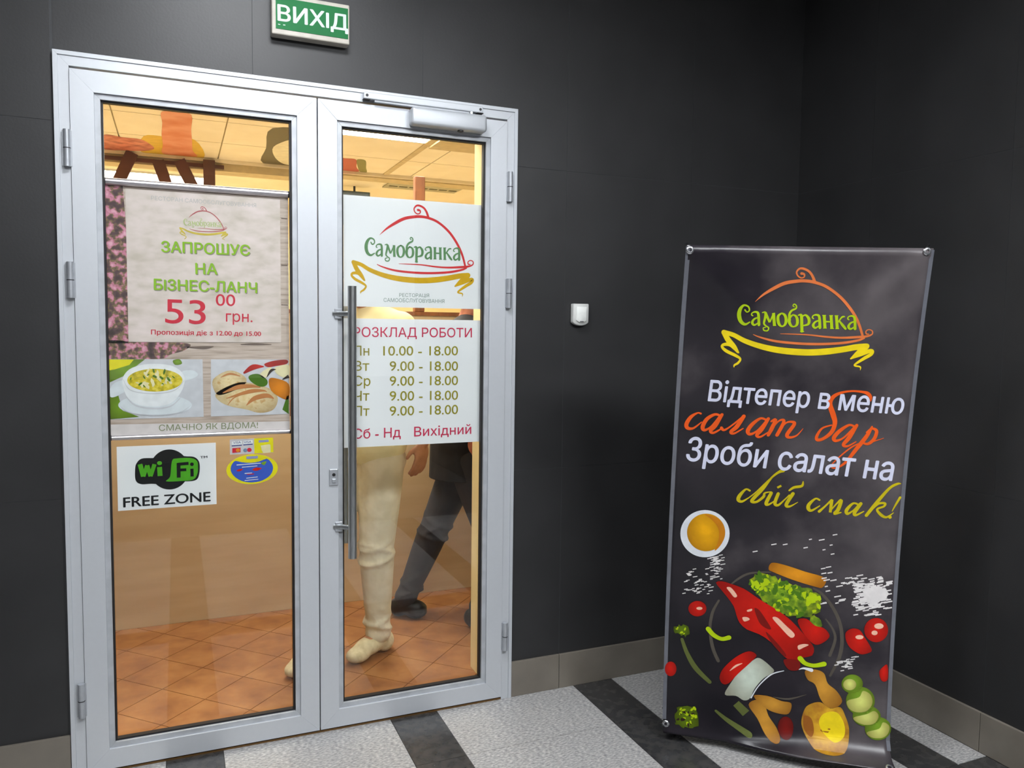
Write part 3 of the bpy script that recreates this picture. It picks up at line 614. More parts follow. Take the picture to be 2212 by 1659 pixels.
('ban','dome_outline','copper',1,[('S',[-151.1,1524.8,0.7,-128.7,1546.5,6.5,-97.8,1567.3,10.4,-66.3,1583.3,11,-33.6,1589.7,10.4,-6.8,1591.4,9.7,24.2,1587.2,9.1,63.5,1572.9,8.5,109.2,1540.7,8.5,146,1500.2,8.6,172.8,1459.1,8,191.2,1416.9,7.3]),('S',[24.8,1587.2,9.1,16.4,1604.8,7.8,3.9,1620,7.1,-12.5,1628.3,7.1,-26,1628.7,6.4,-33.9,1618.7,4.8,-29.4,1607.1,4.2,-18.3,1600.5,4.2,-9.4,1603.7,4.2,-10.7,1612,5.8,-18.7,1614.1,8.4]),('S',[193,1416,8,209.6,1419.4,6,219.5,1426,4.3,217.3,1435.7,3.7,206.5,1439.4,3.7,198.8,1433.8,3.7,201.1,1425.8,4.3,208,1424.9,3.7]),('S',[-64.3,1423.4,1.3,-26.6,1422.7,3.3,25,1420.5,4.3,77.1,1414.9,5.7,128.7,1412.4,6.7,193,1416,8.7]),('S',[-147.8,1420.5,2,-124.4,1411.2,5,-74.8,1399,7.4,-5.4,1392.5,8,63.3,1391.3,8,131.1,1395.6,8,177.7,1404.4,7.3,196,1411.8,5.3]),]),
('ban','ribbon','sun',1,[('S',[-238.6,1426.6,15.3,-207.5,1418,14,-170.9,1399.1,15.4,-120.6,1382,17.5,-71.2,1371.3,19.5,-18.9,1365.6,20.8,32.9,1363.8,20.8,83.9,1367.2,20.8,134.2,1374.5,19.4,174.1,1382.3,19.4,206.2,1385.4,18.7]),('S',[-238.7,1427.3,14.7,-222.7,1401.6,16.7,-202.8,1379.1,14.8,-186.8,1360.3,4]),('S',[-189.7,1360.9,4.7,-213.9,1385.4,11.4,-234.7,1386.7,10.1,-240,1379.1,8.1,-225.4,1365.6,10.1,-196.1,1351.3,9.5,-180.3,1340,6.8,-186.3,1326.7,7.5,-196.9,1319.3,6.1,-197.7,1311.6,1]),('S',[206.3,1384.7,18.1,186.9,1365.6,20.1,162.5,1344.9,5.4]),('S',[165,1346.3,6,191.1,1359.7,14.1,222,1371,12.7,223.6,1360.3,11.4,203.4,1346.2,10.7,179.3,1327.8,6.7,178.2,1321.5,5.4,194.5,1317.9,4.7,195.4,1306.7,1]),]),
('ban','logo_lettering','limeb',2,[('S',[-180.6,1498.5,4.6,-173.9,1491.6,4,-166.8,1497.1,4.3,-171.1,1508.8,4.9,-184.5,1513,6.6,-194.6,1502.1,10.5,-196.9,1482.4,12.5,-190,1462.7,11.3,-175.8,1452.6,8,-162.1,1459.9,4]),('S',[-155.1,1480.4,4,-159,1483.6,4,-156.4,1490,4,-146.2,1492.3,5.9,-138.1,1485.5,7.9,-133,1451.4,8.6]),('S',[-136.7,1475,4.6,-149,1469.7,6,-154.4,1458.7,8,-147.2,1450.5,6,-135.2,1458.4,4]),('S',[-125.8,1490.4,3.3,-117.1,1491.2,5.3,-116.2,1474,7.3,-117.9,1456.4,6,-111.4,1448.5,4.6,-102.4,1442.2,4.3,-104.6,1433.1,4,-115.3,1433.6,4,-118.7,1441.3,3.3,-112.2,1443.6,3.3]),('S',[-117,1490.5,8.6,-100.6,1459.8,6.6]),('S',[-100.6,1459.8,4.6,-90.9,1488.7,5.3]),('S',[-91.7,1489.7,9.2,-84.9,1449.5,9.3]),('S',[-89.7,1449.4,2.7,-79.8,1449.6,2.7]),('S',[-65.8,1489.4,4.6,-75.6,1481,7.9,-75.6,1466.6,9.3,-69.6,1452.3,8,-60.1,1447.3,4.7,-52.1,1454.2,8,-50.8,1469.2,9.3,-56.1,1482.9,7.9,-65.8,1489.4,4.6]),('S',[-31.2,1484.8,4.6,-40,1475.1,7.9,-40.3,1462.3,9.3,-33.8,1450.3,7.3,-25.1,1446.5,4.7,-16.4,1452.4,8,-15.6,1465.9,9.3,-20.9,1479.2,7.3,-31.2,1484.8,4.6]),('S',[-39.6,1467.1,8.6,-42.1,1485.3,7.3,-36.4,1497.5,6.6,-23.8,1504.6,5.3,-23.7,1513.5,3.9,-30.6,1518.4,3.6,-33.9,1513.3,3.3,-29.3,1509.6,3]),('S',[-14.6,1483.2,3.3,-5.4,1482.7,8.6,-1.3,1456.5,9.3,1.8,1432.1,8.7]),('S',[-3.9,1431.4,3,8.5,1430.9,3]),('S',[-3,1478.2,4,7.7,1484.1,5.9,19.1,1471.2,9.3,18.7,1455.2,8,3.7,1450.2,4]),('S',[33.1,1473,4,29.3,1476.2,4,31.7,1482.6,4,41.9,1484.9,5.9,50.1,1478.1,7.9,55.8,1443.9,8.6]),('S',[51.6,1467.5,4.6,39.5,1462.2,6,34.2,1451.3,8,41.6,1443,6,53.4,1450.9,4]),('S',[64.6,1483.7,8.9,71.3,1442.8,9]),('S',[85.4,1483.4,8.9,92.2,1441.9,9]),('S',[68.2,1463.9,4.6,88.4,1463,4.6]),('S',[58.8,1483.6,2.6,70.3,1483.8,2.6]),('S',[80,1483,2.6,91.5,1483.1,2.6]),('S',[65.5,1442.4,2.7,77.1,1442.6,2.7]),('S',[86.8,1441.4,2.7,98.4,1441.6,2.7]),('S',[101.8,1483,8.9,109,1441.5,9]),('S',[96.3,1482.9,2.6,107.9,1483.1,2.6]),('S',[103.3,1441.1,2.7,114.8,1441.2,2.7]),('S',[108.5,1460.7,4,118.8,1478.1,5.3,126,1480.1,4.6]),('S',[112.5,1466.2,4.6,124.5,1452,8,134.6,1441.2,6.6]),('S',[141.1,1470.5,4,137.2,1473.6,4,139.6,1480,4,149.8,1482.4,6,158,1475.5,7.9,163.9,1441.3,8.6]),('S',[159.6,1465,4.6,147.5,1459.7,6,142.4,1448.7,8,149.7,1440.5,6,161.5,1448.3,4]),]),
('ban','headline','lilacwhite',2,[('T',['Відтепер в меню',-270.9,1198.5,341.1,1162.5,66.2]),('T',['Зроби салат на',-329.7,990.8,328.8,937.8,78]),]),
('ban','script_orange','vermil',1,[('S',[-290.6,1154.6,6.2,-301.4,1156.8,5.3,-321.9,1142.6,11.6,-334.6,1117.8,13.4,-329.5,1103.9,11.7,-311,1104.2,7.2,-286.6,1125.6,3.6]),('S',[-228.3,1148.3,7.1,-245.6,1152.6,8.9,-270.2,1136.5,12.5,-282.1,1109.5,13.4,-275.4,1098,9.8,-255.6,1110,6.2,-230.2,1145.1,8]),('S',[-223.4,1152.1,10.6,-242.2,1114.8,14.3,-256,1096,11.6,-245.7,1089.2,8.1,-221,1104.6,4.5]),('S',[-222,1106.9,9.8,-213.3,1099.2,8,-193.7,1112.1,5.3,-155.8,1146.8,7.1]),('S',[-153.8,1147.8,12.4,-173.6,1111.5,14.2,-191.1,1093.6,10.7,-180.5,1088.2,7.1,-152.7,1105.9,3.6]),('S',[-82.9,1137.1,7.1,-100.2,1141.4,7.9,-124.1,1121.7,12.4,-137.3,1098.4,13.3,-129.1,1086.5,9.8,-107.5,1098.9,6.2,-80.6,1133.9,7.1]),('S',[-75.6,1140.9,10.6,-94.3,1103.8,14.2,-107.6,1083.7,10.7,-95.3,1078.4,7.1,-67.1,1098.8,3.5]),('S',[-65.6,1131.9,6.2,-52.5,1137.6,10.6,-61.6,1109,13.3,-71.1,1084.9,10.6]),('S',[-66.8,1095.1,3.5,-44.4,1131.4,5.3,-27.1,1137.2,8.8,-28.7,1121.1,11.5,-43.6,1085.5,11.5]),('S',[-41.3,1094.7,3.5,-18.7,1127.3,5.3,3,1130.9,8.8,7.1,1121.8,11.4,-12,1087.9,12.4,-3.1,1078,8.8,18.7,1085.4,5.3,36.9,1109.6,1.8]),('S',[238.8,1204.8,2.6,237.4,1218.2,9.5,227,1230.5,11.2,209.9,1235.6,7.8,176.4,1237.8,6,143.7,1231.6,8.7,120.9,1217.4,13,113.1,1193.9,14.8,126.6,1158,16.6,134.7,1130.1,14,127.1,1099,13.1,103.8,1076.6,10.6,85.3,1071.6,10.6,82.1,1084.4,9.7,96.5,1111.1,7,124.9,1122.6,4.4]),('S',[196.4,1119.4,7,179.2,1123.6,7.9,152.6,1104,12.2,136.2,1080.9,13.2,143.1,1069.6,9.7,166.5,1080.6,6.1,196.7,1116.2,7.8]),('S',[203.5,1123.2,10.5,184,1081.9,14,167.8,1056.9,10.5,181.7,1052.1,7,206.2,1067.8,3.5]),('S',[251.5,1119.5,6.1,237.8,1087.5,13.1,208.6,1041.3,13.1,179.1,995.6,8.8,151.2,976.5,5.3,136,982.1,4,152,1006.9,4,194.5,1049.2,5.3,230.4,1068.3,3.5]),('S',[235.8,1100.2,4.4,251.2,1113.2,7,267,1105.3,10.4,262,1078.9,11.3,244.4,1061.3,9.6,227.4,1064.6,5.2]),('S',[255.5,1067.9,4.4,291.7,1081.8,1.7]),]),
('ban','script_olive','mustard',1,[('S',[-116,889.1,6.4,-129.3,893.4,6.4,-146.6,872.3,11.8,-151.1,855.4,11.9,-138.6,849.7,8.2,-117.8,863.8,3.6]),('S',[-117.8,863.8,3.6,-94.2,886.1,4.5,-58.4,927.5,5.4,-30.3,954.2,6.3,-11.7,961.7,7.2,-20.5,965.2,4.5,-46.5,941,6.3,-75.5,896.2,10.8,-100.6,864.4,11.8,-107.4,850.8,10,-91,850.5,8.2,-70.6,869.3,9.1,-67.2,882.2,6.3,-46.9,887.7,2.7]),('S',[-46.6,882.9,10.8,-60.5,846.8,11.8,-51.6,842.4,7.2,-31.9,857.4,3.6]),('S',[-28.7,902.5,7.2,-16.4,909.9,7.2]),('S',[-24.2,881.3,10.8,-32.5,847.9,10.9,-21.3,841.2,8.1,-1.3,862.3,4.5,11.7,877.9,4.5]),('S',[22.8,883,11.7,4.2,844.5,11.7,15.4,837.8,7.2,41.2,854.4,1.8]),('S',[10.5,894.3,6.3,24.6,905.1,9,48.9,911.1,8.9,52,926.2,3.6]),('S',[108.7,863.9,6.2,95.6,868.1,6.3,76.7,847.2,11.6,76.2,831.7,11.7,86.8,826.4,8.1,111,843.8,3.6]),('S',[110.8,824.1,9.8,127.3,842.1,6.2,146.7,865.2,7.1]),('S',[147.5,866.2,10.7,145.8,821.7,8.9]),('S',[143.5,823.9,4.5,164.5,854.2,5.3,177.2,864.9,10.6,169.6,832,12.5,159.6,818.5,9.8,179.6,823,4.4]),('S',[233,852.1,6.2,215.8,856.1,7.1,197,833,11.5,200.1,819.2,8.9,217,830.6,5.3,232.4,849.3,7.1]),('S',[239.4,855.6,11.5,222.5,824.7,11.5,227.4,815.6,8,250.7,829.5,3.5]),('S',[260.1,816,10.6,290.7,864.4,11.4,324.4,911.5,8.8,347.2,927.4,7.9,357.5,928.6,3.5]),('S',[275.4,835.1,3.5,294.6,857.6,7,314.5,859.7,7.9,312,849,7,291.9,838.1,7,306.8,818.8,9.7,324,812.5,7,343.6,828.5,2.6]),('S',[360.2,881.5,7.9,348.8,857.3,6.1,339,833.9,2.6]),('P',[339.4,813.2,338.6,809.9,336.1,807.8,332.7,807.6,329.9,809.5,328.6,812.7,329.4,816,331.9,818.1,335.2,818.2,338.1,816.4]),]),
('ban','oil_bowl_print','china',1,[('P',[-172.2,732.4,-173.1,713.3,-178.1,694.9,-186.9,678.1,-199,663.7,-213.8,652.6,-230.7,645.2,-248.8,642,-267.1,643.1,-284.7,648.6,-300.7,658.1,-314.3,671.2,-324.8,687.2,-331.7,705.3,-334.6,724.6,-333.4,744,-328.2,762.6,-319.2,779.4,-307,793.6,-292.1,804.4,-275.3,811.5,-257.5,814.3,-239.4,812.9,-222,807.3,-206.2,797.8,-192.7,784.8,-182.2,769.1,-175.2,751.3]),]),
('ban','oil_print','amber',2,[('P',[-186.8,736.3,-187.5,721,-191.4,706.3,-198.2,692.9,-207.5,681.5,-219.1,672.7,-232.1,666.9,-246.1,664.3,-260.3,665.3,-273.9,669.7,-286.3,677.3,-296.9,687.8,-305,700.5,-310.4,714.9,-312.7,730.3,-311.8,745.7,-307.8,760.5,-300.9,773.9,-291.5,785.2,-279.9,793.9,-266.9,799.5,-253.1,801.8,-239,800.6,-225.6,796.1,-213.3,788.5,-202.8,778.2,-194.6,765.6,-189.2,751.4]),]),
('ban','oil_shade','amberdark',3,[('P',[-257.9,799.7,-211.7,784.4,-188.1,744.4,-194.7,698.4,-217.9,667.3,-207.5,706.9,-209.7,748,-232,778.9]),]),
('ban','basket_wire','wire',1,[('S',[-158,547.6,4.7,-132.7,571.5,7.9,-102.8,590.5,7.9,-63.7,598.3,6,-31.1,600.4,4.6]),('S',[-195.3,485.6,7.1,-211.6,449.5,9.5,-218.2,419,10.4,-220.4,388.8,9.5,-216.4,344.1,11,-205.6,300.1,11.9,-188.3,261.9,11.9]),('S',[111.8,551.6,6.8,138.5,534.4,9,166,503.1,10.3,189.5,464.7,10.8,204.4,425.7,11.2,210.6,388.5,11.6,211.6,348.6,11.6,206,312.7,10.7]),('S',[156.4,445.4,4.5,179.5,414.1,6.7,190,377.2,9,175.8,319.1,10.3]),('S',[212.4,366.5,10.9,205.1,312.8,10.9,180.2,248.3,7.6]),]),
('ban','pasta_stick_print','pasta',2,[('P',[-28.7,634.6,10.2,630.1,80.3,609.6,145.7,590.5,139.8,557.6,115.6,558.2,41.8,578,-20.6,601.1,-37.6,611.4]),]),
('ban','lettuce_print','lettuce',3,[('K',[-100.6,571.6,-99.8,569.4,-85.7,578.1,-84.1,580.3,-82.3,591,-62.1,584.3,-62.5,596.9,-43.7,592.9,-33.4,591.7,-26.4,585.6,-14.7,589.5,-5.1,573.5,8.8,571.6,19.5,565.7,27.9,567.1,44.4,558.3,52.8,562.6,63.7,556.6,73.2,551.5,93.2,553.1,105.2,549.6,109.2,537.3,119.2,538.3,128,533.7,135.8,531.8,131.4,516.8,138.9,509,137.3,492.9,139.8,482.7,135.9,485.3,137.7,471.4,129.3,465.2,117.6,460,117.5,462.5,112.3,459.9,110.1,448.6,97.3,448.4,89.4,446.8,78.4,450.4,71.7,454,64,451.8,50,449.6,37.2,445.1,26.3,449.2,25.5,454.9,10.4,450.4,0.8,465,-15.7,463.5,-28.4,470.8,-36.8,491.1,-49,489.5,-56.7,505.1,-67.5,518.1,-69.7,522.9,-74.1,535.1,-80.7,542,-87.6,544.9,-91,550.5,-99.7,549.2,-97,564.5]),('K',[102.3,457.9,108.5,452.4,118.6,458.2,122.2,453,134.2,447.9,138.2,442.1,138.9,443.2,141.1,438.8,145.8,424.8,147.1,425.5,142.2,414.1,138.4,406.7,133,408.3,125.9,419.9,113.9,419.4,111.4,430.4,105.1,430.3,105.6,439,106.8,449,107.2,446.8]),]),
('ban','lettuce_shade','leafdark',4,[('K',[-0.4,471.5,-4.6,482,0.5,498.4,11.5,502.9,12.6,489.5,7.7,479.8]),('K',[-29.6,525,-34.1,531.7,-36,538.7,-33.7,545.8,-29.4,539.5,-27.5,532.8]),('K',[49.2,464.7,37.7,467.1,30.7,475.8,30.3,483.4,37.1,485.8,48,477.4]),('K',[-91,549.1,-89.4,556.6,-82.3,566,-72,565.1,-77.5,554.5,-84.4,545.9]),('K',[-80.2,567.9,-78.1,572.9,-70.9,575.5,-62.1,573.4,-68.5,566.5,-76.5,564]),('K',[10.3,451.9,5.6,455.2,4.5,463.7,7.4,470.7,11.7,464.4,13.7,456.9]),('K',[63.6,475.4,59.3,474.2,54.3,477.4,53.5,481.7,57.2,483.3,64.1,480.8]),('K',[18.1,520.4,14.2,516.5,5.9,521.8,7.4,527.2,11.3,529.4,18.1,525.7]),('K',[-72.3,517.1,-76.8,524.8,-70.5,539.6,-61.7,539.1,-57,531.1,-64.5,518.9]),('K',[26.1,530.6,24.3,537.3,31.1,544,37.5,545.4,40.2,538.3,32.4,529]),('K',[-9.8,535.7,-15.8,545,-19.8,556.8,-13.3,560,-6.6,558.7,-4.4,544.9]),('K',[-49.6,512.9,-56.6,511.9,-59.8,525,-55.5,530.7,-50,527.2,-44.9,517.9]),('K',[-58.5,572.5,-68.1,579.5,-74.2,594.3,-69.2,606.2,-60.8,595.5,-56.6,585.3]),('K',[61,442,60.8,455.2,73.2,465.9,84.7,466.8,85.5,454,72.9,444.3]),('K',[-90.4,536.4,-91.4,541.2,-85.6,546.7,-78.6,547.6,-78.1,539.8,-86.3,533.8]),('K',[108.5,529.3,102.6,526.7,96.8,537.1,99.3,543.2,105.2,543.7,110.4,535.1]),('K',[113.2,501.7,109.7,503.6,107.6,509.3,108.6,516.3,114.1,513.3,116.7,504.6]),('K',[-50.6,580,-52.7,583.7,-50.9,590.8,-47,590.8,-45.5,587.2,-46.5,580.6]),('K',[-40.3,578.6,-43.1,571.3,-54.3,574.6,-59.7,581,-55.3,588.9,-42.4,585.6]),('K',[-61.3,577.3,-66.7,573.6,-77.6,575.7,-82.7,585.2,-73.5,589.1,-61.3,585.3]),('K',[32.4,474.7,27.1,468.9,17.5,476.8,14.1,485.3,22.7,485.6,32.2,482.4]),('K',[-23.5,478.6,-18.9,488.5,-11,497.1,-1.2,495.9,-1.5,484.7,-13.7,479]),('K',[29.5,494,19.6,490.1,8.5,487.9,2.3,496.3,10.5,502.4,22,501.1]),('K',[-19.1,520.3,-22,529.7,-18.9,545.6,-7.7,549.8,-3.1,537.6,-9.6,520.9]),('K',[60.4,447.6,63,458.1,72.8,466.6,78,461.8,78.8,455,70,445.7]),('K',[-74.9,529.8,-79.9,532.4,-84,542.7,-79.2,549.8,-72.3,545.6,-68.3,532.6]),('K',[124.1,518.3,119.5,511.5,106.4,515.2,105.1,523.7,111.6,527,123,526.7]),('K',[-1,555.8,4.1,564.8,13,572.5,21.9,569.3,17.8,559.8,7.9,552.6]),('K',[-100.8,553.4,-97.6,560.5,-88.1,564.7,-81.8,560.5,-87.4,554.6,-94.8,548.9]),('K',[41.1,523.3,40.5,527.6,45.3,532.9,50.8,532.8,49.4,526.8,44.9,522.6]),('K',[94.3,517.1,84.6,522.6,79.5,533.4,81.6,541.6,88.9,538.9,95.7,528.9]),('K',[-45.4,557.5,-57.4,559.9,-68.5,565,-66.7,573.3,-60.1,576.7,-50.4,569.3]),('K',[80.9,468.9,80.8,476.6,86.3,486.8,93.2,485,92.6,477.5,88.1,466.7]),('K',[42.5,461.6,42.4,469.3,53,473.9,61.5,471.9,55,464.2,48.6,459.4]),('K',[49.4,555.5,45.7,552.3,38.4,551.5,36.9,556.5,40.4,559.2,45.4,558.7]),('K',[57.4,535.6,47.8,527.3,33.5,531.1,29,539.1,34.8,546.2,47.9,544.4]),('K',[77.3,505.9,69,507.8,58.1,515.9,62.6,523.9,70,524.3,79.1,515.2]),('K',[29.4,559,22.2,558.6,15.6,569.6,19.7,575,25.2,574.3,30.3,566.7]),('K',[71.4,522.2,64.7,515.3,53,526.7,50.1,538.6,61.5,537.2,72.6,531.1]),('K',[1.6,542.4,1.3,550.4,11.2,555,19.4,554.2,18.8,545.1,8.4,541.1]),('K',[87.1,508.2,79.5,506,76.9,519.1,76,532.1,86.5,528.6,93.5,513.6]),('K',[67,529.7,68.4,537.9,76.2,542.4,81.5,541.3,83.3,534.9,74.7,530.5]),('K',[4.2,546,-1.2,549.9,-1.4,559.6,1.7,568.4,9.7,564.8,7.8,551.9]),('K',[74,536.5,65.9,542.5,59.8,549.2,61.4,556.8,68.7,557.5,72.3,546.9]),('K',[18.6,550.8,14.3,548.1,9.4,554.2,8.7,559,12.9,560.6,18.6,555.9]),('K',[89.9,512.3,80,515.1,74.6,530.7,78.1,542.8,88.6,537.7,94.2,522.5]),('K',[17.7,537.9,13,542.1,9.9,549,12.8,553.3,17,550.7,19.4,544.1]),('K',[41.8,543.3,41.8,552.5,49.6,558.7,54.7,558.1,56.7,552.4,50,546.2]),]),
('ban','lettuce_light','limelight',4.5,[('K',[65.3,453.4,58.8,457.9,57.1,468.1,60.2,474.7,65.2,469.5,66.3,462.5]),('K',[35.7,502.9,29.6,498.2,21.2,502.5,16.6,508.2,21.8,513.2,32.9,510.7]),('K',[-3.4,562.2,-6.2,568.4,-3.3,575.5,1.9,583.2,4,574.4,1.1,567.2]),('K',[51.9,548.4,51.6,552,56.8,557.1,59.3,553.4,60.1,549.6,54.8,546.9]),('K',[-40.3,528.8,-47.1,531.2,-50.7,542.8,-46.4,548.4,-41.2,544.3,-37.4,536]),('K',[-83,534.2,-80.2,538.5,-74.8,539.7,-70.5,537.8,-72.8,533.3,-79.5,530.6]),('K',[-3.7,546.8,-2.2,552.5,6.2,552.4,9.7,548.5,5.9,545,0.7,544.3]),('K',[-25.7,532.6,-28.4,531.4,-31.6,534.3,-33.4,538.1,-29.6,538.7,-25.2,536]),('K',[-48.8,547.3,-52.8,549.8,-56,555.9,-53.7,560.5,-49.3,558.6,-45.5,551.3]),('K',[-83.8,552.7,-89,553,-92.6,560.7,-94.6,572,-86,566.3,-82,558.2]),('K',[42.6,448.9,38.1,450.8,36.1,458.2,38.7,461.8,42.8,460.9,46.1,453.1]),('K',[33,528.3,34.4,530.4,38,531.6,42.3,529.9,38.7,526.7,33.7,524.8]),('K',[31.2,528.2,29.3,536.4,34.2,546.4,41.6,549,44.6,541,38.1,532.3]),('K',[-66.4,533.8,-65.7,540.6,-57.4,547.2,-50,544.9,-51.7,536.6,-60.6,531.5]),('K',[111.2,469.7,111,475,118.9,477.2,125.1,475.1,122.6,468.5,113.6,464.5]),('K',[133.5,507.6,126.7,512.3,122.3,523.4,127.8,527,133.9,527.2,137.8,515.1]),('K',[55.2,468,57.4,470.9,62.2,472.9,63.5,469.7,63.2,466.3,57.8,465.5]),('K',[11.9,489.3,7.6,491.1,5.3,495.8,6.2,499,9.1,498,13,494.2]),('K',[8,544.9,8.3,549.9,10.7,554.2,14.9,556.5,14.4,551.1,12.1,547]),('K',[-5,498,-1.1,503,4,504.4,10.5,503.9,7.5,498,0.7,496.5]),('K',[-14.4,473.6,-16.7,479.3,-14.7,487.3,-9.5,491.2,-5.5,485.8,-9.8,477.7]),('K',[21.4,541.7,17.2,547.8,23.4,558.4,30.7,560.3,32.4,552.2,27.7,542.9]),('K',[-15.8,556.7,-18.6,553.6,-25,554.8,-25.8,559,-22.5,560.5,-18.3,559.9]),('K',[-71.3,522.6,-72.2,526.4,-68.7,531.5,-64.5,531.8,-65.4,527,-68,524]),('K',[112.9,500.3,110.9,504,111.9,508.9,114.5,510.9,118.6,509.8,116.6,501.8]),('K',[8.2,463.1,2,461,-5.6,463.6,-9.6,470.5,-1.6,470.6,6.5,470]),('K',[-61.9,548.8,-68.2,543.6,-78.8,544.2,-83.7,551.1,-78.2,557.6,-68.2,554.3]),('K',[-30.6,566.8,-38.7,560.5,-49.7,562.3,-52.1,568.3,-48.6,573.3,-39.1,573.1]),('K',[-50.4,545,-55.8,541,-60.7,551.2,-62.7,561,-54.1,559.8,-48.5,550.4]),('K',[-85,537.5,-92.3,545.2,-84.8,562.6,-72.9,569.6,-69.6,555,-75.1,537.8]),('K',[-34.8,565.5,-37,560.9,-44.8,562.7,-50.5,568,-44.7,572.7,-35.8,570.6]),('K',[-68.6,535.2,-78.3,541.6,-78.4,558.1,-73,567.9,-66,559.3,-63.1,546]),('K',[-59.1,553.1,-53.2,563.3,-42.9,567.6,-34.1,565.3,-35.3,555.1,-49.5,547.7]),('K',[-59.3,548.7,-64.3,546.8,-70.2,549.2,-71.7,553.7,-68.3,556.9,-62.1,553.7]),('K',[-34.5,581.1,-40.6,580.7,-45,587.3,-44.3,591.2,-40.9,593.9,-36.6,587.8]),('K',[-28.7,563.2,-37.6,559.5,-49.3,567.1,-51.3,577.1,-42,578,-34.8,572]),('K',[107.5,510.3,103,505.5,91.8,505.8,87.5,513.9,92.5,522.4,106.3,517.8]),('K',[101.7,499.5,105.5,507.2,112.9,510.5,118.1,508.8,118.9,502,109.5,498.6]),('K',[96.4,524.2,104.6,532.1,114.9,533.5,123,529.3,118,521.2,105.4,517.9]),('K',[110.1,504.8,104.6,499.3,89.6,502.6,90.3,513.3,98.1,516.7,111.7,514.1]),('K',[110.1,498.1,101.3,502.9,92.9,515.7,97.2,528,108.3,523.5,110.8,509.2]),('K',[94.4,506.4,95.7,513.7,107.7,517,112.7,510.6,108.2,504.1,99.7,503]),('K',[127.5,510.9,120.6,508,113.5,519.3,113.4,529.6,122.4,526.5,130.5,518]),('K',[120,502.4,109.9,502.9,104.6,514.9,102.5,526,112.2,524.7,119.5,513.6]),('K',[86,509.7,78.1,520.1,73.1,534.1,80.6,538.4,87.1,534.7,88.3,523.5]),('K',[136.2,478.2,127.8,482.1,123.7,491.1,123.6,499.8,131.2,498.2,137.9,488.1]),('K',[96,487.2,90.8,489.5,88.1,500.6,93.5,504.5,99.2,501.9,100.4,491.2]),('K',[111.5,516,103.8,511.7,96.6,527.4,99.6,538.6,110.1,536.4,113.8,522.7]),('K',[78,525.2,73.9,530.1,81.2,537.9,88.7,540.4,88.7,531.8,83,523.9]),('K',[92.9,493.3,94.5,500,100.6,507.6,105.9,504.5,105.4,498.2,98.6,488.4]),]),
('ban','red_pepper_print','tomato',5,[('P',[-208.3,551.6,-189.7,557.8,-158.2,550.1,-115.4,535.9,-81.1,513.8,-47,491.9,-1.9,466.3,43.4,433.7,82.4,393.7,107.6,364.9,123.9,340.2,118.8,313.4,91.1,303.5,61.6,286,28.1,301.8,-15.7,348.5,-56.6,373.9,-97.1,387.4,-122.6,409.8,-135,438.4,-145.4,469.6,-169.2,502.4,-192.8,530.4]),('P',[66.1,433.3,94,442.3,123.5,420.2,152,413.7,171.3,388.7,154.5,364.9,126.9,353.4,93.2,381.6]),('P',[-181.1,202.6,-169.6,236.7,-129.2,283,-88.4,308,-63,299.1,-70.5,279.9,-118.4,223.9,-150.7,182.9,-171.8,180.4]),]),
('ban','red_pepper_shade','darkred',6,[('P',[-76.5,465.2,-60.8,461.6,-37.2,429.4,-18,396.9,-35.7,397.8,-58.7,417.8]),('P',[-35.1,385.6,1.8,350.1,34.3,309.7,25.8,304,-15.7,348.5]),('P',[28.3,290.2,77.3,290.8,78.7,259.5,46.2,255.9]),]),
('ban','pepper_shine','rose',7,[('P',[-171.9,535.6,-157.5,536.6,-136.2,509.8,-144.7,501.8,-158.8,518]),('P',[-15.6,436,-0.5,439.7,29.3,413.2,59,384.4,46.6,371.2,12.2,404.4]),('P',[71.8,344.7,90.9,352.5,106.2,350.4,89.4,339.2,74.7,330.6]),('P',[-114.6,430.2,-99.2,432.7,-90,424.9,-107.3,416.1]),('P',[-100.4,458.4,-85.3,464.5,-84.9,457.2,-97.9,452.5]),('S',[-148.2,229.8,1.8,-127.9,250.6,7.1,-107.4,262.1,1.8]),]),
('ban','pepper_stalk','limelight',7,[('S',[80.9,300.2,17.1,97.9,284,14.5,126.5,278.9,13.6,158.3,288,16.9]),('S',[-226.8,378.2,16.7,-207.8,357.4,15.7,-180.3,345.1,14.2,-155.8,352.4,16.5]),]),
('ban','tomato_print','tomato',4,[('P',[220.8,396.5,226.4,411.1,244.9,420.9,266.3,415.7,282.2,392.6,298.2,368.4,306.4,350.6,297.5,340.4,272.6,333.4,242.3,349.2,226.4,371.1]),('P',[353.3,424.3,352.2,411.4,347.5,399.4,339.9,389.5,329.9,382.6,318.5,379.6,307,380.6,296.3,385.6,287.6,394.1,281.7,405.2,279.2,418,280.3,431.1,285,443.2,292.7,453.1,302.7,459.9,314.1,462.8,325.6,461.7,336.3,456.6,344.9,448.1,350.8,437]),('P',[-235.4,452.5,-236.5,443.6,-240.5,435.2,-247,428.3,-255.3,423.5,-264.7,421.3,-274.2,421.9,-282.9,425.3,-289.9,431.1,-294.6,438.8,-296.4,447.6,-295.2,456.7,-291.2,465,-284.7,472,-276.3,476.7,-267,478.8,-257.5,478.2,-248.9,474.7,-241.9,468.9,-237.3,461.3]),('P',[-329.8,216.2,-330.5,207.5,-333.1,199.4,-337.4,192.8,-342.9,188.2,-349.1,186.1,-355.3,186.7,-361,190,-365.6,195.6,-368.7,203,-369.9,211.5,-369.1,220.3,-366.5,228.4,-362.2,235,-356.7,239.6,-350.5,241.6,-344.3,241,-338.6,237.6,-334,232,-331,224.6]),('P',[333,277.9,343.9,296.3,357.2,304.2,360.5,255,342.1,248.7]),]),
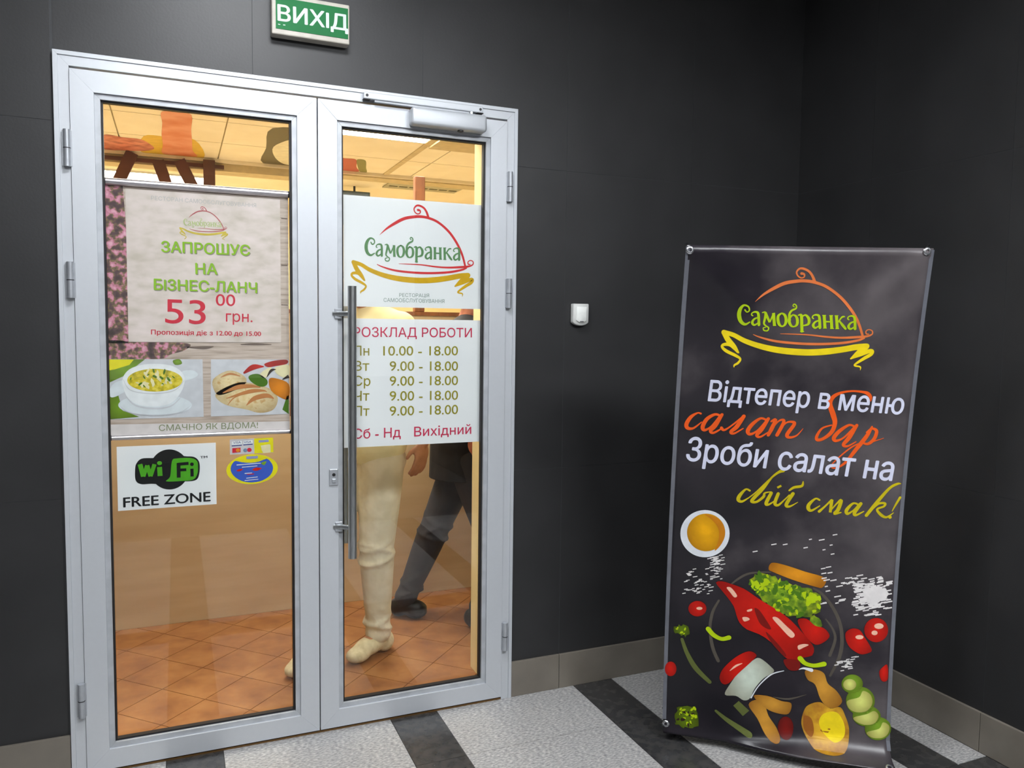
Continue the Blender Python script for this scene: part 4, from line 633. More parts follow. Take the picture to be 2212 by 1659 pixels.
('ban','tomato_shine','rose',5,[('P',[278,393.4,275.8,388.8,269.7,385.5,261.9,384.8,255.5,387,252.8,391.1,255,395.7,261.2,399,268.9,399.7,275.4,397.5]),('P',[338.5,437,336,431,328.9,426.9,319.9,426.1,312.4,429.1,309.4,434.5,311.8,440.5,318.9,444.6,327.9,445.4,335.4,442.4]),('P',[-249,452.7,-250.8,449.3,-255.8,446.9,-262,446.4,-267.2,448,-269.3,451.1,-267.5,454.5,-262.5,456.9,-256.2,457.4,-251,455.8]),('P',[321,412.3,319.5,407.4,314.9,404,309.2,403.5,304.3,406.1,302.3,410.7,303.8,415.6,308.3,418.9,314.1,419.4,319,416.9]),]),
('ban','dill_print','mossgreen',3,[('K',[-342.2,359.4,-344.2,362.9,-344,371,-343.1,377.7,-341.9,376.3,-330.2,376.7,-326.1,386.7,-321.4,379.6,-314.6,381.8,-312.8,387.6,-299.7,383,-294.7,380.8,-294.5,377.3,-293.1,377.3,-289.4,361.9,-288.6,359.3,-289,351.5,-300.1,346.7,-303.5,353.2,-300.7,350.1,-302.5,338,-308.4,348.8,-317.8,342.5,-319.9,347.6,-328.5,352.3,-332.6,352.2,-337.4,349.6,-343.3,357.4]),('K',[-332,32,-330.9,47.2,-328.5,46.8,-321.1,57.8,-326,68.6,-318.2,73.2,-303.5,75.8,-299.3,78.2,-292.2,79.1,-289.7,81.3,-271.5,77.7,-260.8,81.6,-259.8,72.6,-252.9,58.9,-250.2,48.9,-247.8,25.4,-247.8,11.4,-265.3,5.4,-266.7,1.5,-277.2,0,-295.3,3.1,-299.9,-5.1,-309.1,0.9,-315.8,7.6,-327.8,5.3,-331.3,13.5,-325.6,11.5,-327.5,18.7]),]),
('ban','dill_light','limelight',4,[('K',[-285.1,44.8,-289.7,42.2,-297.2,48.6,-295,55.4,-289,55.6,-282.6,49.9]),('K',[-291.9,31.7,-295.6,29.1,-301.3,31.1,-302.5,35.3,-298.2,36.3,-293.1,35.9]),('K',[-315.1,61.1,-315.1,65.5,-310.8,71.1,-306.4,70.7,-306.5,65.8,-311.1,59.5]),('K',[-304.6,27,-305.4,30.2,-301.6,34.3,-297.5,35.4,-299.2,30.7,-301.6,27.9]),('K',[-257.1,38.2,-261.9,37.9,-261.9,46.7,-258.9,52.1,-254.1,49.5,-252.9,40.6]),('K',[-272.7,33.2,-274.8,35.7,-271,41.5,-266.8,41.9,-267.1,37.2,-270.1,33.1]),('K',[-257.5,67.8,-262.9,67.6,-268.1,72.8,-269,80.1,-262.1,81.9,-257,73.7]),('K',[-315.2,42.3,-316.2,48.1,-312.4,55.5,-307.1,57.1,-305.1,51.8,-309.9,44.2]),('K',[-277.5,63.3,-276.6,69.2,-272.4,74.1,-267.6,75.2,-265.9,70.2,-272.1,63.5]),('K',[-288.1,9.8,-290.5,12.7,-290.8,20.3,-286.3,22.2,-282.4,19.8,-283.7,10.9]),('K',[-271.1,15.2,-276.3,17.4,-279.3,22.1,-278.8,26.8,-274.4,27,-272.4,21.5]),('K',[-309.5,58.2,-305.8,65.1,-298.7,68.4,-292.1,67.7,-296.3,61.4,-302.2,58.4]),('K',[-316.1,61.1,-314.2,64.1,-311,66.6,-308.6,65.4,-310.1,62.6,-313,60.9]),('K',[-261.2,44.4,-265.3,39.3,-273.8,43.6,-277.6,50.3,-270.6,54.1,-262.3,50.1]),('K',[-312.2,348.7,-310.2,352.4,-307.9,355,-305.1,354.9,-305,351.7,-308.6,349.2]),('K',[-337.3,366.7,-336.4,370.2,-331.8,369.9,-328.2,368.8,-329.7,365.1,-334.9,364.7]),('K',[-331.7,365.1,-332.8,370.2,-332.1,375.5,-329.1,376.1,-327.2,373.9,-328.6,369.4]),('K',[-306,363.5,-309.1,366.2,-307.4,372.2,-304.4,377.1,-301.4,372.8,-303,366.3]),('K',[-322.6,351.5,-321.1,357.4,-314.7,361.4,-311.6,358.9,-310.2,354.4,-316.8,352.4]),]),
('ban','dill_shade','char',4.3,[('K',[-307.5,43,-311,43.9,-314,46,-314.3,49.7,-310.9,48.6,-307.9,46.8]),('K',[-275.3,11.6,-276.7,14.7,-274.5,19.5,-271,22.1,-269.7,18.1,-272.3,13.6]),('K',[-291.5,48,-298.9,52,-306.4,56.2,-303.1,62,-297.9,61.8,-294.2,56.5]),('K',[-266.6,38.4,-271.7,41.3,-274.7,48.7,-271.3,52.6,-266.8,52.5,-266.1,45.4]),('K',[-284.2,52.1,-286.7,53.2,-286.6,58.2,-284.3,62.9,-281,60,-281.4,53.5]),('K',[-282.8,43,-282.2,46.3,-278.4,50.5,-274.2,49.8,-276.4,45.3,-280.1,41.4]),('K',[-275.2,51.2,-273.1,55.8,-266.9,58.3,-261.1,56.8,-266.1,51.9,-271,49.9]),('K',[-282.4,0.9,-286,6.4,-287.9,13.1,-284.6,18.6,-281,13.9,-279.9,7.7]),('K',[-293.2,29,-298.2,23.2,-308.2,20.9,-311,26.7,-307.9,32.9,-298.5,33.2]),('K',[-325.8,23,-323.5,27,-316.8,32.1,-314.2,27.6,-316.3,23,-322.1,21.4]),]),
('ban','celery_print','celery',2,[('S',[-314.1,330.1,10.9,-295.2,279.6,14.5,-263.3,226.1,18.1,-214.5,179.9,13.5]),('S',[-189.8,75.1,9,-146,44,16,-77.1,8,22]),('S',[-122.8,112.1,26.6,-87.9,79.9,30.8]),]),
('ban','knife_blade_print','paleblade',4,[('P',[-161.1,139.7,-146.3,178.8,-110.6,238.6,-74.4,274.9,-50,286.6,-11.5,258.7,-2.5,241.5,-34.5,215.1,-62,175.1,-77.3,136.5,-98,126.9,-123.8,139.8]),]),
('ban','knife_edge_print','china',5,[('S',[-73.2,139.3,4.4,-49.9,185.8,3.5,-10.3,231.5,4.3,30.1,249.6,2.6]),('S',[78.7,259.5,2.6,94.7,265.7,6.8,119.2,261.6,12.7]),]),
('ban','knife_rim_print','wire',3,[('S',[1.2,151,2.6,50.7,150.4,6.9,106.8,173.1,1.7]),]),
('ban','wood_handle_print','wood',5,[('P',[99.1,257.2,131.2,265.1,159.8,254.9,173.4,221,202.4,197.9,221.7,165.1,204.7,141.1,176.9,137.5,151.6,165.3,133.5,211.9,108.6,226.9]),('P',[-80.7,113.1,-52.2,135.1,-26.4,115.6,-12.7,81.1,13.5,44,25,9.7,6.9,-6.5,-22.9,16.1,-49.7,66.9]),('P',[-65.2,147.2,-19.5,153,26.4,140.6,59.4,135.8,52.7,99,19.9,94.6,-22,107.1]),]),
('ban','cherry_print','darkred',4,[('P',[69.5,52.1,67.6,35.3,61.1,21.1,51.2,12.3,39.9,10.6,29.4,16.5,21.9,28.6,18.8,44.8,20.8,61.7,27.3,76,37.3,84.7,48.5,86.2,59,80.3,66.5,68.1]),]),
('ban','potato_print','potato',4,[('P',[101.1,114.4,116.4,138.6,152.2,152.1,185,134.2,216.6,142.6,233.6,114.2,247.1,72.6,244.6,29,225.8,0.3,186.4,-14.4,141.9,-8.1,112.6,22.7,94.7,69]),]),
('ban','potato_light','sun',5,[('P',[165.8,114,205.4,123.6,230.7,87.7,232.2,44.5,201.1,22.6,168.3,44.1,150.9,81.2]),]),
('ban','potato_shade','brown',5,[('P',[101.8,96.7,126.3,91.1,136,48.2,124.5,28.9,103.4,52.4]),('P',[155.9,55.5,187.7,64.3,176.3,45.2]),]),
('ban','courgette_skin_print','grass',4,[('P',[284.1,231.4,283,221.2,278.6,211.6,271.5,203.5,262.4,197.8,252.2,195,241.7,195.4,232.2,198.9,224.5,205.3,219.3,213.8,217.2,223.8,218.4,234.1,222.8,243.8,229.9,251.8,239,257.5,249.3,260.2,259.7,259.8,269.2,256.2,276.9,249.8,282.1,241.2]),('P',[323.7,177.6,322.1,162.5,316.2,148.4,306.7,136.5,294.5,128,280.7,123.9,266.6,124.4,253.8,129.7,243.3,139.1,236.4,151.8,233.5,166.6,235.1,181.9,241,196.2,250.6,208.2,262.9,216.6,276.7,220.5,290.8,219.8,303.6,214.4,313.9,204.8,320.9,192.2]),('P',[343.9,128.7,342.1,117.6,336.3,107.1,327,98.1,315,91.5,301.6,87.9,288.1,87.8,275.7,91.1,265.7,97.6,259,106.6,256.5,117.3,258.2,128.5,264.1,139.1,273.5,148.2,285.5,154.8,299,158.2,312.5,158.1,324.9,154.7,334.8,148.1,341.3,139.2]),('P',[377.4,90.6,375.8,78.3,370.4,66.7,361.8,56.8,350.7,49.7,338.2,46,325.6,46.1,314,50,304.7,57.4,298.5,67.5,296.1,79.4,297.6,91.8,303,103.6,311.8,113.5,322.9,120.6,335.5,124.1,348.1,123.9,359.6,119.8,368.9,112.4,375,102.3]),]),
('ban','courgette_flesh_print','flesh',5,[('P',[263.4,226.9,262.7,220.7,260,214.9,255.7,210.1,250.1,206.7,243.8,205,237.4,205.2,231.6,207.3,226.9,211.1,223.7,216.2,222.4,222.2,223.2,228.4,225.9,234.2,230.2,239,235.8,242.5,242.1,244.1,248.5,243.9,254.3,241.7,259,237.9,262.2,232.8]),('P',[237.5,167.1,274.3,184.6,285.2,207.6,309.2,197.4,316.2,168.1,299.7,140.2,268.5,131.8,244.4,141.8]),('P',[261.4,113.6,300.1,129.4,323.1,143.1,337.3,127.8,324.6,100.5,293.6,92,265.8,101.2]),('P',[302.4,67.4,340.7,85.5,351.6,108.3,371.3,98.2,368.3,72.4,349.6,54.9,318.5,52.6]),]),
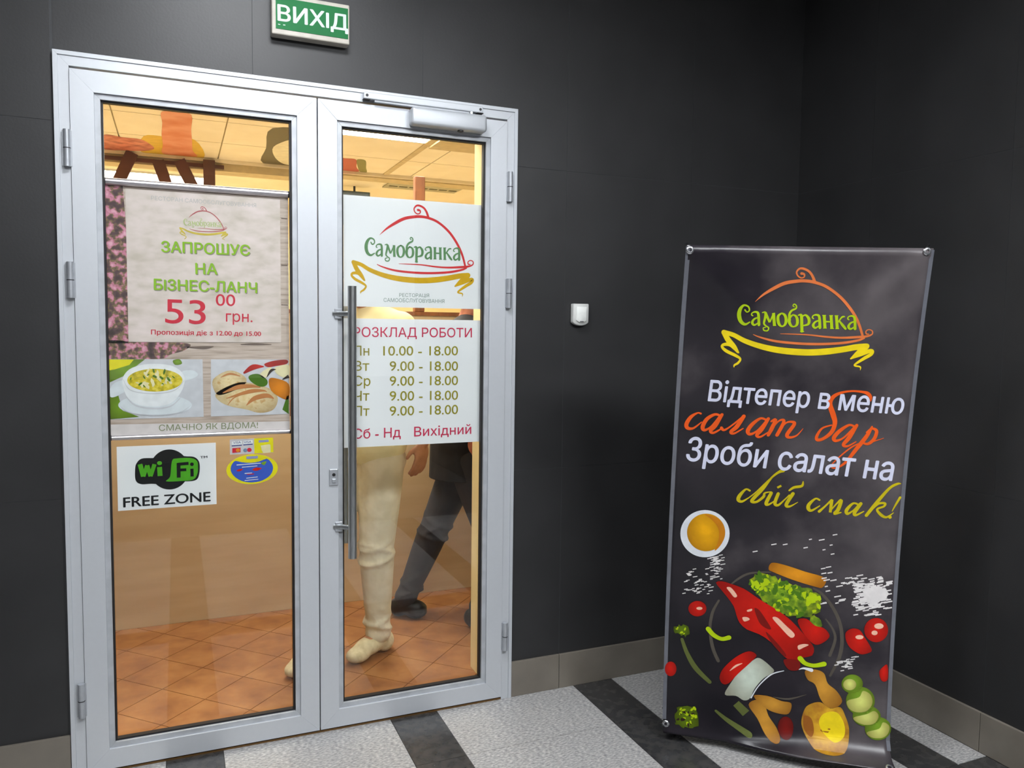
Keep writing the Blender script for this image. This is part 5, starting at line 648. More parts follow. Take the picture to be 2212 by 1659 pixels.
('ban','salt_grains_print','salt',3,[('S',[-231,531,3.1,-215.1,535.3,3.1]),('S',[-252,521.9,3.1,-243.1,524.4,3.1]),('S',[-228.1,561.4,3.1,-218.9,563.9,3.1]),('S',[-279.4,515.5,3.1,-270.6,517.9,3.1]),('S',[-236.5,507.4,3.1,-228,509.8,3.1]),('S',[-266,558.6,3.1,-255.5,561.4,3.1]),('S',[-319,502.6,3.1,-307.9,505.6,3.1]),('S',[-231.7,517.9,3.1,-216.8,522,3.1]),('S',[-308.8,551.9,3.1,-296.2,555.3,3.1]),('S',[-307,515.8,3.1,-296.2,518.8,3.1]),('S',[-271.3,507.1,3.1,-259.5,510.3,3.1]),('S',[-314.8,546.9,3.1,-302.8,550.2,3.1]),('S',[-271.8,523.6,3.1,-261.1,526.6,3.1]),('S',[-261,537.4,3.1,-248.3,540.9,3.1]),('S',[-248.8,550.5,3.1,-238.4,553.3,3.1]),('S',[-273.2,521,3.1,-263.9,523.5,3.1]),('S',[-271.1,523.9,3.1,-255.9,528.1,3.1]),('S',[-286.8,522.8,3.1,-278.1,525.2,3.1]),('S',[-277.9,547.8,3.1,-262.4,551.9,3.1]),('S',[-280.6,512.4,3.1,-269.8,515.4,3.1]),('S',[-234.5,539.1,3.1,-224.5,541.8,3.1]),('S',[-268.7,512,3.1,-253.8,516.1,3.1]),('S',[-266.9,554.2,3.1,-254.5,557.5,3.1]),('S',[-301.6,515.8,3.1,-286.2,520,3.1]),('S',[-271.3,525.9,3.1,-263.7,527.9,3.1]),('S',[-272.4,551.4,3.1,-259.8,554.8,3.1]),('S',[-285.8,515.8,3.1,-278.4,517.8,3.1]),('S',[-313.4,518,3.1,-301.6,521.2,3.1]),('S',[-267.1,512.6,3.1,-255.6,515.7,3.1]),('S',[-246.3,532,3.1,-230.8,536.2,3.1]),('S',[-258.7,551.4,3.1,-248.4,554.2,3.1]),('S',[-237.8,542,3.1,-229.2,544.3,3.1]),('S',[-278.5,536.4,3.1,-265.8,539.9,3.1]),('S',[-281.4,543.7,3.1,-270.6,546.6,3.1]),('S',[-227.9,565.4,3.1,-212,569.7,3.1]),('S',[-218,602.8,3,-204.4,606.4,3]),('S',[-211.9,570.5,3.1,-201.8,573.2,3.1]),('S',[-243,578.2,3.1,-235,580.4,3.1]),('S',[-208.1,572.1,3.1,-197.5,574.9,3]),('S',[-202.4,599.6,3,-187,603.6,3]),('S',[-224.8,572.1,3.1,-211,575.8,3.1]),('S',[-194.7,565.4,3,-187.4,567.3,3]),('S',[-245,581.2,3.1,-237.8,583.2,3.1]),('S',[-215,583,3.1,-202,586.4,3]),('S',[-227.9,593.6,3.1,-212.3,597.7,3]),('S',[-209.9,607.3,3,-202.2,609.4,3]),('S',[-215.7,594.1,3.1,-205.1,597,3]),('S',[-210.2,591.1,3,-194.9,595.1,3]),('S',[-209.5,583,3.1,-201,585.3,3]),('S',[-228.7,571.6,3.1,-212.7,575.9,3.1]),('S',[-246.1,598.8,3.1,-232.4,602.4,3.1]),('S',[-207.7,603.1,3,-193.3,606.9,3]),('S',[-208,618.3,3,-198,620.9,3]),('S',[-240.9,636.8,3,-226.4,640.5,3]),('S',[-232.7,640.6,3,-217.3,644.6,3]),('S',[-217.5,638.2,3,-202.8,642,3]),('S',[-215,619.3,3,-199.4,623.3,3]),('S',[-220.9,634.8,3,-211.1,637.4,3]),('S',[-225,641.1,3,-217.1,643.2,3]),('S',[-220.5,629.7,3,-208.7,632.8,3]),('S',[-217.8,621.6,3,-205.3,624.9,3]),('S',[-210.6,627.3,3,-197,630.9,3]),('S',[-223.7,617.1,3,-208.5,621,3]),('S',[-222.5,642.3,3,-209,645.8,3]),('S',[-210.1,632.7,3,-195.4,636.5,3]),('S',[-220.4,635.9,3,-213.1,637.8,3]),('S',[-220.2,619,3,-209.8,621.7,3]),('S',[-223.4,632.7,3,-212.4,635.6,3]),('S',[-212.2,646.3,3,-203.5,648.6,3]),('S',[-208.8,629.4,3,-198.6,632.1,3]),('S',[-196.1,617.9,3,-180.5,622,3]),('S',[-217.3,619.8,3,-203.5,623.4,3]),('S',[-193.3,633.4,3,-184.8,635.6,3]),('S',[-205.3,631.7,3,-193.2,634.8,3]),('S',[-222.7,633,3,-213.8,635.4,3]),('S',[-220.2,634.2,3,-209.8,636.8,3]),('S',[-203.2,651.5,3,-190.5,654.8,3]),('S',[-220.9,638.5,3,-206.1,642.4,3]),('S',[-221.6,627.8,3,-206.7,631.7,3]),('S',[-228.6,632.8,3,-218.7,635.4,3]),('S',[-222.6,627.5,3,-209.8,630.8,3]),('S',[-231.1,622.1,3.1,-220.4,624.9,3]),('S',[-232.6,605.5,3.1,-218,609.4,3]),('S',[-221.2,643.8,3,-208.3,647.2,3]),('S',[-220.1,635.1,3,-206.9,638.5,3]),('S',[-225.5,642.9,3,-213.4,646.1,3]),('S',[-207.6,631.8,3,-193,635.7,3]),('S',[-217.6,615.9,3,-209,618.1,3]),('S',[-226.7,607.1,3.1,-215.2,610.2,3]),('S',[-212.4,627,3,-198.2,630.8,3]),('S',[-230.3,615.2,3.1,-216.7,618.7,3]),('S',[-195.5,642.1,3,-183.5,645.3,3]),('S',[-301,584.9,3.1,-290,587.8,3.1]),('S',[-304.6,573,3.1,-294.6,575.7,3.1]),('S',[-286.1,566.5,3.1,-271.1,570.5,3.1]),('S',[-295.6,583.9,3.1,-283.3,587.2,3.1]),('S',[-301.5,570.9,3.1,-291.5,573.6,3.1]),('S',[-302.7,573.5,3.1,-290.9,576.7,3.1]),('S',[-308.4,577.6,3.1,-294.4,581.4,3.1]),('S',[-305.7,575.2,3.1,-296.4,577.7,3.1]),('S',[-287.8,595.1,3.1,-276,598.2,3.1]),('S',[152.3,706.9,3.8,161.5,709.2,3.8]),('S',[130.1,622.4,3.8,144.1,626.1,3.8]),('S',[145.2,628.1,3.8,162,632.5,3.8]),('S',[116.7,722.5,3.8,134.7,727.1,3.8]),('S',[2.6,701,3.8,17.6,704.8,3.8]),('S',[130.7,689.2,3.8,140,691.6,3.8]),('S',[-34.6,699.1,3.9,-17.9,703.4,3.8]),('S',[157.9,675.5,3.8,169.2,678.4,3.8]),('S',[85.1,723.7,3.8,94.4,726.1,3.8]),('S',[69.7,693,3.8,83.4,696.5,3.8]),('S',[-93.3,670.6,3.9,-77.5,674.6,3.9]),('S',[159.3,743,3.8,173.6,746.5,3.8]),('S',[337.5,587.6,4.1,357.2,592.8,4.1]),('S',[339.8,585.7,4.1,355.2,589.8,4.1]),('S',[310.4,595.9,4.1,327.7,600.5,4.1]),('S',[311.5,589.7,4.1,329.3,594.5,4.1]),('S',[336.9,588.3,4.1,357.7,593.9,4.1]),('S',[321.7,563.4,4.1,335.6,567.2,4.1]),('S',[281.1,576.5,4.1,294.2,580,4.1]),('S',[313.3,600.4,4.1,326.1,603.8,4.1]),('S',[250.1,585.1,4.2,268.1,589.9,4.2]),('S',[339.2,583.1,4.1,356.1,587.6,4.1]),('S',[283.8,580,4.1,303.1,585.2,4.1]),('S',[286.8,569.7,4.1,307.7,575.3,4.1]),('S',[208.2,593.6,4.2,217.7,596.2,4.2]),('S',[218.6,578.3,4.2,229.3,581.1,4.2]),('S',[338.1,580.5,4.1,357.5,585.7,4.1]),('S',[182.1,562.5,4.2,200.3,567.4,4.2]),('S',[239.1,593.6,4.2,249.9,596.5,4.2]),('S',[282.1,554.7,4.1,296.9,558.7,4.1]),('S',[286.8,587.9,4.1,301,591.6,4.1]),('S',[251,572.5,4.2,268.2,577.1,4.2]),('S',[232.2,570.4,4.2,243.9,573.5,4.2]),('S',[250.9,576.5,4.2,266.1,580.6,4.2]),('S',[238.9,568.7,4.2,258.8,574.1,4.2]),('S',[243.2,574.4,4.2,255.8,577.8,4.2]),('S',[322.5,570.2,4.1,335.9,573.8,4.1]),('S',[258.4,594.8,4.2,277.2,599.8,4.1]),('S',[202.4,574.5,4.2,215.6,578.1,4.2]),('S',[250.9,555.3,4.2,269.7,560.5,4.2]),('S',[282.1,594.1,4.1,301.3,599.2,4.1]),('S',[245,568.5,4.2,265.7,574,4.2]),('S',[193.2,565.6,4.2,203,568.2,4.2]),('S',[278.3,578.5,4.2,294.7,582.9,4.1]),('S',[215.5,594.3,4.2,230.9,598.5,4.2]),('S',[260.8,575.3,4.2,274.9,579.1,4.2]),('S',[196.5,576,4.2,209.5,579.5,4.2]),('S',[243.8,604.3,4.2,264.4,609.7,4.2]),('S',[245.1,551.9,4.2,266.3,557.7,4.2]),('S',[260.3,565.3,4.2,272,568.4,4.2]),('S',[310,574.9,4.1,319.4,577.4,4.1]),('S',[315.2,576.5,4.1,327.9,579.9,4.1]),('S',[236,560.2,4.2,252.5,564.7,4.2]),('S',[229,593.7,4.2,246.9,598.5,4.2]),('S',[281.3,575.9,4.1,298.7,580.6,4.1]),('S',[236.8,569.9,4.2,255.1,574.8,4.2]),('S',[274.3,577.5,4.2,289.3,581.5,4.1]),('S',[306,602.6,4.1,322.5,606.9,4.1]),('S',[235,576.4,4.2,245.1,579.2,4.2]),('S',[222.7,581.4,4.2,237.2,585.3,4.2]),('S',[252.5,553.2,4.2,262,555.8,4.2]),('S',[260.8,577.8,4.2,270.2,580.3,4.2]),('S',[308.6,584.8,4.1,329.3,590.3,4.1]),('S',[271.8,575.6,4.2,292.5,581.2,4.1]),('S',[282.5,574,4.1,301.9,579.2,4.1]),('S',[214.3,574.3,4.2,225.3,577.3,4.2]),('S',[330.9,575.1,4.1,347.5,579.5,4.1]),('S',[230.4,579.8,4.2,240.7,582.6,4.2]),('S',[243,576.3,4.2,253.7,579.2,4.2]),('S',[247.2,583.1,4.2,268.9,588.9,4.2]),('S',[271.6,570.2,4.2,286.8,574.3,4.1]),('S',[257.4,557.3,4.2,278.8,563.1,4.2]),('S',[312.1,506,4.5,323.8,509.2,4.5]),('S',[273.1,522.7,4.6,285.3,526,4.6]),('S',[295.9,508.2,4.6,313.8,513.2,4.5]),('S',[310.7,521.6,4.5,333.7,528,4.5]),('S',[236.5,513.7,4.6,255.1,518.9,4.6]),('S',[280.5,550.5,4.6,294.8,554.4,4.6]),('S',[258.7,518.1,4.6,282.2,524.6,4.6]),('S',[311.5,555.9,4.5,330.8,561.1,4.5]),('S',[241.2,546.3,4.6,261.7,551.9,4.6]),('S',[239.8,547.3,4.6,251,550.4,4.6]),('S',[284.3,548.5,4.6,307.5,554.8,4.5]),('S',[263.3,517.2,4.6,278.4,521.3,4.6]),('S',[275,525.4,4.6,287.9,528.9,4.6]),('S',[285.7,546.9,4.6,303.3,551.7,4.6]),('S',[275.6,544.7,4.6,291.4,549.1,4.6]),('S',[306.1,536.8,4.6,329.8,543.3,4.5]),('S',[261.7,538.7,4.6,283.6,544.7,4.6]),('S',[297.8,567.4,4.6,317.1,572.6,4.5]),('S',[288.9,552.8,4.6,308.8,558.2,4.5]),('S',[287.1,543.9,4.6,302.4,548.1,4.6]),('S',[294.6,547.4,4.6,305.8,550.5,4.6]),('S',[289.2,493.2,4.6,311.2,499.3,4.5]),('S',[324.4,535.1,4.5,339.4,539.2,4.5]),('S',[338.3,545.4,4.5,357.8,550.7,4.5]),('S',[279.8,532.2,4.6,299.5,537.6,4.6]),('S',[302.6,524.6,4.6,321,529.7,4.5]),('S',[274,519.1,4.6,289,523.2,4.6]),('S',[238.6,549.5,4.6,253.3,553.5,4.6]),('S',[319.8,523.5,4.5,337.1,528.3,4.5]),('S',[307.7,498.6,4.5,327.5,504.1,4.5]),('S',[255.6,521.9,4.6,277.6,527.9,4.6]),('S',[271.5,546.2,4.6,289,551,4.6]),('S',[306.3,528.1,4.6,318.4,531.4,4.5]),('S',[291.2,542,4.6,309.2,546.9,4.5]),('S',[263.4,516.2,4.6,284.3,522,4.6]),('S',[288.5,538.3,4.6,312,544.8,4.5]),('S',[255.8,534.3,4.6,270.1,538.3,4.6]),('S',[310.8,552.9,4.5,329.4,558,4.5]),('S',[294.4,530.8,4.6,308.3,534.7,4.5]),('S',[248.7,492.6,4.6,269.1,498.2,4.6]),('S',[321.3,543.1,4.5,335.2,546.8,4.5]),('S',[257.6,513.9,4.6,278.2,519.6,4.6]),('S',[239.2,524.5,4.6,259.7,530.2,4.6]),('S',[296.4,544.5,4.6,317,550.1,4.5]),('S',[340.7,497.2,4.5,361.1,502.9,4.5]),('S',[268.7,527.4,4.6,280,530.5,4.6]),('S',[287.9,517.6,4.6,307.1,522.9,4.5]),('S',[243.6,556,4.6,263.2,561.3,4.6]),('S',[270.2,536.2,4.6,284.9,540.3,4.6]),('S',[304.4,511.2,4.6,315.5,514.3,4.5]),('S',[315.5,535.7,4.5,334,540.8,4.5]),('S',[241,557,4.6,253.6,560.4,4.6]),('S',[287.5,532.9,4.6,306.8,538.2,4.5]),('S',[299.2,560.5,4.6,314.9,564.7,4.5]),('S',[287.5,551.9,4.6,309,557.8,4.5]),('S',[246.6,494.9,4.6,257.2,497.9,4.6]),('S',[304,562.9,4.6,323.5,568.1,4.5]),('S',[254.2,541.1,4.6,274.9,546.8,4.6]),('S',[281.6,548,4.6,300.2,553,4.6]),('S',[270.2,529.7,4.6,283.3,533.3,4.6]),('S',[290.2,559.2,4.6,303.2,562.7,4.6]),('S',[280.2,526.4,4.6,295.8,530.7,4.6]),('S',[260.8,543.3,4.6,271.3,546.2,4.6]),('S',[272.3,524.6,4.6,296.1,531.1,4.6]),('S',[273.1,495.8,4.6,287.7,499.9,4.6]),('S',[305.7,528,4.6,319.5,531.8,4.5]),('S',[267.4,492.6,4.6,278.1,495.7,4.6]),('S',[283.5,534.7,4.6,304.5,540.4,4.6]),('S',[283.7,516.9,4.6,304.5,522.6,4.6]),('S',[278.8,519.1,4.6,297.6,524.3,4.6]),('S',[290.6,518.5,4.6,310.6,524,4.5]),('S',[281.3,550.9,4.6,296.4,555,4.6]),('S',[273.3,521.6,4.6,293.9,527.3,4.6]),('S',[338.2,518.5,4.5,361,524.7,4.5]),('S',[298.4,498.5,4.6,312.3,502.4,4.5]),('S',[248.5,540.3,4.6,262.3,544.1,4.6]),('S',[250.3,494.6,4.6,273.9,501.2,4.6]),('S',[310.8,553.4,4.5,324.6,557.1,4.5]),('S',[288.2,507.6,4.6,310.5,513.7,4.5]),('S',[309.3,504.3,4.5,326,508.9,4.5]),('S',[285.8,507.1,4.6,308.9,513.5,4.5]),('S',[304.1,498.4,4.6,317.9,502.2,4.5]),('S',[258.7,538.1,4.6,279.4,543.7,4.6]),('S',[325.3,515.9,4.5,341.8,520.5,4.5]),('S',[275.3,567.8,4.6,286.1,570.7,4.6]),('S',[262.5,508.2,4.6,276,511.9,4.6]),('S',[322.4,526.4,4.5,333,529.3,4.5]),('S',[234.5,503.4,4.6,258.2,510,4.6]),('S',[262,534.1,4.6,285.5,540.5,4.6]),('S',[249.3,565.4,4.6,266.8,570.1,4.6]),('S',[308.3,559,4.5,328.2,564.4,4.5]),('S',[334.1,497.2,4.5,349.9,501.6,4.5]),('S',[272.4,525.5,4.6,287.6,529.6,4.6]),('S',[286.7,537.5,4.6,309.7,543.8,4.5]),('S',[293.8,523.7,4.6,311.3,528.5,4.5]),('S',[269.9,514,4.6,284.1,517.9,4.6]),('S',[264.1,565.9,4.6,286.4,571.9,4.6]),('S',[292.3,500.3,4.6,309.6,505.1,4.5]),('S',[272.3,553.3,4.6,291.9,558.6,4.6]),('S',[296,511.3,4.6,315.8,516.8,4.5]),('S',[306.2,508.2,4.6,327.7,514.1,4.5]),('S',[309.9,523.5,4.5,331.9,529.6,4.5]),('S',[297.1,526.3,4.6,307.4,529.1,4.5]),('S',[259.6,525.7,4.6,281.6,531.8,4.6]),('S',[280.1,530.9,4.6,295.1,535,4.6]),('S',[301.5,520,4.6,324.3,526.3,4.5]),('S',[335,517.1,4.5,346.5,520.2,4.5]),('S',[267.6,536.3,4.6,285.9,541.4,4.6]),('S',[245.9,532.1,4.6,265.8,537.6,4.6]),('S',[275.9,521.9,4.6,297.9,527.9,4.6]),('S',[313.3,544.6,4.5,331.9,549.7,4.5]),('S',[234.9,510.1,4.6,257.1,516.2,4.6]),('S',[325.5,524.1,4.5,348.7,530.4,4.5]),('S',[270.4,544.7,4.6,289.3,549.8,4.6]),('S',[274.9,535.8,4.6,298,542.1,4.6]),('S',[291.6,566.8,4.6,308.4,571.3,4.5]),('S',[279.7,554.5,4.6,292.2,557.9,4.6]),('S',[283.1,542,4.6,303.8,547.6,4.6]),('S',[291.8,539.5,4.6,306.7,543.6,4.5]),('S',[295.6,523.6,4.6,314.5,528.8,4.5]),('S',[287.1,546.1,4.6,298.1,549.1,4.6]),('S',[295.7,519.2,4.6,308.4,522.7,4.5]),('S',[261.7,555.4,4.6,280.7,560.5,4.6]),('S',[295.9,533.7,4.6,309.9,537.6,4.5]),('S',[296.8,508.3,4.6,308.6,511.6,4.5]),('S',[244,549.3,4.6,267.8,555.7,4.6]),('S',[339.8,558.7,4.5,354.7,562.7,4.5]),('S',[288.8,504.6,4.6,306.1,509.4,4.6]),('S',[280,521.4,4.6,295.9,525.7,4.6]),('S',[318.8,500.1,4.5,338.1,505.5,4.5]),('S',[311.3,542.7,4.5,327.9,547.3,4.5]),('S',[282.6,511.8,4.6,298.1,516.1,4.6]),('S',[289.1,526.8,4.6,301,530.1,4.6]),('S',[256.9,510.6,4.6,269.4,514.1,4.6]),('S',[269.7,524,4.6,293.4,530.5,4.6]),('S',[264.4,555.9,4.6,287.4,562.2,4.6]),('S',[285,519.3,4.6,297.1,522.6,4.6]),('S',[296.4,565.4,4.6,317,570.9,4.5]),('S',[256.2,490.8,4.6,276.8,496.6,4.6]),('S',[291.7,515.1,4.6,303.2,518.3,4.6]),('S',[290.7,527.1,4.6,309.2,532.2,4.5]),('S',[296.2,522.9,4.6,316.2,528.4,4.5]),('S',[341.3,526.6,4.5,356.2,530.8,4.5]),('S',[298.6,523.1,4.6,316.2,528,4.5]),('S',[283.7,544.3,4.6,300.3,548.8,4.6]),('S',[300.6,557.9,4.6,311.3,560.8,4.5]),('S',[264.8,539,4.6,282.5,543.8,4.6]),('S',[277.9,535.3,4.6,301.1,541.7,4.6]),('S',[292.7,567.8,4.6,306.1,571.4,4.5]),('S',[275.6,567.8,4.6,286,570.6,4.6]),('S',[249.4,483.7,4.2,267.1,488.7,4.2]),('S',[288.4,470,4.1,302.1,473.8,4.1]),('S',[302.8,479.3,4.1,320.7,484.3,4.1]),('S',[301.8,473.1,4.1,319.6,478.1,4.1]),('S',[239.5,499.2,4.2,255.8,503.8,4.2]),('S',[280.1,468.1,4.2,296.5,472.7,4.1]),('S',[302.3,485.2,4.1,312.7,488.1,4.1]),('S',[266.1,489.2,4.2,277.3,492.4,4.2]),('S',[270.8,483.8,4.2,290,489.2,4.1]),('S',[286.1,473.4,4.1,306.1,479,4.1]),('S',[242.3,467.1,4.2,257,471.3,4.2]),('S',[285.8,498.9,4.1,298.7,502.5,4.1]),('S',[276,469.1,4.2,290.7,473.2,4.1]),('S',[310.6,471.6,4.1,329.5,476.9,4.1]),('S',[266.7,492.3,4.2,285.7,497.6,4.1]),('S',[264.1,506,4.2,284.1,511.6,4.1]),('S',[240.4,310.6,3.3,255.6,315.2,3.3]),('S',[238.8,293.2,3.3,246.7,295.6,3.3]),('S',[253.5,320.7,3.3,266.9,324.7,3.3]),('S',[232.6,300.3,3.3,249.1,305.3,3.3]),('S',[218.9,283.1,3.3,236.4,288.5,3.3]),('S',[197.4,298.2,3.4,212.1,302.7,3.3]),('S',[214.3,301.7,3.3,230.8,306.7,3.3]),('S',[236.2,284.7,3.3,248.4,288.5,3.3]),('S',[224.8,281.7,3.3,241.3,286.8,3.3]),('S',[225.6,292.5,3.3,242.9,297.7,3.3]),('S',[201,293.3,3.4,218.4,298.6,3.3]),('S',[233.7,301.1,3.3,250.6,306.3,3.3]),('S',[222.1,301.5,3.3,238.2,306.4,3.3]),('S',[235.1,278.2,3.3,250.2,282.9,3.3]),('S',[193.6,286.6,3.4,204.6,290,3.4]),('S',[205.7,300.6,3.4,216.4,303.9,3.3]),('S',[229.4,296.1,3.3,239.3,299.1,3.3]),('S',[223.3,287.8,3.3,232.6,290.6,3.3]),('S',[243.5,319.3,3.3,260.7,324.5,3.3]),('S',[211.8,268.6,3.3,223.1,272.1,3.3]),('S',[199.8,295.8,3.4,209,298.6,3.4]),('S',[229.5,299.6,3.3,247,304.9,3.3]),('S',[191.5,286.5,3.4,205.1,290.6,3.4]),('S',[227.8,309.6,3.3,238.5,312.9,3.3]),('S',[209.8,300.3,3.4,227,305.5,3.3]),('S',[214.4,283.6,3.3,222.2,286,3.3]),('S',[140.5,581.6,4.2,160.5,586.9,4.2]),('S',[162.4,582.1,4.2,181.9,587.4,4.2]),('S',[146.1,560.3,4.2,155.6,562.9,4.2]),('S',[151.8,608.5,4.2,167.4,612.7,4.2]),('S',[142.5,501.9,4.2,154.5,505.2,4.2]),('S',[149.9,544,4.2,164.1,547.9,4.2]),('S',[134.5,588.3,4.2,150.6,592.6,4.2]),('S',[136.2,498.3,4.2,156.1,503.8,4.2]),('S',[132.4,605.1,4.2,147.8,609.2,4.2]),('S',[182.9,504.2,4.2,193.6,507.1,4.2]),('S',[198.7,517.7,4.2,215.3,522.3,4.2]),('S',[194.2,516.8,4.2,208.8,520.8,4.2]),('S',[178.4,526.1,4.2,199.4,531.9,4.2]),('S',[192.5,512.1,4.2,212.5,517.6,4.2]),('K',[260.9,558.1,269.5,559.9,275.4,572,289.6,566.3,300.3,580.7,300.2,571.6,314.2,572.4,315.6,574.1,326.3,571.2,326.5,563.8,337.4,568.3,343.1,558.1,339.2,561.3,349.2,549.9,341.8,535.9,345.3,535.1,339.9,530.5,337.8,523.7,334.8,528.5,324.6,524.5,320.9,519.1,316.7,515.8,310.1,514.1,301.1,509.3,301.1,503.7,296.5,502.2,287.8,503.8,294.8,519.8,288.6,526.9,280.7,535,272.7,532,269.5,547.8]),]),
]

# ------------------------------------------------------------ the setting
DW, DH = 1.541, 2.30            # door opening
XC = 2.927                      # right-hand corner
WT = 0.315                      # wall thickness
CH = 3.05                       # corridor ceiling
XL, YB = -3.6, -6.2             # far ends of the corridor

bm = box(XL - 0.1, -0.0, 0.0012, WT, 0, 3.3)
box(DW, XC + 0.1, 0.0012, WT, 0, 3.3, bm=bm)
box(0, DW, 0.0012, WT, DH, 3.3, bm=bm)
wall_back = tag(obj('wall_back', bm, M_GROUT), 'charcoal tiled wall around the glass double door', kind='structure')
wall_right = tag(obj('wall_right', box(XC + 0.0012, XC + 0.15, YB, 0.3, 0, 3.3), M_GROUT), 'charcoal tiled side wall behind the food banner', kind='structure')
tag(obj('wall_left', box(XL - 0.15, XL, YB, 0.0, 0, 3.3), M_TILE), 'charcoal far side wall of the corridor', kind='structure')
tag(obj('wall_front', box(XL, XC, YB - 0.15, YB, 0.9, 3.3), M_WHITEPL), 'white corridor wall facing the door', kind='structure')
tag(obj('trim_4', box(XL, XC, YB - 0.15, YB, 0, 0.9), mat('grey_dado', (112, 110, 106), 0.6)), 'grey dado along the facing corridor wall', kind='structure')
tag(obj('ceiling', box(XL, XC, YB, 0.0, CH, CH + 0.1), M_WHITEPL), 'white corridor ceiling', kind='structure')

G = 0.0008
def tile_box(x0, x1, z0, z1, name, parent):
    return obj(name, box(x0 + G, x1 - G, 0.0, 0.0012, z0 + G, z1 - G), M_TILE, parent)
cols = [-0.006 + 0.588 * k for k in range(-6, 5)] + [XC]
rows = [0.0, 0.914, 2.09, CH]
for i in range(len(cols) - 1):
    a, b = cols[i], cols[i + 1]
    for j in range(3):
        z0, z1 = rows[j], rows[j + 1]
        if b <= 0.02 or a >= DW - 0.01:
            tile_box(a, min(b, 0.0) if b <= 0.02 and b > 0 else b, z0, z1, 'tile', wall_back)
        elif j == 2:
            if b > DW + 0.01:      # notched tile over the door corner
                bb = box(a + G, b - G, 0.0, 0.0012, DH, z1 - G)
                box(DW, b - G, 0.0, 0.0012, z0 + G, DH, bm=bb)
                obj('tile', bb, M_TILE, wall_back)
            else:
                tile_box(max(a, 0.0), b, DH, z1, 'tile', wall_back)
        elif b > DW + 0.01:
            tile_box(DW, b, z0, z1, 'tile', wall_back)
ys = [0.0, -0.411] + [-0.411 - 0.588 * k for k in range(1, 8)]
for i in range(len(ys) - 1):
    for j in range(3):
        obj('tile', box(XC, XC + 0.0012, ys[i + 1] + G, ys[i] - G, rows[j] + G, rows[j + 1] - G), M_TILE, wall_right)

# skirting, one stone after another
HB = 0.142
sk = tag(thing('baseboard_back', (0, 0, 0), 'grey stone skirting along the door wall', kind='structure'))
for a, b in ((-2.36, -1.772), (-1.772, -1.184), (-1.184, -0.596), (-0.596, -0.001), (DW + 0.001, 1.755), (1.755, 2.345), (2.345, XC - 0.012)):
    obj('skirting_stone', box(a + 0.001, b - 0.001, -0.012, 0.0, 0, HB, 0.0015), M_SKIRT, sk)
sk = tag(thing('baseboard_right', (XC, 0, 0), 'grey stone skirting along the side wall', kind='structure'))
for i in range(6):
    y1 = -0.002 if i == 0 else -0.411 - 0.588 * (i - 1)
    y0 = -0.411 - 0.588 * i
    obj('skirting_stone', box(XC - 0.012, XC, y0 + 0.001, y1 - 0.001, 0, HB, 0.0015), M_SKIRT, sk)

# corridor floor: pale granite tiles between black stone stripes
floor = tag(obj('floor', box(XL, XC, YB, 0.06, -0.08, -0.006), M_GROUT), 'grey granite corridor floor with black stripes', kind='structure')
xe = []
x = 1.0506 - 0.7714 * 4
while x < XC:
    xe.append((x, x + 0.181, True))
    xe.append((x + 0.181, x + 0.7714, False))
    x += 0.7714
yrows = [(0.0, -0.353, 0), (-0.353, -1.03, 0), (-1.03, -1.211, 1), (-1.211, -1.80, 0), (-1.80, -2.39, 0), (-2.39, -2.98, 0)]
gm = {}
for a, b, dark in xe:
    b = min(b, XC - 0.012)
    if b - a < 0.02:
        continue
    for y1, y0, band in yrows:
        key = (round(b - a, 3), round(y1 - y0, 3), y1 == 0)
        e1 = 0.05 if y1 == 0 else 0.0
        if key not in gm:
            bmx = box(0.0012, b - a - 0.0012, y0 - y1 + 0.0012, e1 - 0.0012, -0.006, 0.0)
            me = bpy.data.meshes.new('floor_tile')
            bmx.to_mesh(me); bmx.free()
            gm[key] = me
        me = gm[key]
        isdark = dark or band
        key2 = key + (isdark,)
        if key2 not in gm:
            m2 = me.copy(); m2.materials.clear()
            m2.materials.append(M_DARKFLOOR if isdark else M_GRANITE)
            gm[key2] = m2
        o = bpy.data.objects.new('floor_tile', gm[key2])
        o.location = (a, y1, 0)
        link(o, floor)

# ------------------------------------------------------------ ceiling panels of the corridor
def ceiling_panel(x, y, z, sx, sy, lampm, label, group=None):
    t = thing('ceiling_light', (x, y, z), label, 'ceiling light', group)
    bm = bmesh.new()
    for a in ((x - sx / 2, x + sx / 2, y - sy / 2, y - sy / 2 + 0.015), (x - sx / 2, x + sx / 2, y + sy / 2 - 0.015, y + sy / 2),
              (x - sx / 2, x - sx / 2 + 0.015, y - sy / 2 + 0.015, y + sy / 2 - 0.015), (x + sx / 2 - 0.015, x + sx / 2, y - sy / 2 + 0.015, y + sy / 2 - 0.015)):
        box(a[0], a[1], a[2], a[3], z - 0.014, z, bm=bm)
    obj('frame', bm, M_PLASTIC, t)
    obj('diffuser', box(x - sx / 2 + 0.015, x + sx / 2 - 0.015, y - sy / 2 + 0.015, y + sy / 2 - 0.015, z - 0.01, z - 0.002), lampm, t)
    return t
LM = lamp_mat('cool_panel_light', (248, 251, 255), CORRIDOR_LAMP)
for x, y, sx, sy_, lb in ((0.6, -1.2, 0.6, 0.5, 'corridor ceiling light panel nearest the exit sign'), (0.2, -3.1, 1.2, 0.3, 'narrow corridor ceiling light panel above the viewer'),
                 (1.9, -3.2, 1.2, 0.6, 'long corridor ceiling light panel between viewer and side wall')):
    ceiling_panel(x, y, CH - 0.001, sx, sy_, LM, lb, 'corridor light panels')

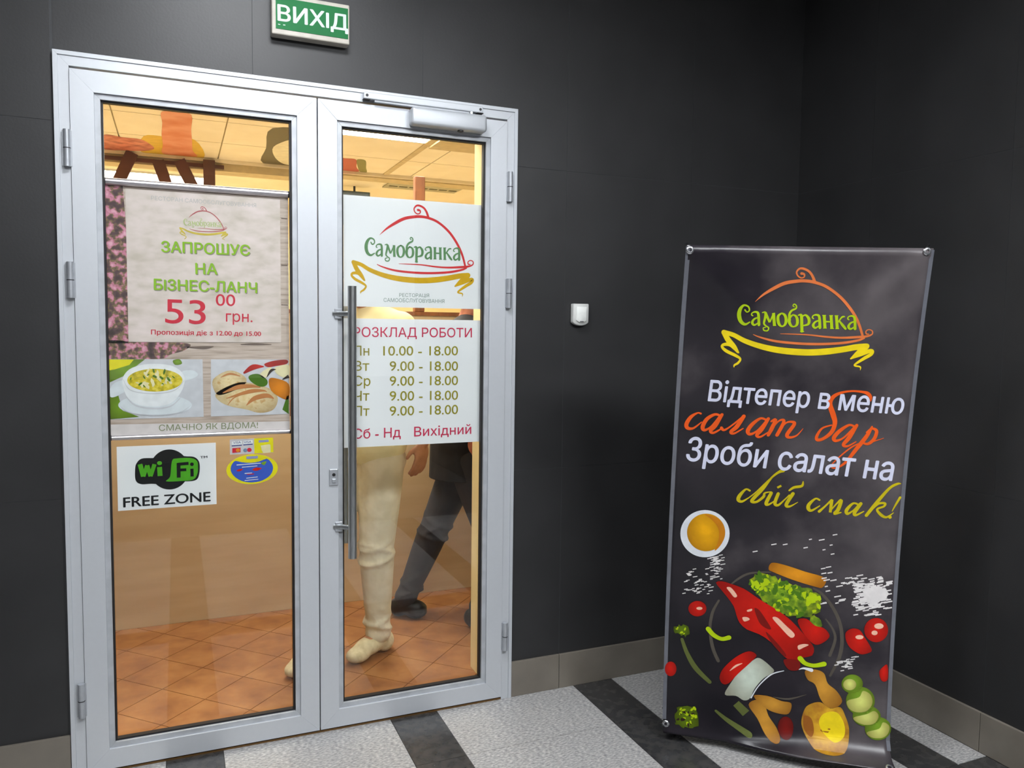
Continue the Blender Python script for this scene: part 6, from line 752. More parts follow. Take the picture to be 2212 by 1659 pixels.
# ------------------------------------------------------------ door frame, leaves
def framed(x0, x1, z0, z1, w, y0, y1, parent, material, wb=None, nv='stile', nh='rail', bottom=True, bevel=0.0006):
    wb = w if wb is None else wb
    obj(nv, prism([(x0, z0), (x0 + w, z0 + (wb if bottom else 0)), (x0 + w, z1 - w), (x0, z1)], y0, y1, bevel=bevel), material, parent)
    obj(nv, prism([(x1, z0), (x1, z1), (x1 - w, z1 - w), (x1 - w, z0 + (wb if bottom else 0))], y0, y1, bevel=bevel), material, parent)
    obj(nh, prism([(x0, z1), (x0 + w, z1 - w), (x1 - w, z1 - w), (x1, z1)], y0, y1, bevel=bevel), material, parent)
    if bottom:
        obj(nh, prism([(x0, z0), (x1, z0), (x1 - w, z0 + wb), (x0 + w, z0 + wb)], y0, y1, bevel=bevel), material, parent)

frame = tag(thing('trim_1', (DW / 2, 0, 0), 'silver aluminium frame around the double door', kind='structure'))
framed(0, DW, 0, DH, 0.013, -0.016, 0.05, frame, M_ALU, nv='frame_lip', nh='frame_lip', bottom=False)
framed(0.013, DW - 0.013, 0, DH - 0.013, 0.030, -0.012, 0.05, frame, M_ALU, nv='jamb', nh='head', bottom=False)
lining = tag(thing('trim_2', (DW / 2, 0.2, 0), 'yellowish lining boards inside the doorway', kind='structure'))
obj('lining_board', box(DW - 0.051, DW, 0.052, WT + 0.004, 0, DH), M_YELLOWWALL, lining)
obj('lining_board', box(0, 0.051, 0.052, WT + 0.004, 0, DH), M_YELLOWWALL, lining)
obj('lining_board', box(0.051, DW - 0.051, 0.052, WT + 0.004, DH - 0.04, DH), M_YELLOWWALL, lining)
tag(obj('trim_3', box(0.044, DW - 0.044, -0.012, 0.056, 0.0, 0.006), M_BRASS), 'brown metal threshold under the double door', kind='structure')

def leaf(name, x0, x1, label, gx0, gx1):
    t = tag(thing(name, ((x0 + x1) / 2, 0, 0.012), label, kind='structure'))
    z0, z1 = 0.012, 2.249
    framed(x0, x1, z0, z1, 0.066, -0.018, 0.045, t, M_ALU)
    framed(x0 + 0.066, x1 - 0.066, z0 + 0.066, z1 - 0.066, 0.017, -0.010, 0.030, t, M_BEAD, nv='glazing_bead', nh='glazing_bead')
    framed(x0 + 0.083, x1 - 0.083, z0 + 0.083, z1 - 0.083, 0.006, 0.000, 0.020, t, M_GASKET, nv='gasket', nh='gasket', bevel=0)
    obj('glass_pane', box(x0 + 0.084, x1 - 0.084, 0.018, 0.024, z0 + 0.084, z1 - 0.084), M_GLASS, t)
    return t
door_l = leaf('door_1', 0.044, 0.7885, 'left glazed aluminium door leaf with menu poster', 0.128, 0.698)
door_r = leaf('door_2', 0.7925, 1.497, 'right glazed aluminium door leaf with long pull handle', 0.881, 1.418)

def hinge(x, z, parent):
    h = obj('hinge', tube([(x, -0.024, z - 0.056), (x, -0.024, z + 0.056)], 0.010, 16), M_HINGE, parent)
    shaded(h)
    g = obj('hinge_gap', tube([(x, -0.024, z - 0.0012), (x, -0.024, z + 0.0012)], 0.0106, 16), M_GASKET, h)
    obj('hinge_plate', box(x - 0.014, x + 0.014, -0.02, -0.016, z - 0.054, z + 0.054), M_HINGE, h)
for z in (2.006, 1.604, 0.258):
    hinge(0.034, z, door_l)
    hinge(1.508, z, door_r)

# pull handle: outside bar, inside bar, stand-offs
hb = shaded(obj('pull_handle', tube([(0.900, -0.062, 0.647), (0.900, -0.062, 1.611)], 0.0155, 20), M_STEEL, door_r))
ib = shaded(obj('pull_handle', tube([(0.905, 0.105, 0.66), (0.905, 0.105, 1.60)], 0.0155, 20), M_STEEL, door_r))
for z in (1.515, 0.755):
    shaded(obj('standoff', tube([(0.842, -0.016, z), (0.872, -0.03, z), (0.900, -0.062, z)], 0.009, 12), M_STEEL, hb))
    obj('clamp', box(0.846, 0.872, -0.025, -0.018, z - 0.018, z + 0.018, 0.002), M_HINGE, hb)
    shaded(obj('standoff', tube([(0.845, 0.045, z), (0.872, 0.07, z), (0.905, 0.105, z)], 0.009, 12), M_STEEL, ib))
lock = obj('lock_plate', box(0.825, 0.857, -0.024, -0.018, 0.905, 0.965, 0.003), M_HINGE, door_r)
obj('keyhole', tube([(0.841, -0.0255, 0.944), (0.841, -0.0235, 0.944)], 0.006, 12), M_GASKET, lock)
obj('lock_knob', box(0.834, 0.848, -0.028, -0.0235, 0.915, 0.93, 0.002), M_HINGE, lock)

# door closer: body, slide rail, arm
cl = obj('closer_body', box(1.112, 1.398, -0.066, -0.018, 2.188, 2.250, 0.012, seg=4), M_ALU, door_r)
shaded(cl, 50)
tr = obj('closer_track', box(0.947, 1.390, -0.040, -0.0165, 2.262, 2.286, 0.003), M_ALU, door_r)
for x in (0.958, 1.379):
    obj('screw', tube([(x, -0.0415, 2.274), (x, -0.039, 2.274)], 0.005, 10), M_BLACK, tr)
    obj('end_cap', box(x - 0.012, x + 0.012, -0.0405, -0.017, 2.2605, 2.2625), M_BLACK, tr)
obj('closer_arm', box(0.985, 1.35, -0.037, -0.026, 2.2535, 2.2615, 0.002), M_BEAD, tr)
obj('closer_spindle', tube([(1.345, -0.036, 2.246), (1.345, -0.036, 2.262)], 0.008, 12), M_STEEL, cl)
obj('valve_cap', tube([(1.30, -0.045, 2.184), (1.30, -0.045, 2.189)], 0.011, 12), M_BLACK, cl)

# ------------------------------------------------------------ sheets behind the glass
def door_map(y):
    return lambda a, b, l: Vector((a, y - 0.0004 * l, b))
def sheet(name, x0, x1, z0, z1, y, label, cat, m):
    t = obj(name, box(x0, x1, y, y + 0.0012, z0, z1), m, base=((x0 + x1) / 2, y, z0))
    return tag(t, label, cat)
SY = 0.030
ls = sheet('logo_sign', 0.888, 1.4145, 1.543, 1.938, SY, 'white sheet with the red dome logo on the right door pane', 'sign', M_PAPER)
prints('logo', ls, door_map(SY))
hs = sheet('opening_hours_sign', 0.888, 1.413, 1.030, 1.500, SY, 'white opening hours sheet below the logo on the right pane', 'sign', M_PAPER)
prints('hours', hs, door_map(SY))
ws = sheet('wireless_sign', 0.148, 0.4515, 0.857, 1.069, SY, 'white sheet with black and green wireless badge, left pane', 'sign', M_PAPER)
prints('wifi', ws, door_map(SY))
cs = sheet('card_sticker', 0.497, 0.640, 1.0255, 1.078, SY, 'small payment card sticker with a yellow right half', 'sticker', mat('sticker_grey', (206, 200, 206), 0.4))
prints('card', cs, door_map(SY))
# oval sticker
pts = [(0.570 + 0.0855 * math.cos(2 * math.pi * k / 40), 0.9705 + 0.052 * math.sin(2 * math.pi * k / 40)) for k in range(40)]
b0 = prism(pts, SY, SY + 0.0012)
ov = tag(obj('oval_sticker', b0, pmat('yellow'), base=(0.57, SY, 0.9185)), 'oval blue sticker with a yellow top edge', 'sticker')
prints('oval', ov, door_map(SY))

# hanging poster on two metal rails
M_POSTER = ramp_mat('poster_planks', [(0.3, (160, 140, 126)), (0.5, (194, 174, 162)), (0.7, (210, 192, 182))], 0.5, 9, 6, (1, 1, 14))
M_PANEL = ramp_mat('poster_pale_panel', [(0.3, (196, 182, 170)), (0.5, (216, 200, 194)), (0.7, (228, 210, 208))], 0.5, 14, 5, (1, 1, 2))
hp = thing('hanging_poster', (0.414, SY, 1.10), 'lunch offer poster hung between two metal rails, left pane', 'poster')
ps = obj('poster_sheet', box(0.1325, 0.6975, SY, SY + 0.0012, 1.096, 1.925), M_POSTER, hp)
prints('hang', ps, door_map(SY))
for z in (1.9225, 1.099):
    r = shaded(obj('poster_rail', tube([(0.1325, SY - 0.004, z), (0.6975, SY - 0.004, z)], 0.0115 if z > 1.5 else 0.008, 16), mat('rail_metal', (206, 200, 204), 0.3, 0.85), hp))
    for x in (0.1325, 0.6975):
        obj('rail_cap', tube([(x - 0.002, SY - 0.004, z), (x + 0.002, SY - 0.004, z)], 0.0118 if z > 1.5 else 0.0083, 16), M_BLACK, r)
pp = obj('price_panel', box(0.190, 0.670, SY - 0.0018, SY - 0.0006, 1.412, 1.904), M_PANEL, hp)
prints('price', pp, door_map(SY - 0.0018))

# ------------------------------------------------------------ exit sign, sensor
ex = thing('exit_sign', (0.7685, 0, 2.434), 'green emergency exit sign box above the door', 'sign')
obj('sign_box', box(0.640, 0.897, -0.043, 0.0, 2.434, 2.566, 0.004), M_SIGNBOX, ex)
gp = obj('green_panel', box(0.653, 0.8915, -0.0446, -0.042, 2.4515, 2.5525), M_GREEN, ex)
prints('exit', gp, lambda a, b, l: Vector((a, -0.0446 - 0.0003 * l, b)))

se = thing('motion_sensor', (1.820, 0, 1.484), 'small white sensor box on the wall by the door', 'sensor')
prof = [(1.785, 1.572), (1.785, 1.497), (1.797, 1.489), (1.812, 1.485), (1.828, 1.485), (1.843, 1.489), (1.855, 1.497), (1.855, 1.572)]
shaded(obj('housing', prism(prof, -0.026, 0.0, bevel=0.004), M_PLASTIC, se), 50)
prof2 = [(1.797, 1.560), (1.797, 1.505), (1.810, 1.497), (1.830, 1.497), (1.843, 1.505), (1.843, 1.560)]
shaded(obj('lens_cover', prism(prof2, -0.032, -0.024, bevel=0.003), mat('sensor_lens', (238, 240, 236), 0.2), se), 50)
obj('status_slot', box(1.812, 1.828, -0.033, -0.0315, 1.500, 1.5025), M_GASKET, se)

# ------------------------------------------------------------ banner stand
BQ = (2.214453, -0.744915, -0.670439, 0.180211, 0.743949, 1.696109, -0.000684, 0.200469, 0.05953, 0.002474)
BYM = BQ[2] + BQ[3] * 0.85
BN = Vector((math.sin(BYM), -math.cos(BYM), 0))
def ban(u, s, off=0.0):
    a0, k = BQ[6], BQ[7]
    yw = BQ[2] + BQ[3] * s
    e = Vector((math.cos(yw), math.sin(yw), 0.0025))
    nrm = Vector((math.sin(yw), -math.cos(yw), 0))
    ss = max(s, 0.0)
    d = (math.cos(a0) - math.cos(a0 + k * ss)) / k
    h = (math.sin(a0 + k * ss) - math.sin(a0)) / k
    n = nrm.copy()
    t = 0.055 - s                      # the foot of the sheet rolls forward onto the floor
    w = 0.55 + 0.9 * (u / 0.372)
    if t > 0:
        w = min(max(w, 0.15), 1.3)
        ang = min(t / 0.075, 1.25) * min(w, 1.0)
        d += t * math.sin(ang) * 0.9
        if s < 0:
            h = -(-s) * math.cos(ang) * 0.6
        n = (nrm * math.cos(ang) + Vector((0, 0, math.sin(ang)))).normalized()
    # tension creases running from the eyelets
    for cu_, cs_ in ((-0.362, 1.681), (0.362, 1.681)):
        dx, dy = (u - cu_) * (1 if cu_ < 0 else -1), cs_ - s
        r = math.hypot(dx, dy)
        if r < 0.5:
            an = math.atan2(dy, dx)
            d += 0.008 * math.exp(-((an - 0.78) / 0.16) ** 2) * min(r / 0.05, 1) * max(0, 1 - r / 0.5)
            d -= 0.005 * math.exp(-((an - 0.35) / 0.2) ** 2) * min(r / 0.06, 1) * max(0, 1 - r / 0.5)
    d -= 0.004 * math.exp(-((s - 1.69) / 0.06) ** 2) * math.cos(u / 0.744 * math.pi)
    p = Vector((BQ[0], BQ[1], BQ[8])) + BN * d + Vector((0, 0, h)) + e * u
    return p + n * off
bs = thing('banner_stand', (2.2145, -0.745, 0), 'dark salad bar banner on a stand in the corner', 'banner')
UW = BQ[4] / 2
bm = bmesh.new()
NU, NS = 36, 90
S0 = -0.045
grid = {}
for side, off in ((0, 0.0), (1, -0.0012)):
    for i in range(NU + 1):
        for j in range(NS + 1):
            t = j / NS
            s = S0 + (BQ[5] - S0) * (t * t * 0.35 + t * 0.65)
            grid[side, i, j] = bm.verts.new(ban(-UW + 2 * UW * i / NU, s, off))
for i in range(NU):
    for j in range(NS):
        bm.faces.new([grid[0, a, b] for a, b in ((i, j), (i + 1, j), (i + 1, j + 1), (i, j + 1))])
        bm.faces.new([grid[1, a, b] for a, b in ((i, j), (i, j + 1), (i + 1, j + 1), (i + 1, j))])
for i in range(NU):
    for j in (0, NS):
        q = [grid[0, i, j], grid[0, i + 1, j], grid[1, i + 1, j], grid[1, i, j]]
        bm.faces.new(q[::-1] if j == 0 else q)
for j in range(NS):
    for i in (0, NU):
        q = [grid[0, i, j], grid[0, i, j + 1], grid[1, i, j + 1], grid[1, i, j]]
        bm.faces.new(q if i == 0 else q[::-1])
bmesh.ops.recalc_face_normals(bm, faces=bm.faces)
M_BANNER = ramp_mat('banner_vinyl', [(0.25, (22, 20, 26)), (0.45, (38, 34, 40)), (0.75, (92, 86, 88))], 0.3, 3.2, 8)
nt = M_BANNER.node_tree          # the printed smoky backdrop, its tone made lighter towards the upper right
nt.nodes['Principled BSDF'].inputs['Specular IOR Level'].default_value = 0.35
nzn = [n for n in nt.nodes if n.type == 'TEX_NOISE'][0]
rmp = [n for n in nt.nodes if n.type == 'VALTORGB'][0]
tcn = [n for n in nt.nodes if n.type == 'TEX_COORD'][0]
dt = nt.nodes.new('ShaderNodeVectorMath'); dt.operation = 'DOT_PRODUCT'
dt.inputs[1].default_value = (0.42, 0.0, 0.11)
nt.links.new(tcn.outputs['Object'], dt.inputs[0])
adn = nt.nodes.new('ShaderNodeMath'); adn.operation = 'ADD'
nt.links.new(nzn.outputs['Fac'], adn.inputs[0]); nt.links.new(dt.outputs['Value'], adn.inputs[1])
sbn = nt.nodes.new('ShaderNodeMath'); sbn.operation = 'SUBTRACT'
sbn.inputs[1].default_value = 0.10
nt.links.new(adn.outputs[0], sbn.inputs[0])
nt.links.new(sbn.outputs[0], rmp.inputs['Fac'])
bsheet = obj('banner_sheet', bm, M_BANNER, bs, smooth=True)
prints('ban', bsheet, lambda u, s, l: ban(u, s, 0.0005 + 0.00035 * l), cut=(60, 24))
M_EDGE = mat('clear_edge_strip', (104, 106, 114), 0.25)
for ua, ub in ((-UW - 0.002, -UW + 0.011), (UW - 0.009, UW + 0.003)):
    bm = bmesh.new()
    prev = None
    for j in range(61):
        s = 0.02 + (BQ[5] - 0.025) * j / 60
        r = [bm.verts.new(ban(ua, s, 0.0006)), bm.verts.new(ban(ub, s, 0.0006)), bm.verts.new(ban(ub, s, -0.002)), bm.verts.new(ban(ua, s, -0.002))]
        if prev:
            for k in range(4):
                bm.faces.new((prev[k], prev[(k + 1) % 4], r[(k + 1) % 4], r[k]))
        else:
            bm.faces.new(r[::-1])
        prev = r
    bm.faces.new(prev)
    bmesh.ops.recalc_face_normals(bm, faces=bm.faces)
    obj('edge_strip', bm, M_EDGE, bsheet)
hub = ban(0, 0.75) - BN * 0.16
M_POLE = mat('black_pole', (26, 26, 28), 0.35)
corners = [(-0.3624, 1.6812), (0.3536, 1.6862), (-0.3624, 0.004), (0.353, -0.03)]
for u, s in corners:
    p = ban(u, s, 0.001); q = ban(u, s, -0.014)
    n = (p - q).normalized()
    a = n.orthogonal().normalized(); b = n.cross(a)
    bm = bmesh.new()
    rings = []
    for rr, hh in ((0.0055, 0.0), (0.0055, 0.003), (0.010, 0.0035), (0.0125, 0.0005)):
        rings.append([bm.verts.new(p + n * hh + (a * math.cos(2 * math.pi * k / 18) + b * math.sin(2 * math.pi * k / 18)) * rr) for k in range(18)])
    for i in range(3):
        for k in range(18):
            bm.faces.new((rings[i][k], rings[i][(k + 1) % 18], rings[i + 1][(k + 1) % 18], rings[i + 1][k]))
    bmesh.ops.recalc_face_normals(bm, faces=bm.faces)
    shaded(obj('eyelet', bm, mat('eyelet_steel', (200, 202, 206), 0.25, 0.9), bsheet), 60)
    if s < 0.1:
        q = ban(u, 0.075, -0.014)
    mid = (hub + q) / 2 - BN * 0.05
    end = q + (q - hub).normalized() * 0.025
    shaded(obj('pole', tube([hub, mid, q + (mid - q).normalized() * 0.03 - n * 0.004, q, end], [0.007, 0.006, 0.005, 0.005, 0.004], 10), M_POLE, bs))
obj('stand_hub', box(hub.x - 0.035, hub.x + 0.035, hub.y - 0.03, hub.y + 0.03, hub.z - 0.04, hub.z + 0.04, 0.008), M_POLE, bs)
ft = Vector((hub.x, hub.y, 0)) - BN * 0.22
shaded(obj('rear_leg', tube([hub, ft + Vector((0, 0, 0.006))], [0.008, 0.007], 10), M_POLE, bs))
obj('rubber_foot', tube([ft, ft + Vector((0, 0, 0.02))], 0.012, 12), M_BLACK, bs)

# ------------------------------------------------------------ restaurant beyond the door
RX0, RX1, RY1 = -1.3, 3.5, 5.6
tag(obj('floor_dining', box(RX0, RX1, 1.345, RY1, -0.08, -0.001), mat('beige_floor', (214, 198, 172), 0.5)), 'beige floor of the dining room behind the partition', kind='structure')
ifl = tag(obj('floor_restaurant', box(RX0, RX1, 0.06, 1.345, -0.08, -0.005), M_TERRAGROUT), 'terracotta tiled restaurant floor laid diagonally', kind='structure')
P = 0.312
g = 0.0022
for i in range(-5, 14):
    for j in range(-8, 8):
        s0 = 0.205 + P * i; c0 = P * j            # s = x + y, c = y - x
        q = [(s0 + g, c0 + g), (s0 + P - g, c0 + g), (s0 + P - g, c0 + P - g), (s0 + g, c0 + P - g)]
        pts = [((s - c) / 2, (s + c) / 2) for s, c in q]
        if max(p[1] for p in pts) < 0.07 or min(p[1] for p in pts) > 1.31 or max(p[0] for p in pts) < -0.45 or min(p[0] for p in pts) > 2.3:
            continue
        bm = prism(pts, -0.005, 0.0, axis='z')
        for co, no in (((0, 0.062, 0), (0, -1, 0)), ((0, 1.318, 0), (0, 1, 0))):
            bmesh.ops.bisect_plane(bm, geom=bm.verts[:] + bm.edges[:] + bm.faces[:], plane_co=co, plane_no=no, clear_outer=True)
        if len(bm.faces) < 3:
            bm.free()
            continue
        obj('terracotta_tile', bm, M_TERRA, ifl)

tag(obj('wall_restaurant_left', box(RX0 - 0.1, RX0, WT, RY1, 0, 2.75), M_YELLOWWALL), 'yellow plaster side wall inside the restaurant', kind='structure')
tag(obj('wall_restaurant_right', box(RX1, RX1 + 0.1, WT, RY1, 0, 2.75), M_YELLOWWALL), 'yellow plaster far side wall inside the restaurant', kind='structure')
tag(obj('wall_restaurant_back', box(RX0, RX1, RY1, RY1 + 0.1, 0, 2.75), M_YELLOWWALL), 'yellow back wall of the restaurant', kind='structure')
tag(obj('wall_restaurant_front', box(XC + 0.16, RX1, 0.2, WT, 0, 2.75), M_YELLOWWALL), 'yellow wall beside the restaurant entrance', kind='structure')
cz = 2.62
ceil = tag(obj('ceiling_restaurant', box(RX0, RX1, WT, 3.14, cz + 0.012, cz + 0.08), M_BEAM), 'cream tiled suspended ceiling inside the restaurant', kind='structure')
cx = [-1.3, -0.558, 0.03, 0.62, 1.21, 1.80, 2.0, 2.56, 3.5]
cyy = [WT, 0.87, 1.44, 2.03, 2.59, 3.14]
for i in range(len(cx) - 1):
    for j in range(len(cyy) - 1):
        if (i, j) in ((4, 2), (2, 0), (4, 0), (3, 1)):
            continue
        obj('ceiling_tile', box(cx[i] + 0.004, cx[i + 1] - 0.004, cyy[j] + 0.004, cyy[j + 1] - 0.004, cz, cz + 0.012), M_CREAMCEIL, ceil)
obj('ceiling_bar', box(1.785, 1.825, WT, 3.14, cz - 0.006, cz + 0.002), M_BEAM, ceil)
obj('ceiling_bar', box(1.825, 3.5, 1.84, 2.08, cz - 0.02, cz + 0.002), M_BEAM, ceil)
tag(obj('ceiling_dining', box(RX0, RX1, 3.3, RY1, 2.70, 2.78), M_CREAMCEIL), 'cream ceiling over the dining room', kind='structure')
bk = tag(obj('trim_5', box(RX0, 1.30, 3.14, 3.30, 2.545, 2.72), M_BEAM), 'beige bulkhead between the two restaurant ceilings', kind='structure')
obj('bulkhead_edge', box(RX0, RX1, 3.118, 3.14, 2.598, 2.622), M_CREAMCEIL, bk)
obj('bulkhead_section', box(1.30, RX1, 3.14, 3.30, 2.588, 2.72), M_BEAM, bk)
LV = lamp_mat('entrance_fill_light', (255, 244, 226), ENTRANCE_FILL)
LW = lamp_mat('warm_panel_light', (255, 248, 236), DINING_LAMP)
ceiling_panel(1.505, 1.735, cz + 0.010, 0.58, 0.58, LW, 'glowing square ceiling panel behind the right door pane')
ceiling_panel(0.325, 0.592, cz + 0.010, 0.575, 0.54, LV, 'added fill light panel just inside the left door leaf')  # unseen panel added to throw light on the partition
ceiling_panel(1.505, 0.592, cz + 0.010, 0.575, 0.54, LV, 'added fill light panel just inside the right door leaf')  # its twin, likewise added out of sight
ceiling_panel(0.2, 4.6, 2.699, 0.9, 0.6, LW, 'bright light panel in the dining room ceiling behind the slats')
ceiling_panel(0.1, 3.5, 2.699, 1.2, 0.3, LW, 'added narrow fill panel close behind the bulkhead, left')  # unseen strip added so bounced light brightens the ceilings
ceiling_panel(2.1, 3.5, 2.699, 1.2, 0.3, LW, 'added narrow fill panel close behind the bulkhead, right')  # second added strip, also out of sight
ceiling_panel(0.915, 1.155, cz + 0.010, 0.575, 0.555, LW, 'added fill light panel above the partition')  # added out of sight for more bounced light inside

part = tag(thing('wall_partition', (0.55, 1.34, 0), 'tan panelled partition behind the entrance', kind='structure'))
for a, b in ((-1.29, -0.3), (-0.3, 0.9), (0.9, 2.1)):
    obj('panel_board', box(a + 0.001, b - 0.001, 1.320, 1.345, 0.0, 1.535), M_TANBOARD, part)
obj('cap_board', box(-1.29, 2.10, 1.316, 1.36, 1.535, 1.555), M_POST, part)
tag(obj('wooden_post', box(1.520, 1.576, 1.318, 1.358, 1.555, 2.276, 0.004), M_POST, base=(1.548, 1.338, 1.555)), 'square brown wooden post standing on top of the partition', 'post')

# ceiling mural (flat coloured shapes on the ceiling tiles)
def ceiling_patch(name, pts, m, parent, l):
    V, Fc = flat_items([('P', [c for p in pts for c in p])])
    bm = bmesh.new()
    vs = [bm.verts.new((a, b, cz - 0.0006 * l)) for a, b, z in V]
    for f in Fc:
        bm.faces.new([vs[i] for i in f])
    for f in bm.faces:
        f.normal_update()
        if f.normal.z > 0:
            f.normal_flip()
    return obj(name, bm, m, parent)
mu = thing('pot_patch', (0.2, 2.8, cz), 'flat orange pot and red flower shapes on the cream ceiling', 'patch')
ceiling_patch('yellow_halo', [(0.17, 2.60), (0.30, 2.56), (0.46, 2.57), (0.53, 3.11), (0.35, 3.125), (0.14, 3.10)], mat('patch_yellow', (222, 184, 40), 0.6), mu, 1)
ceiling_patch('red_flowers', [(-0.06, 2.68), (0.05, 2.69), (0.15, 2.70), (0.20, 2.82), (0.22, 2.95), (0.16, 3.05), (0.0, 3.11), (-0.12, 3.12)], ramp_mat('patch_red', [(0.35, (150, 62, 40)), (0.6, (214, 130, 108))], 0.6, 14, 4), mu, 2)
ceiling_patch('orange_pot', [(0.28, 1.94), (0.36, 1.92), (0.43, 1.94), (0.435, 2.3), (0.445, 2.6), (0.455, 2.9), (0.485, 3.08), (0.38, 3.10), (0.27, 3.08), (0.275, 2.8), (0.272, 2.5), (0.28, 2.2)], ramp_mat('patch_pot', [(0.3, (206, 104, 44)), (0.6, (226, 150, 120))], 0.6, 5, 3), mu, 3)
mp = thing('plate_patch', (0.98, 2.85, cz), 'flat white plate shape on a dark square, cream ceiling', 'patch')
ceiling_patch('dark_square', [(0.87, 2.05), (1.15, 2.05), (1.20, 2.6), (1.20, 3.11), (0.92, 3.11), (0.89, 2.6)], mat('patch_dark', (92, 84, 50), 0.6), mp, 1)
ceiling_patch('plate', [(0.93, 2.55), (1.0, 2.3), (1.08, 2.25), (1.16, 2.4), (1.19, 2.8), (1.14, 3.08), (1.05, 3.06), (0.97, 2.85)], mat('patch_plate', (232, 226, 200), 0.5), mp, 2)
mr = thing('red_green_patch', (1.5, 2.95, cz), 'flat red and green blocks on the cream ceiling', 'patch')
ceiling_patch('red_block', [(1.34, 2.70), (1.42, 2.69), (1.495, 2.70), (1.55, 2.95), (1.60, 3.11), (1.50, 3.115), (1.40, 3.11)], mat('patch_block_red', (184, 80, 60), 0.6), mr, 1)
ceiling_patch('green_block', [(1.50, 2.70), (1.56, 2.70), (1.62, 2.95), (1.66, 3.11), (1.61, 3.11), (1.56, 2.95)], mat('patch_block_green', (130, 128, 58), 0.6), mr, 1)

# dark slats fixed to the bulkhead
so = thing('slat_ornament', (0.3, 3.1, 2.1), 'dark brown crossed slats hung on the bulkhead', 'ornament')
for a, b, c, d in ((0.108, 2.665, -0.095, 2.20), (0.24, 2.57, 0.36, 2.20), (0.372, 2.585, 0.56, 2.20), (0.562, 2.605, 0.562, 2.20)):
    if b > 2.61:
        k = (2.61 - d) / (b - d); a = c + (a - c) * k; b = 2.61
    dx, dz = a - c, b - d
    l = math.hypot(dx, dz)
    nx, nz = dz / l * 0.038, -dx / l * 0.038
    obj('slat', prism([(c - nx, d - nz), (c + nx, d + nz), (a + nx, b + nz), (a - nx, b - nz)], 3.088, 3.112), M_SLAT, so)
obj('mounting_bar', box(-0.15, 0.66, 3.112, 3.136, 2.555, 2.58), M_SLAT, so)

# vent in the dining room ceiling, hanging screen
ve = thing('slotted_ceiling_plate', (2.35, 3.95, 2.70), 'grey slotted plate in the dining ceiling', 'slot_plate')
vb = obj('plate_body', box(2.02, 2.68, 3.72, 4.10, 2.690, 2.699), mat('slot_plate_grey', (176, 172, 150), 0.6), ve)  # grey plate with rows of dark slots
for j in range(2):
    for i in range(7):
        obj('slot', box(2.05 + i * 0.09, 2.12 + i * 0.09, 3.76 + j * 0.2, 3.79 + j * 0.2, 2.6865, 2.6895), mat('slot_dark', (96, 92, 72), 0.7), ve)
sc = thing('hanging_screen', (1.80, 4.2, 2.36), 'dark green menu screen hanging in the dining room', 'screen')
obj('screen_case', box(1.66, 1.93, 4.18, 4.22, 2.36, 2.655, 0.006), mat('screen_case_green', (40, 58, 54), 0.4), sc)
obj('screen_face', box(1.675, 1.915, 4.176, 4.181, 2.375, 2.64), mat('screen_dark', (28, 46, 44), 0.25), sc)
obj('screen_rod', tube([(1.795, 4.2, 2.65), (1.795, 4.2, 2.70)], 0.01, 10), M_BLACK, sc)

# ------------------------------------------------------------ people
def remesh(bm, voxel, smooth_it=6, fac=0.6):
    me = bpy.data.meshes.new('tmp')
    bm.to_mesh(me); bm.free()
    o = bpy.data.objects.new('tmp', me)
    COL.objects.link(o)
    r = o.modifiers.new('r', 'REMESH'); r.mode = 'VOXEL'; r.voxel_size = voxel
    if smooth_it:
        s = o.modifiers.new('s', 'SMOOTH'); s.iterations = smooth_it; s.factor = fac
    dg = bpy.context.evaluated_depsgraph_get()
    out = bpy.data.meshes.new_from_object(o.evaluated_get(dg))
    bpy.data.objects.remove(o, do_unlink=True)
    b = bmesh.new(); b.from_mesh(out)
    bpy.data.meshes.remove(out)
    return b

def ball(bm, c, r, rot=None):
    m = Matrix.Translation(Vector(c))
    if rot is not None: m = m @ rot
    rr = r if hasattr(r, '__len__') else (r, r, r)
    bmesh.ops.create_icosphere(bm, subdivisions=3, radius=1.0, matrix=m @ Matrix.Diagonal((*rr, 1)))

def limb(bm, pts, radii):
    c = crom([tuple(p) + ((r, r) if not hasattr(r, '__len__') else tuple(r)) for p, r in zip(pts, radii)], 5)
    tube([p[:3] for p in c], [(p[3], p[4]) for p in c], 16, True, bm)
    for p, r in ((pts[0], radii[0]), (pts[-1], radii[-1])):
        ball(bm, p, (r if not hasattr(r, '__len__') else sum(r) / 2) * 0.98)

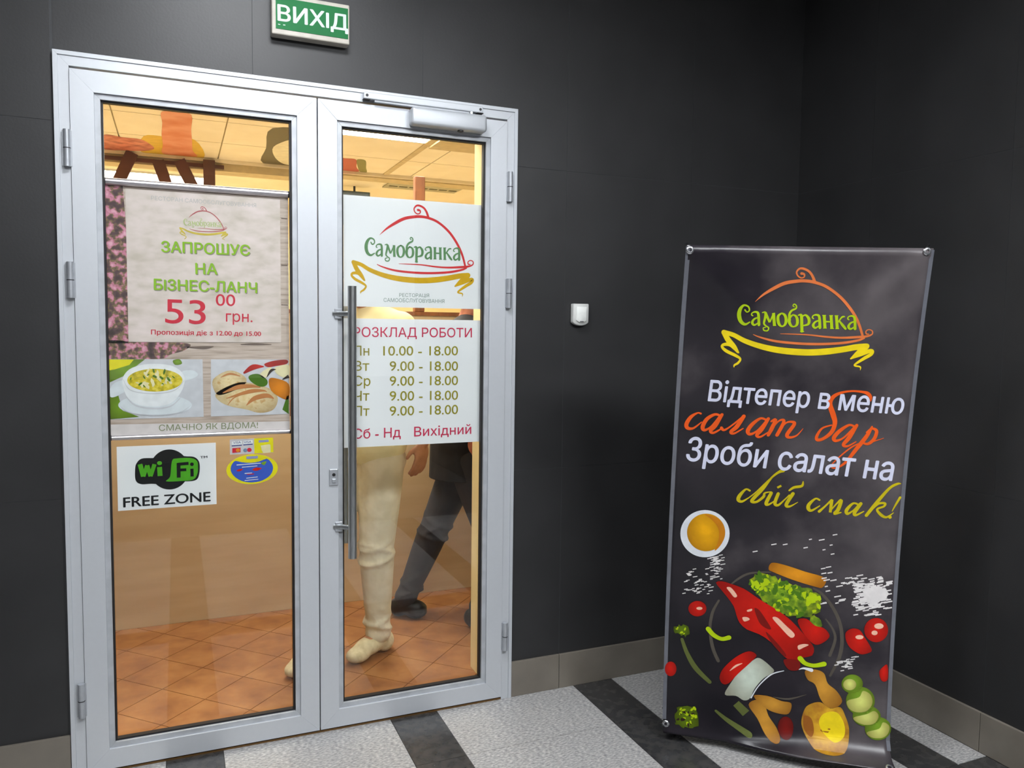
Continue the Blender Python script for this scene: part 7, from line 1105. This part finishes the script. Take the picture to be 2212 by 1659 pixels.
def person(name, label, base, heading, H, pelvis, legs, arms, skin, hair, shirt, trousers, shoes, sleeve, lean=(0, 0), hem_drop=0.07):
    """legs/arms are lists of world joints; heading = unit (x, y) the person faces"""
    t = thing(name, (base[0], base[1], 0), label, 'person')
    f = Vector((heading[0], heading[1], 0)).normalized()
    l = Vector((-f.y, f.x, 0))
    rot = Matrix((f, l, Vector((0, 0, 1)))).transposed().to_4x4()
    px = Vector(pelvis)
    ln = Vector((lean[0], lean[1], 0))
    chest = px + ln * 0.6 + Vector((0, 0, H * 0.235))
    neck = px + ln + Vector((0, 0, H * 0.335))
    head = neck + f * 0.03 + Vector((0, 0, H * 0.095))
    sh = [neck + l * s * 0.185 - Vector((0, 0, H * 0.028)) for s in (1, -1)]
    # --- body: one continuous skin surface
    b = bmesh.new()
    ball(b, px, (0.105, 0.15, 0.13), rot)
    ball(b, (px + chest) / 2, (0.10, 0.135, 0.20), rot)
    ball(b, chest, (0.11, 0.16, 0.16), rot)
    limb(b, [neck - Vector((0, 0, 0.05)), neck + Vector((0, 0, 0.03)), head - Vector((0, 0, 0.07))], [0.062, 0.054, 0.052])
    ball(b, head + Vector((0, 0, 0.02)) - f * 0.012, (0.098, 0.076, 0.108), rot)
    ball(b, head + f * 0.022 - Vector((0, 0, 0.05)), (0.068, 0.060, 0.068), rot)        # jaw
    ball(b, head + f * 0.075 - Vector((0, 0, 0.095)), (0.018, 0.024, 0.018), rot)         # chin
    limb(b, [head + f * 0.084 + Vector((0, 0, 0.012)), head + f * 0.10 - Vector((0, 0, 0.02)), head + f * 0.094 - Vector((0, 0, 0.034))], [0.009, 0.014, 0.013])
    for s in (1, -1):
        ball(b, head + l * s * 0.078 - f * 0.01 - Vector((0, 0, 0.012)), (0.020, 0.009, 0.032), rot)
        ball(b, head + f * 0.078 + l * s * 0.034 + Vector((0, 0, 0.022)), (0.014, 0.024, 0.008), rot)   # brow
        ball(b, head + f * 0.062 + l * s * 0.044 - Vector((0, 0, 0.028)), (0.024, 0.02, 0.022), rot)     # cheek
    ball(b, head + f * 0.086 - Vector((0, 0, 0.058)), (0.010, 0.024, 0.007), rot)
    ball(b, head + f * 0.084 - Vector((0, 0, 0.070)), (0.010, 0.021, 0.007), rot)
    for (s, (el, wr, hd, pf)), shp in zip(zip((1, -1), arms), sh):
        el, wr, hd = Vector(el), Vector(wr), Vector(hd)
        limb(b, [shp, (shp + el) / 2, el], [0.058, 0.050, 0.041])
        limb(b, [el, el.lerp(wr, 0.35), wr], [0.041, 0.042, 0.027])
        d = (hd - wr).normalized()
        side = Vector(pf); side = (side - d * side.dot(d)).normalized()     # across the palm, towards the thumb
        up = d.cross(side)
        ball(b, wr + d * 0.045, (0.05, 0.042, 0.017), Matrix((d, side, up)).transposed().to_4x4())
        for k, (o2, ll) in enumerate(((0.029, 0.070), (0.010, 0.080), (-0.010, 0.074), (-0.028, 0.058))):
            a0 = wr + d * 0.078 + side * o2
            a1 = a0 + d * ll * 0.5 + up * 0.008 + side * o2 * 0.12
            a2 = a1 + (d * 0.75 + up * 0.6).normalized() * ll * 0.5
            limb(b, [a0 - d * 0.02, a0, a1, a2], [0.0105, 0.0098, 0.0088, 0.0075])
        th0 = wr + d * 0.022 + side * 0.026
        th1 = th0 + (d * 0.6 + side * 0.75 + up * 0.25).normalized() * 0.038
        th2 = th1 + (d * 0.9 + side * 0.25 + up * 0.35).normalized() * 0.034
        limb(b, [th0 - side * 0.012, th0, th1, th2], [0.013, 0.0125, 0.0105, 0.0085])
    for hip, kn, an, toe in legs:
        hip, kn, an = Vector(hip), Vector(kn), Vector(an)
        limb(b, [hip, hip.lerp(kn, 0.5), kn], [0.078, 0.068, 0.052])
        limb(b, [kn, kn.lerp(an, 0.35), an], [0.05, 0.05, 0.034])
        ball(b, an.lerp(Vector(toe), 0.3) - Vector((0, 0, 0.01)), (0.05, 0.035, 0.032), rot)
    b = remesh(b, 0.0065, 3, 0.5)
    body = obj('body', b, skin, t, smooth=True)
    for s in (1, -1):
        eb = bmesh.new(); ball(eb, head + f * 0.0795 + l * s * 0.033 + Vector((0, 0, 0.006)), 0.0115)
        eye = obj('eye', eb, mat('eye_white', (226, 222, 216), 0.3), body, smooth=True)
        eb = bmesh.new(); ball(eb, head + f * 0.0875 + l * s * 0.033 + Vector((0, 0, 0.006)), 0.0055)
        obj('iris', eb, mat('iris_brown', (60, 40, 28), 0.3), body, smooth=True)
    eb = bmesh.new(); ball(eb, head + f * 0.0905 - Vector((0, 0, 0.064)), (0.006, 0.022, 0.006), rot)
    obj('lips', eb, mat('lip_tone', (168, 96, 84), 0.5), body, smooth=True)
    hb_ = bmesh.new()
    ball(hb_, head + Vector((0, 0, 0.04)) - f * 0.026, (0.098, 0.083, 0.098), rot)
    ball(hb_, head - f * 0.052 - Vector((0, 0, 0.012)), (0.058, 0.074, 0.075), rot)
    obj('hair', remesh(hb_, 0.009, 4), hair, t, smooth=True)
    # --- shirt
    sb = bmesh.new()
    ball(sb, px + Vector((0, 0, 0.03)) + ln * 0.15, (0.142, 0.19, 0.15), rot)
    if hem_drop > 0.1:
        limb(sb, [px + Vector((0, 0, 0.05)), px - Vector((0, 0, hem_drop + 0.03))], [0.165, 0.172])
    ball(sb, (px + chest) / 2 + Vector((0, 0, 0.02)), (0.13, 0.17, 0.22), rot)
    ball(sb, chest + Vector((0, 0, 0.02)), (0.135, 0.195, 0.19), rot)
    limb(sb, [sh[0], neck - Vector((0, 0, 0.02)), sh[1]], [0.066, 0.082, 0.066])
    for (el, wr, hd, pf), shp in zip(arms, sh):
        el, wr = Vector(el), Vector(wr)
        if sleeve < 1:
            limb(sb, [shp, shp.lerp(el, sleeve)], [0.074, 0.066])
        else:
            limb(sb, [shp, (shp + el) / 2, el], [0.074, 0.066, 0.058])
            limb(sb, [el, wr.lerp(el, 0.06)], [0.058, 0.040])
    sb = remesh(sb, 0.013, 5)
    bmesh.ops.bisect_plane(sb, geom=sb.verts[:] + sb.edges[:] + sb.faces[:], plane_co=px + Vector((0, 0, -hem_drop)), plane_no=(0, 0, -1), clear_outer=True)
    ed = [e for e in sb.edges if e.is_boundary]
    bmesh.ops.holes_fill(sb, edges=ed, sides=0)
    obj('shirt', sb, shirt, t, smooth=True)
    # --- trousers
    tb = bmesh.new()
    ball(tb, px - Vector((0, 0, 0.0)), (0.125, 0.165, 0.115), rot)
    ball(tb, px - f * 0.03 - Vector((0, 0, 0.06)), (0.12, 0.16, 0.10), rot)
    for hip, kn, an, toe in legs:
        hip, kn, an = Vector(hip), Vector(kn), Vector(an)
        limb(tb, [hip, hip.lerp(kn, 0.45), kn], [0.102, 0.094, 0.075])
        hem = an + (kn - an) * 0.02
        limb(tb, [kn, kn.lerp(an, 0.15), kn.lerp(an, 0.5), kn.lerp(an, 0.86), hem], [0.075, 0.076, 0.066, 0.055, 0.060])
        for q, rr, ti in ((-0.10, 0.088, 0.5), (0.0, 0.090, -0.4), (0.09, 0.089, 0.3), (0.70, 0.068, -0.5), (0.80, 0.069, 0.4), (0.90, 0.071, -0.3)):       # folds
            c = kn + (an - kn) * q
            ball(tb, c + f * 0.004, (rr, rr, 0.015), rot @ Matrix.Rotation(ti, 4, 'Y'))
    tb = remesh(tb, 0.010, 2)
    obj('trousers', tb, trousers, t, smooth=True)
    # --- shoes
    for hip, kn, an, toe in legs:
        an, toe = Vector(an), Vector(toe)
        d = Vector((toe.x - an.x, toe.y - an.y, 0)).normalized()
        sd = Vector((-d.y, d.x, 0))
        zf = toe.z
        tilt = max(0.0, an.z - zf - 0.06)
        R3 = Matrix((d, sd, Vector((0, 0, 1)))).transposed().to_4x4()
        kb = bmesh.new()
        heel = an - d * 0.035 + Vector((0, 0, -0.055))
        ball(kb, heel + Vector((0, 0, 0.01)), (0.05, 0.042, 0.05), R3)
        ball(kb, heel.lerp(toe, 0.45) + Vector((0, 0, 0.018)), (0.085, 0.044, 0.042), R3)
        ball(kb, toe - d * 0.055 + Vector((0, 0, 0.004)), (0.062, 0.048, 0.034), R3)
        limb(kb, [an + Vector((0, 0, -0.02)), an + Vector((0, 0, 0.015))], [0.047, 0.044])
        kb = remesh(kb, 0.008, 4)
        lo = min(heel.z - 0.04, zf - 0.025)
        if tilt == 0:
            bmesh.ops.bisect_plane(kb, geom=kb.verts[:] + kb.edges[:] + kb.faces[:], plane_co=(0, 0, 0.014), plane_no=(0, 0, -1), clear_outer=True)
        so_ = obj('shoe', kb, shoes[0], t, smooth=True)
        ol = []
        for k in range(24):
            a = 2 * math.pi * k / 24
            c = heel.lerp(toe, 0.5)
            ll = (toe - heel).length / 2 + 0.028
            ww = 0.046 - 0.006 * math.cos(a + 0.4)
            p = c + d * ll * math.cos(a) + sd * ww * math.sin(a)
            ol.append((p.x, p.y))
        z_lo = 0.001 if tilt == 0 else None
        if tilt == 0:
            obj('sole', prism(ol, 0.001, 0.018, axis='z', bevel=0.003), shoes[1], so_)
    return t

M_SKIN1 = mat('tanned_skin', (176, 122, 88), 0.5, 0, (166, 112, 80), 30)
M_SKIN2 = mat('ruddy_skin', (190, 118, 92), 0.5, 0, (176, 104, 80), 30)
M_HAIR = mat('dark_brown_hair', (46, 32, 24), 0.5, 0, (34, 24, 18), 80)
M_SHIRT = mat('pale_yellow_cotton', (232, 222, 176), 0.8, 0, (224, 214, 166), 10, bump=0.5, bscale=9)
M_KHAKI = mat('khaki_cotton', (218, 210, 186), 0.85, 0, (204, 195, 168), 12, bump=1.0, bscale=9)
M_SHOE = mat('beige_suede', (212, 200, 164), 0.8, 0, (196, 182, 146), 40, bump=0.2)
M_SOLE = mat('pale_rubber', (196, 186, 160), 0.7)
M_DARKCLOTH = mat('charcoal_cloth', (52, 50, 54), 0.85, 0, (44, 42, 47), 14, bump=0.6, bscale=10)
M_JACKET = mat('black_jacket_cloth', (30, 28, 30), 0.8, 0, (24, 22, 24), 14, bump=0.5, bscale=10)
M_DARKSHOE = mat('black_leather', (24, 22, 22), 0.4)

person('person', 'person in khaki trousers and pale shirt walking behind the door',
       (1.10, 0.58), (-0.86, -0.51), 1.67, (1.105, 0.575, 0.955),
       [((1.145, 0.515, 0.93), (1.130, 0.545, 0.50), (1.150, 0.600, 0.095), (1.000, 0.515, 0.03)),
        ((1.045, 0.645, 0.93), (0.900, 0.585, 0.52), (0.860, 0.545, 0.095), (0.735, 0.465, 0.03))],
       [((1.305, 0.43, 1.20), (1.315, 0.465, 0.97), (1.300, 0.455, 0.88), (-0.86, -0.51, 0)),
        ((0.96, 0.78, 1.24), (0.80, 0.66, 1.12), (0.72, 0.62, 1.12), (0, 0, 1))],
       M_SKIN1, M_HAIR, M_SHIRT, M_KHAKI, (M_SHOE, M_SOLE), 0.55)
person('person', 'person in dark jacket and dark trousers striding behind the right pane',
       (1.62, 0.88), (0.8, -0.6), 1.74, (1.645, 0.875, 0.90),
       [((1.690, 0.945, 0.84), (1.525, 0.955, 0.46), (1.385, 1.000, 0.095), (1.475, 0.940, 0.03)),
        ((1.640, 0.800, 0.84), (1.740, 0.745, 0.47), (1.690, 0.725, 0.095), (1.830, 0.650, 0.03))],
       [((1.62, 1.09, 1.18), (1.76, 1.08, 1.0), (1.83, 1.03, 0.99), (0, 0, 1)),
        ((1.53, 0.70, 1.17), (1.60, 0.62, 0.96), (1.63, 0.59, 0.88), (0.8, -0.6, 0))],
       M_SKIN2, M_HAIR, M_JACKET, M_DARKCLOTH, (M_DARKSHOE, M_DARKSHOE), 1.0, lean=(0.02, -0.015), hem_drop=0.17)
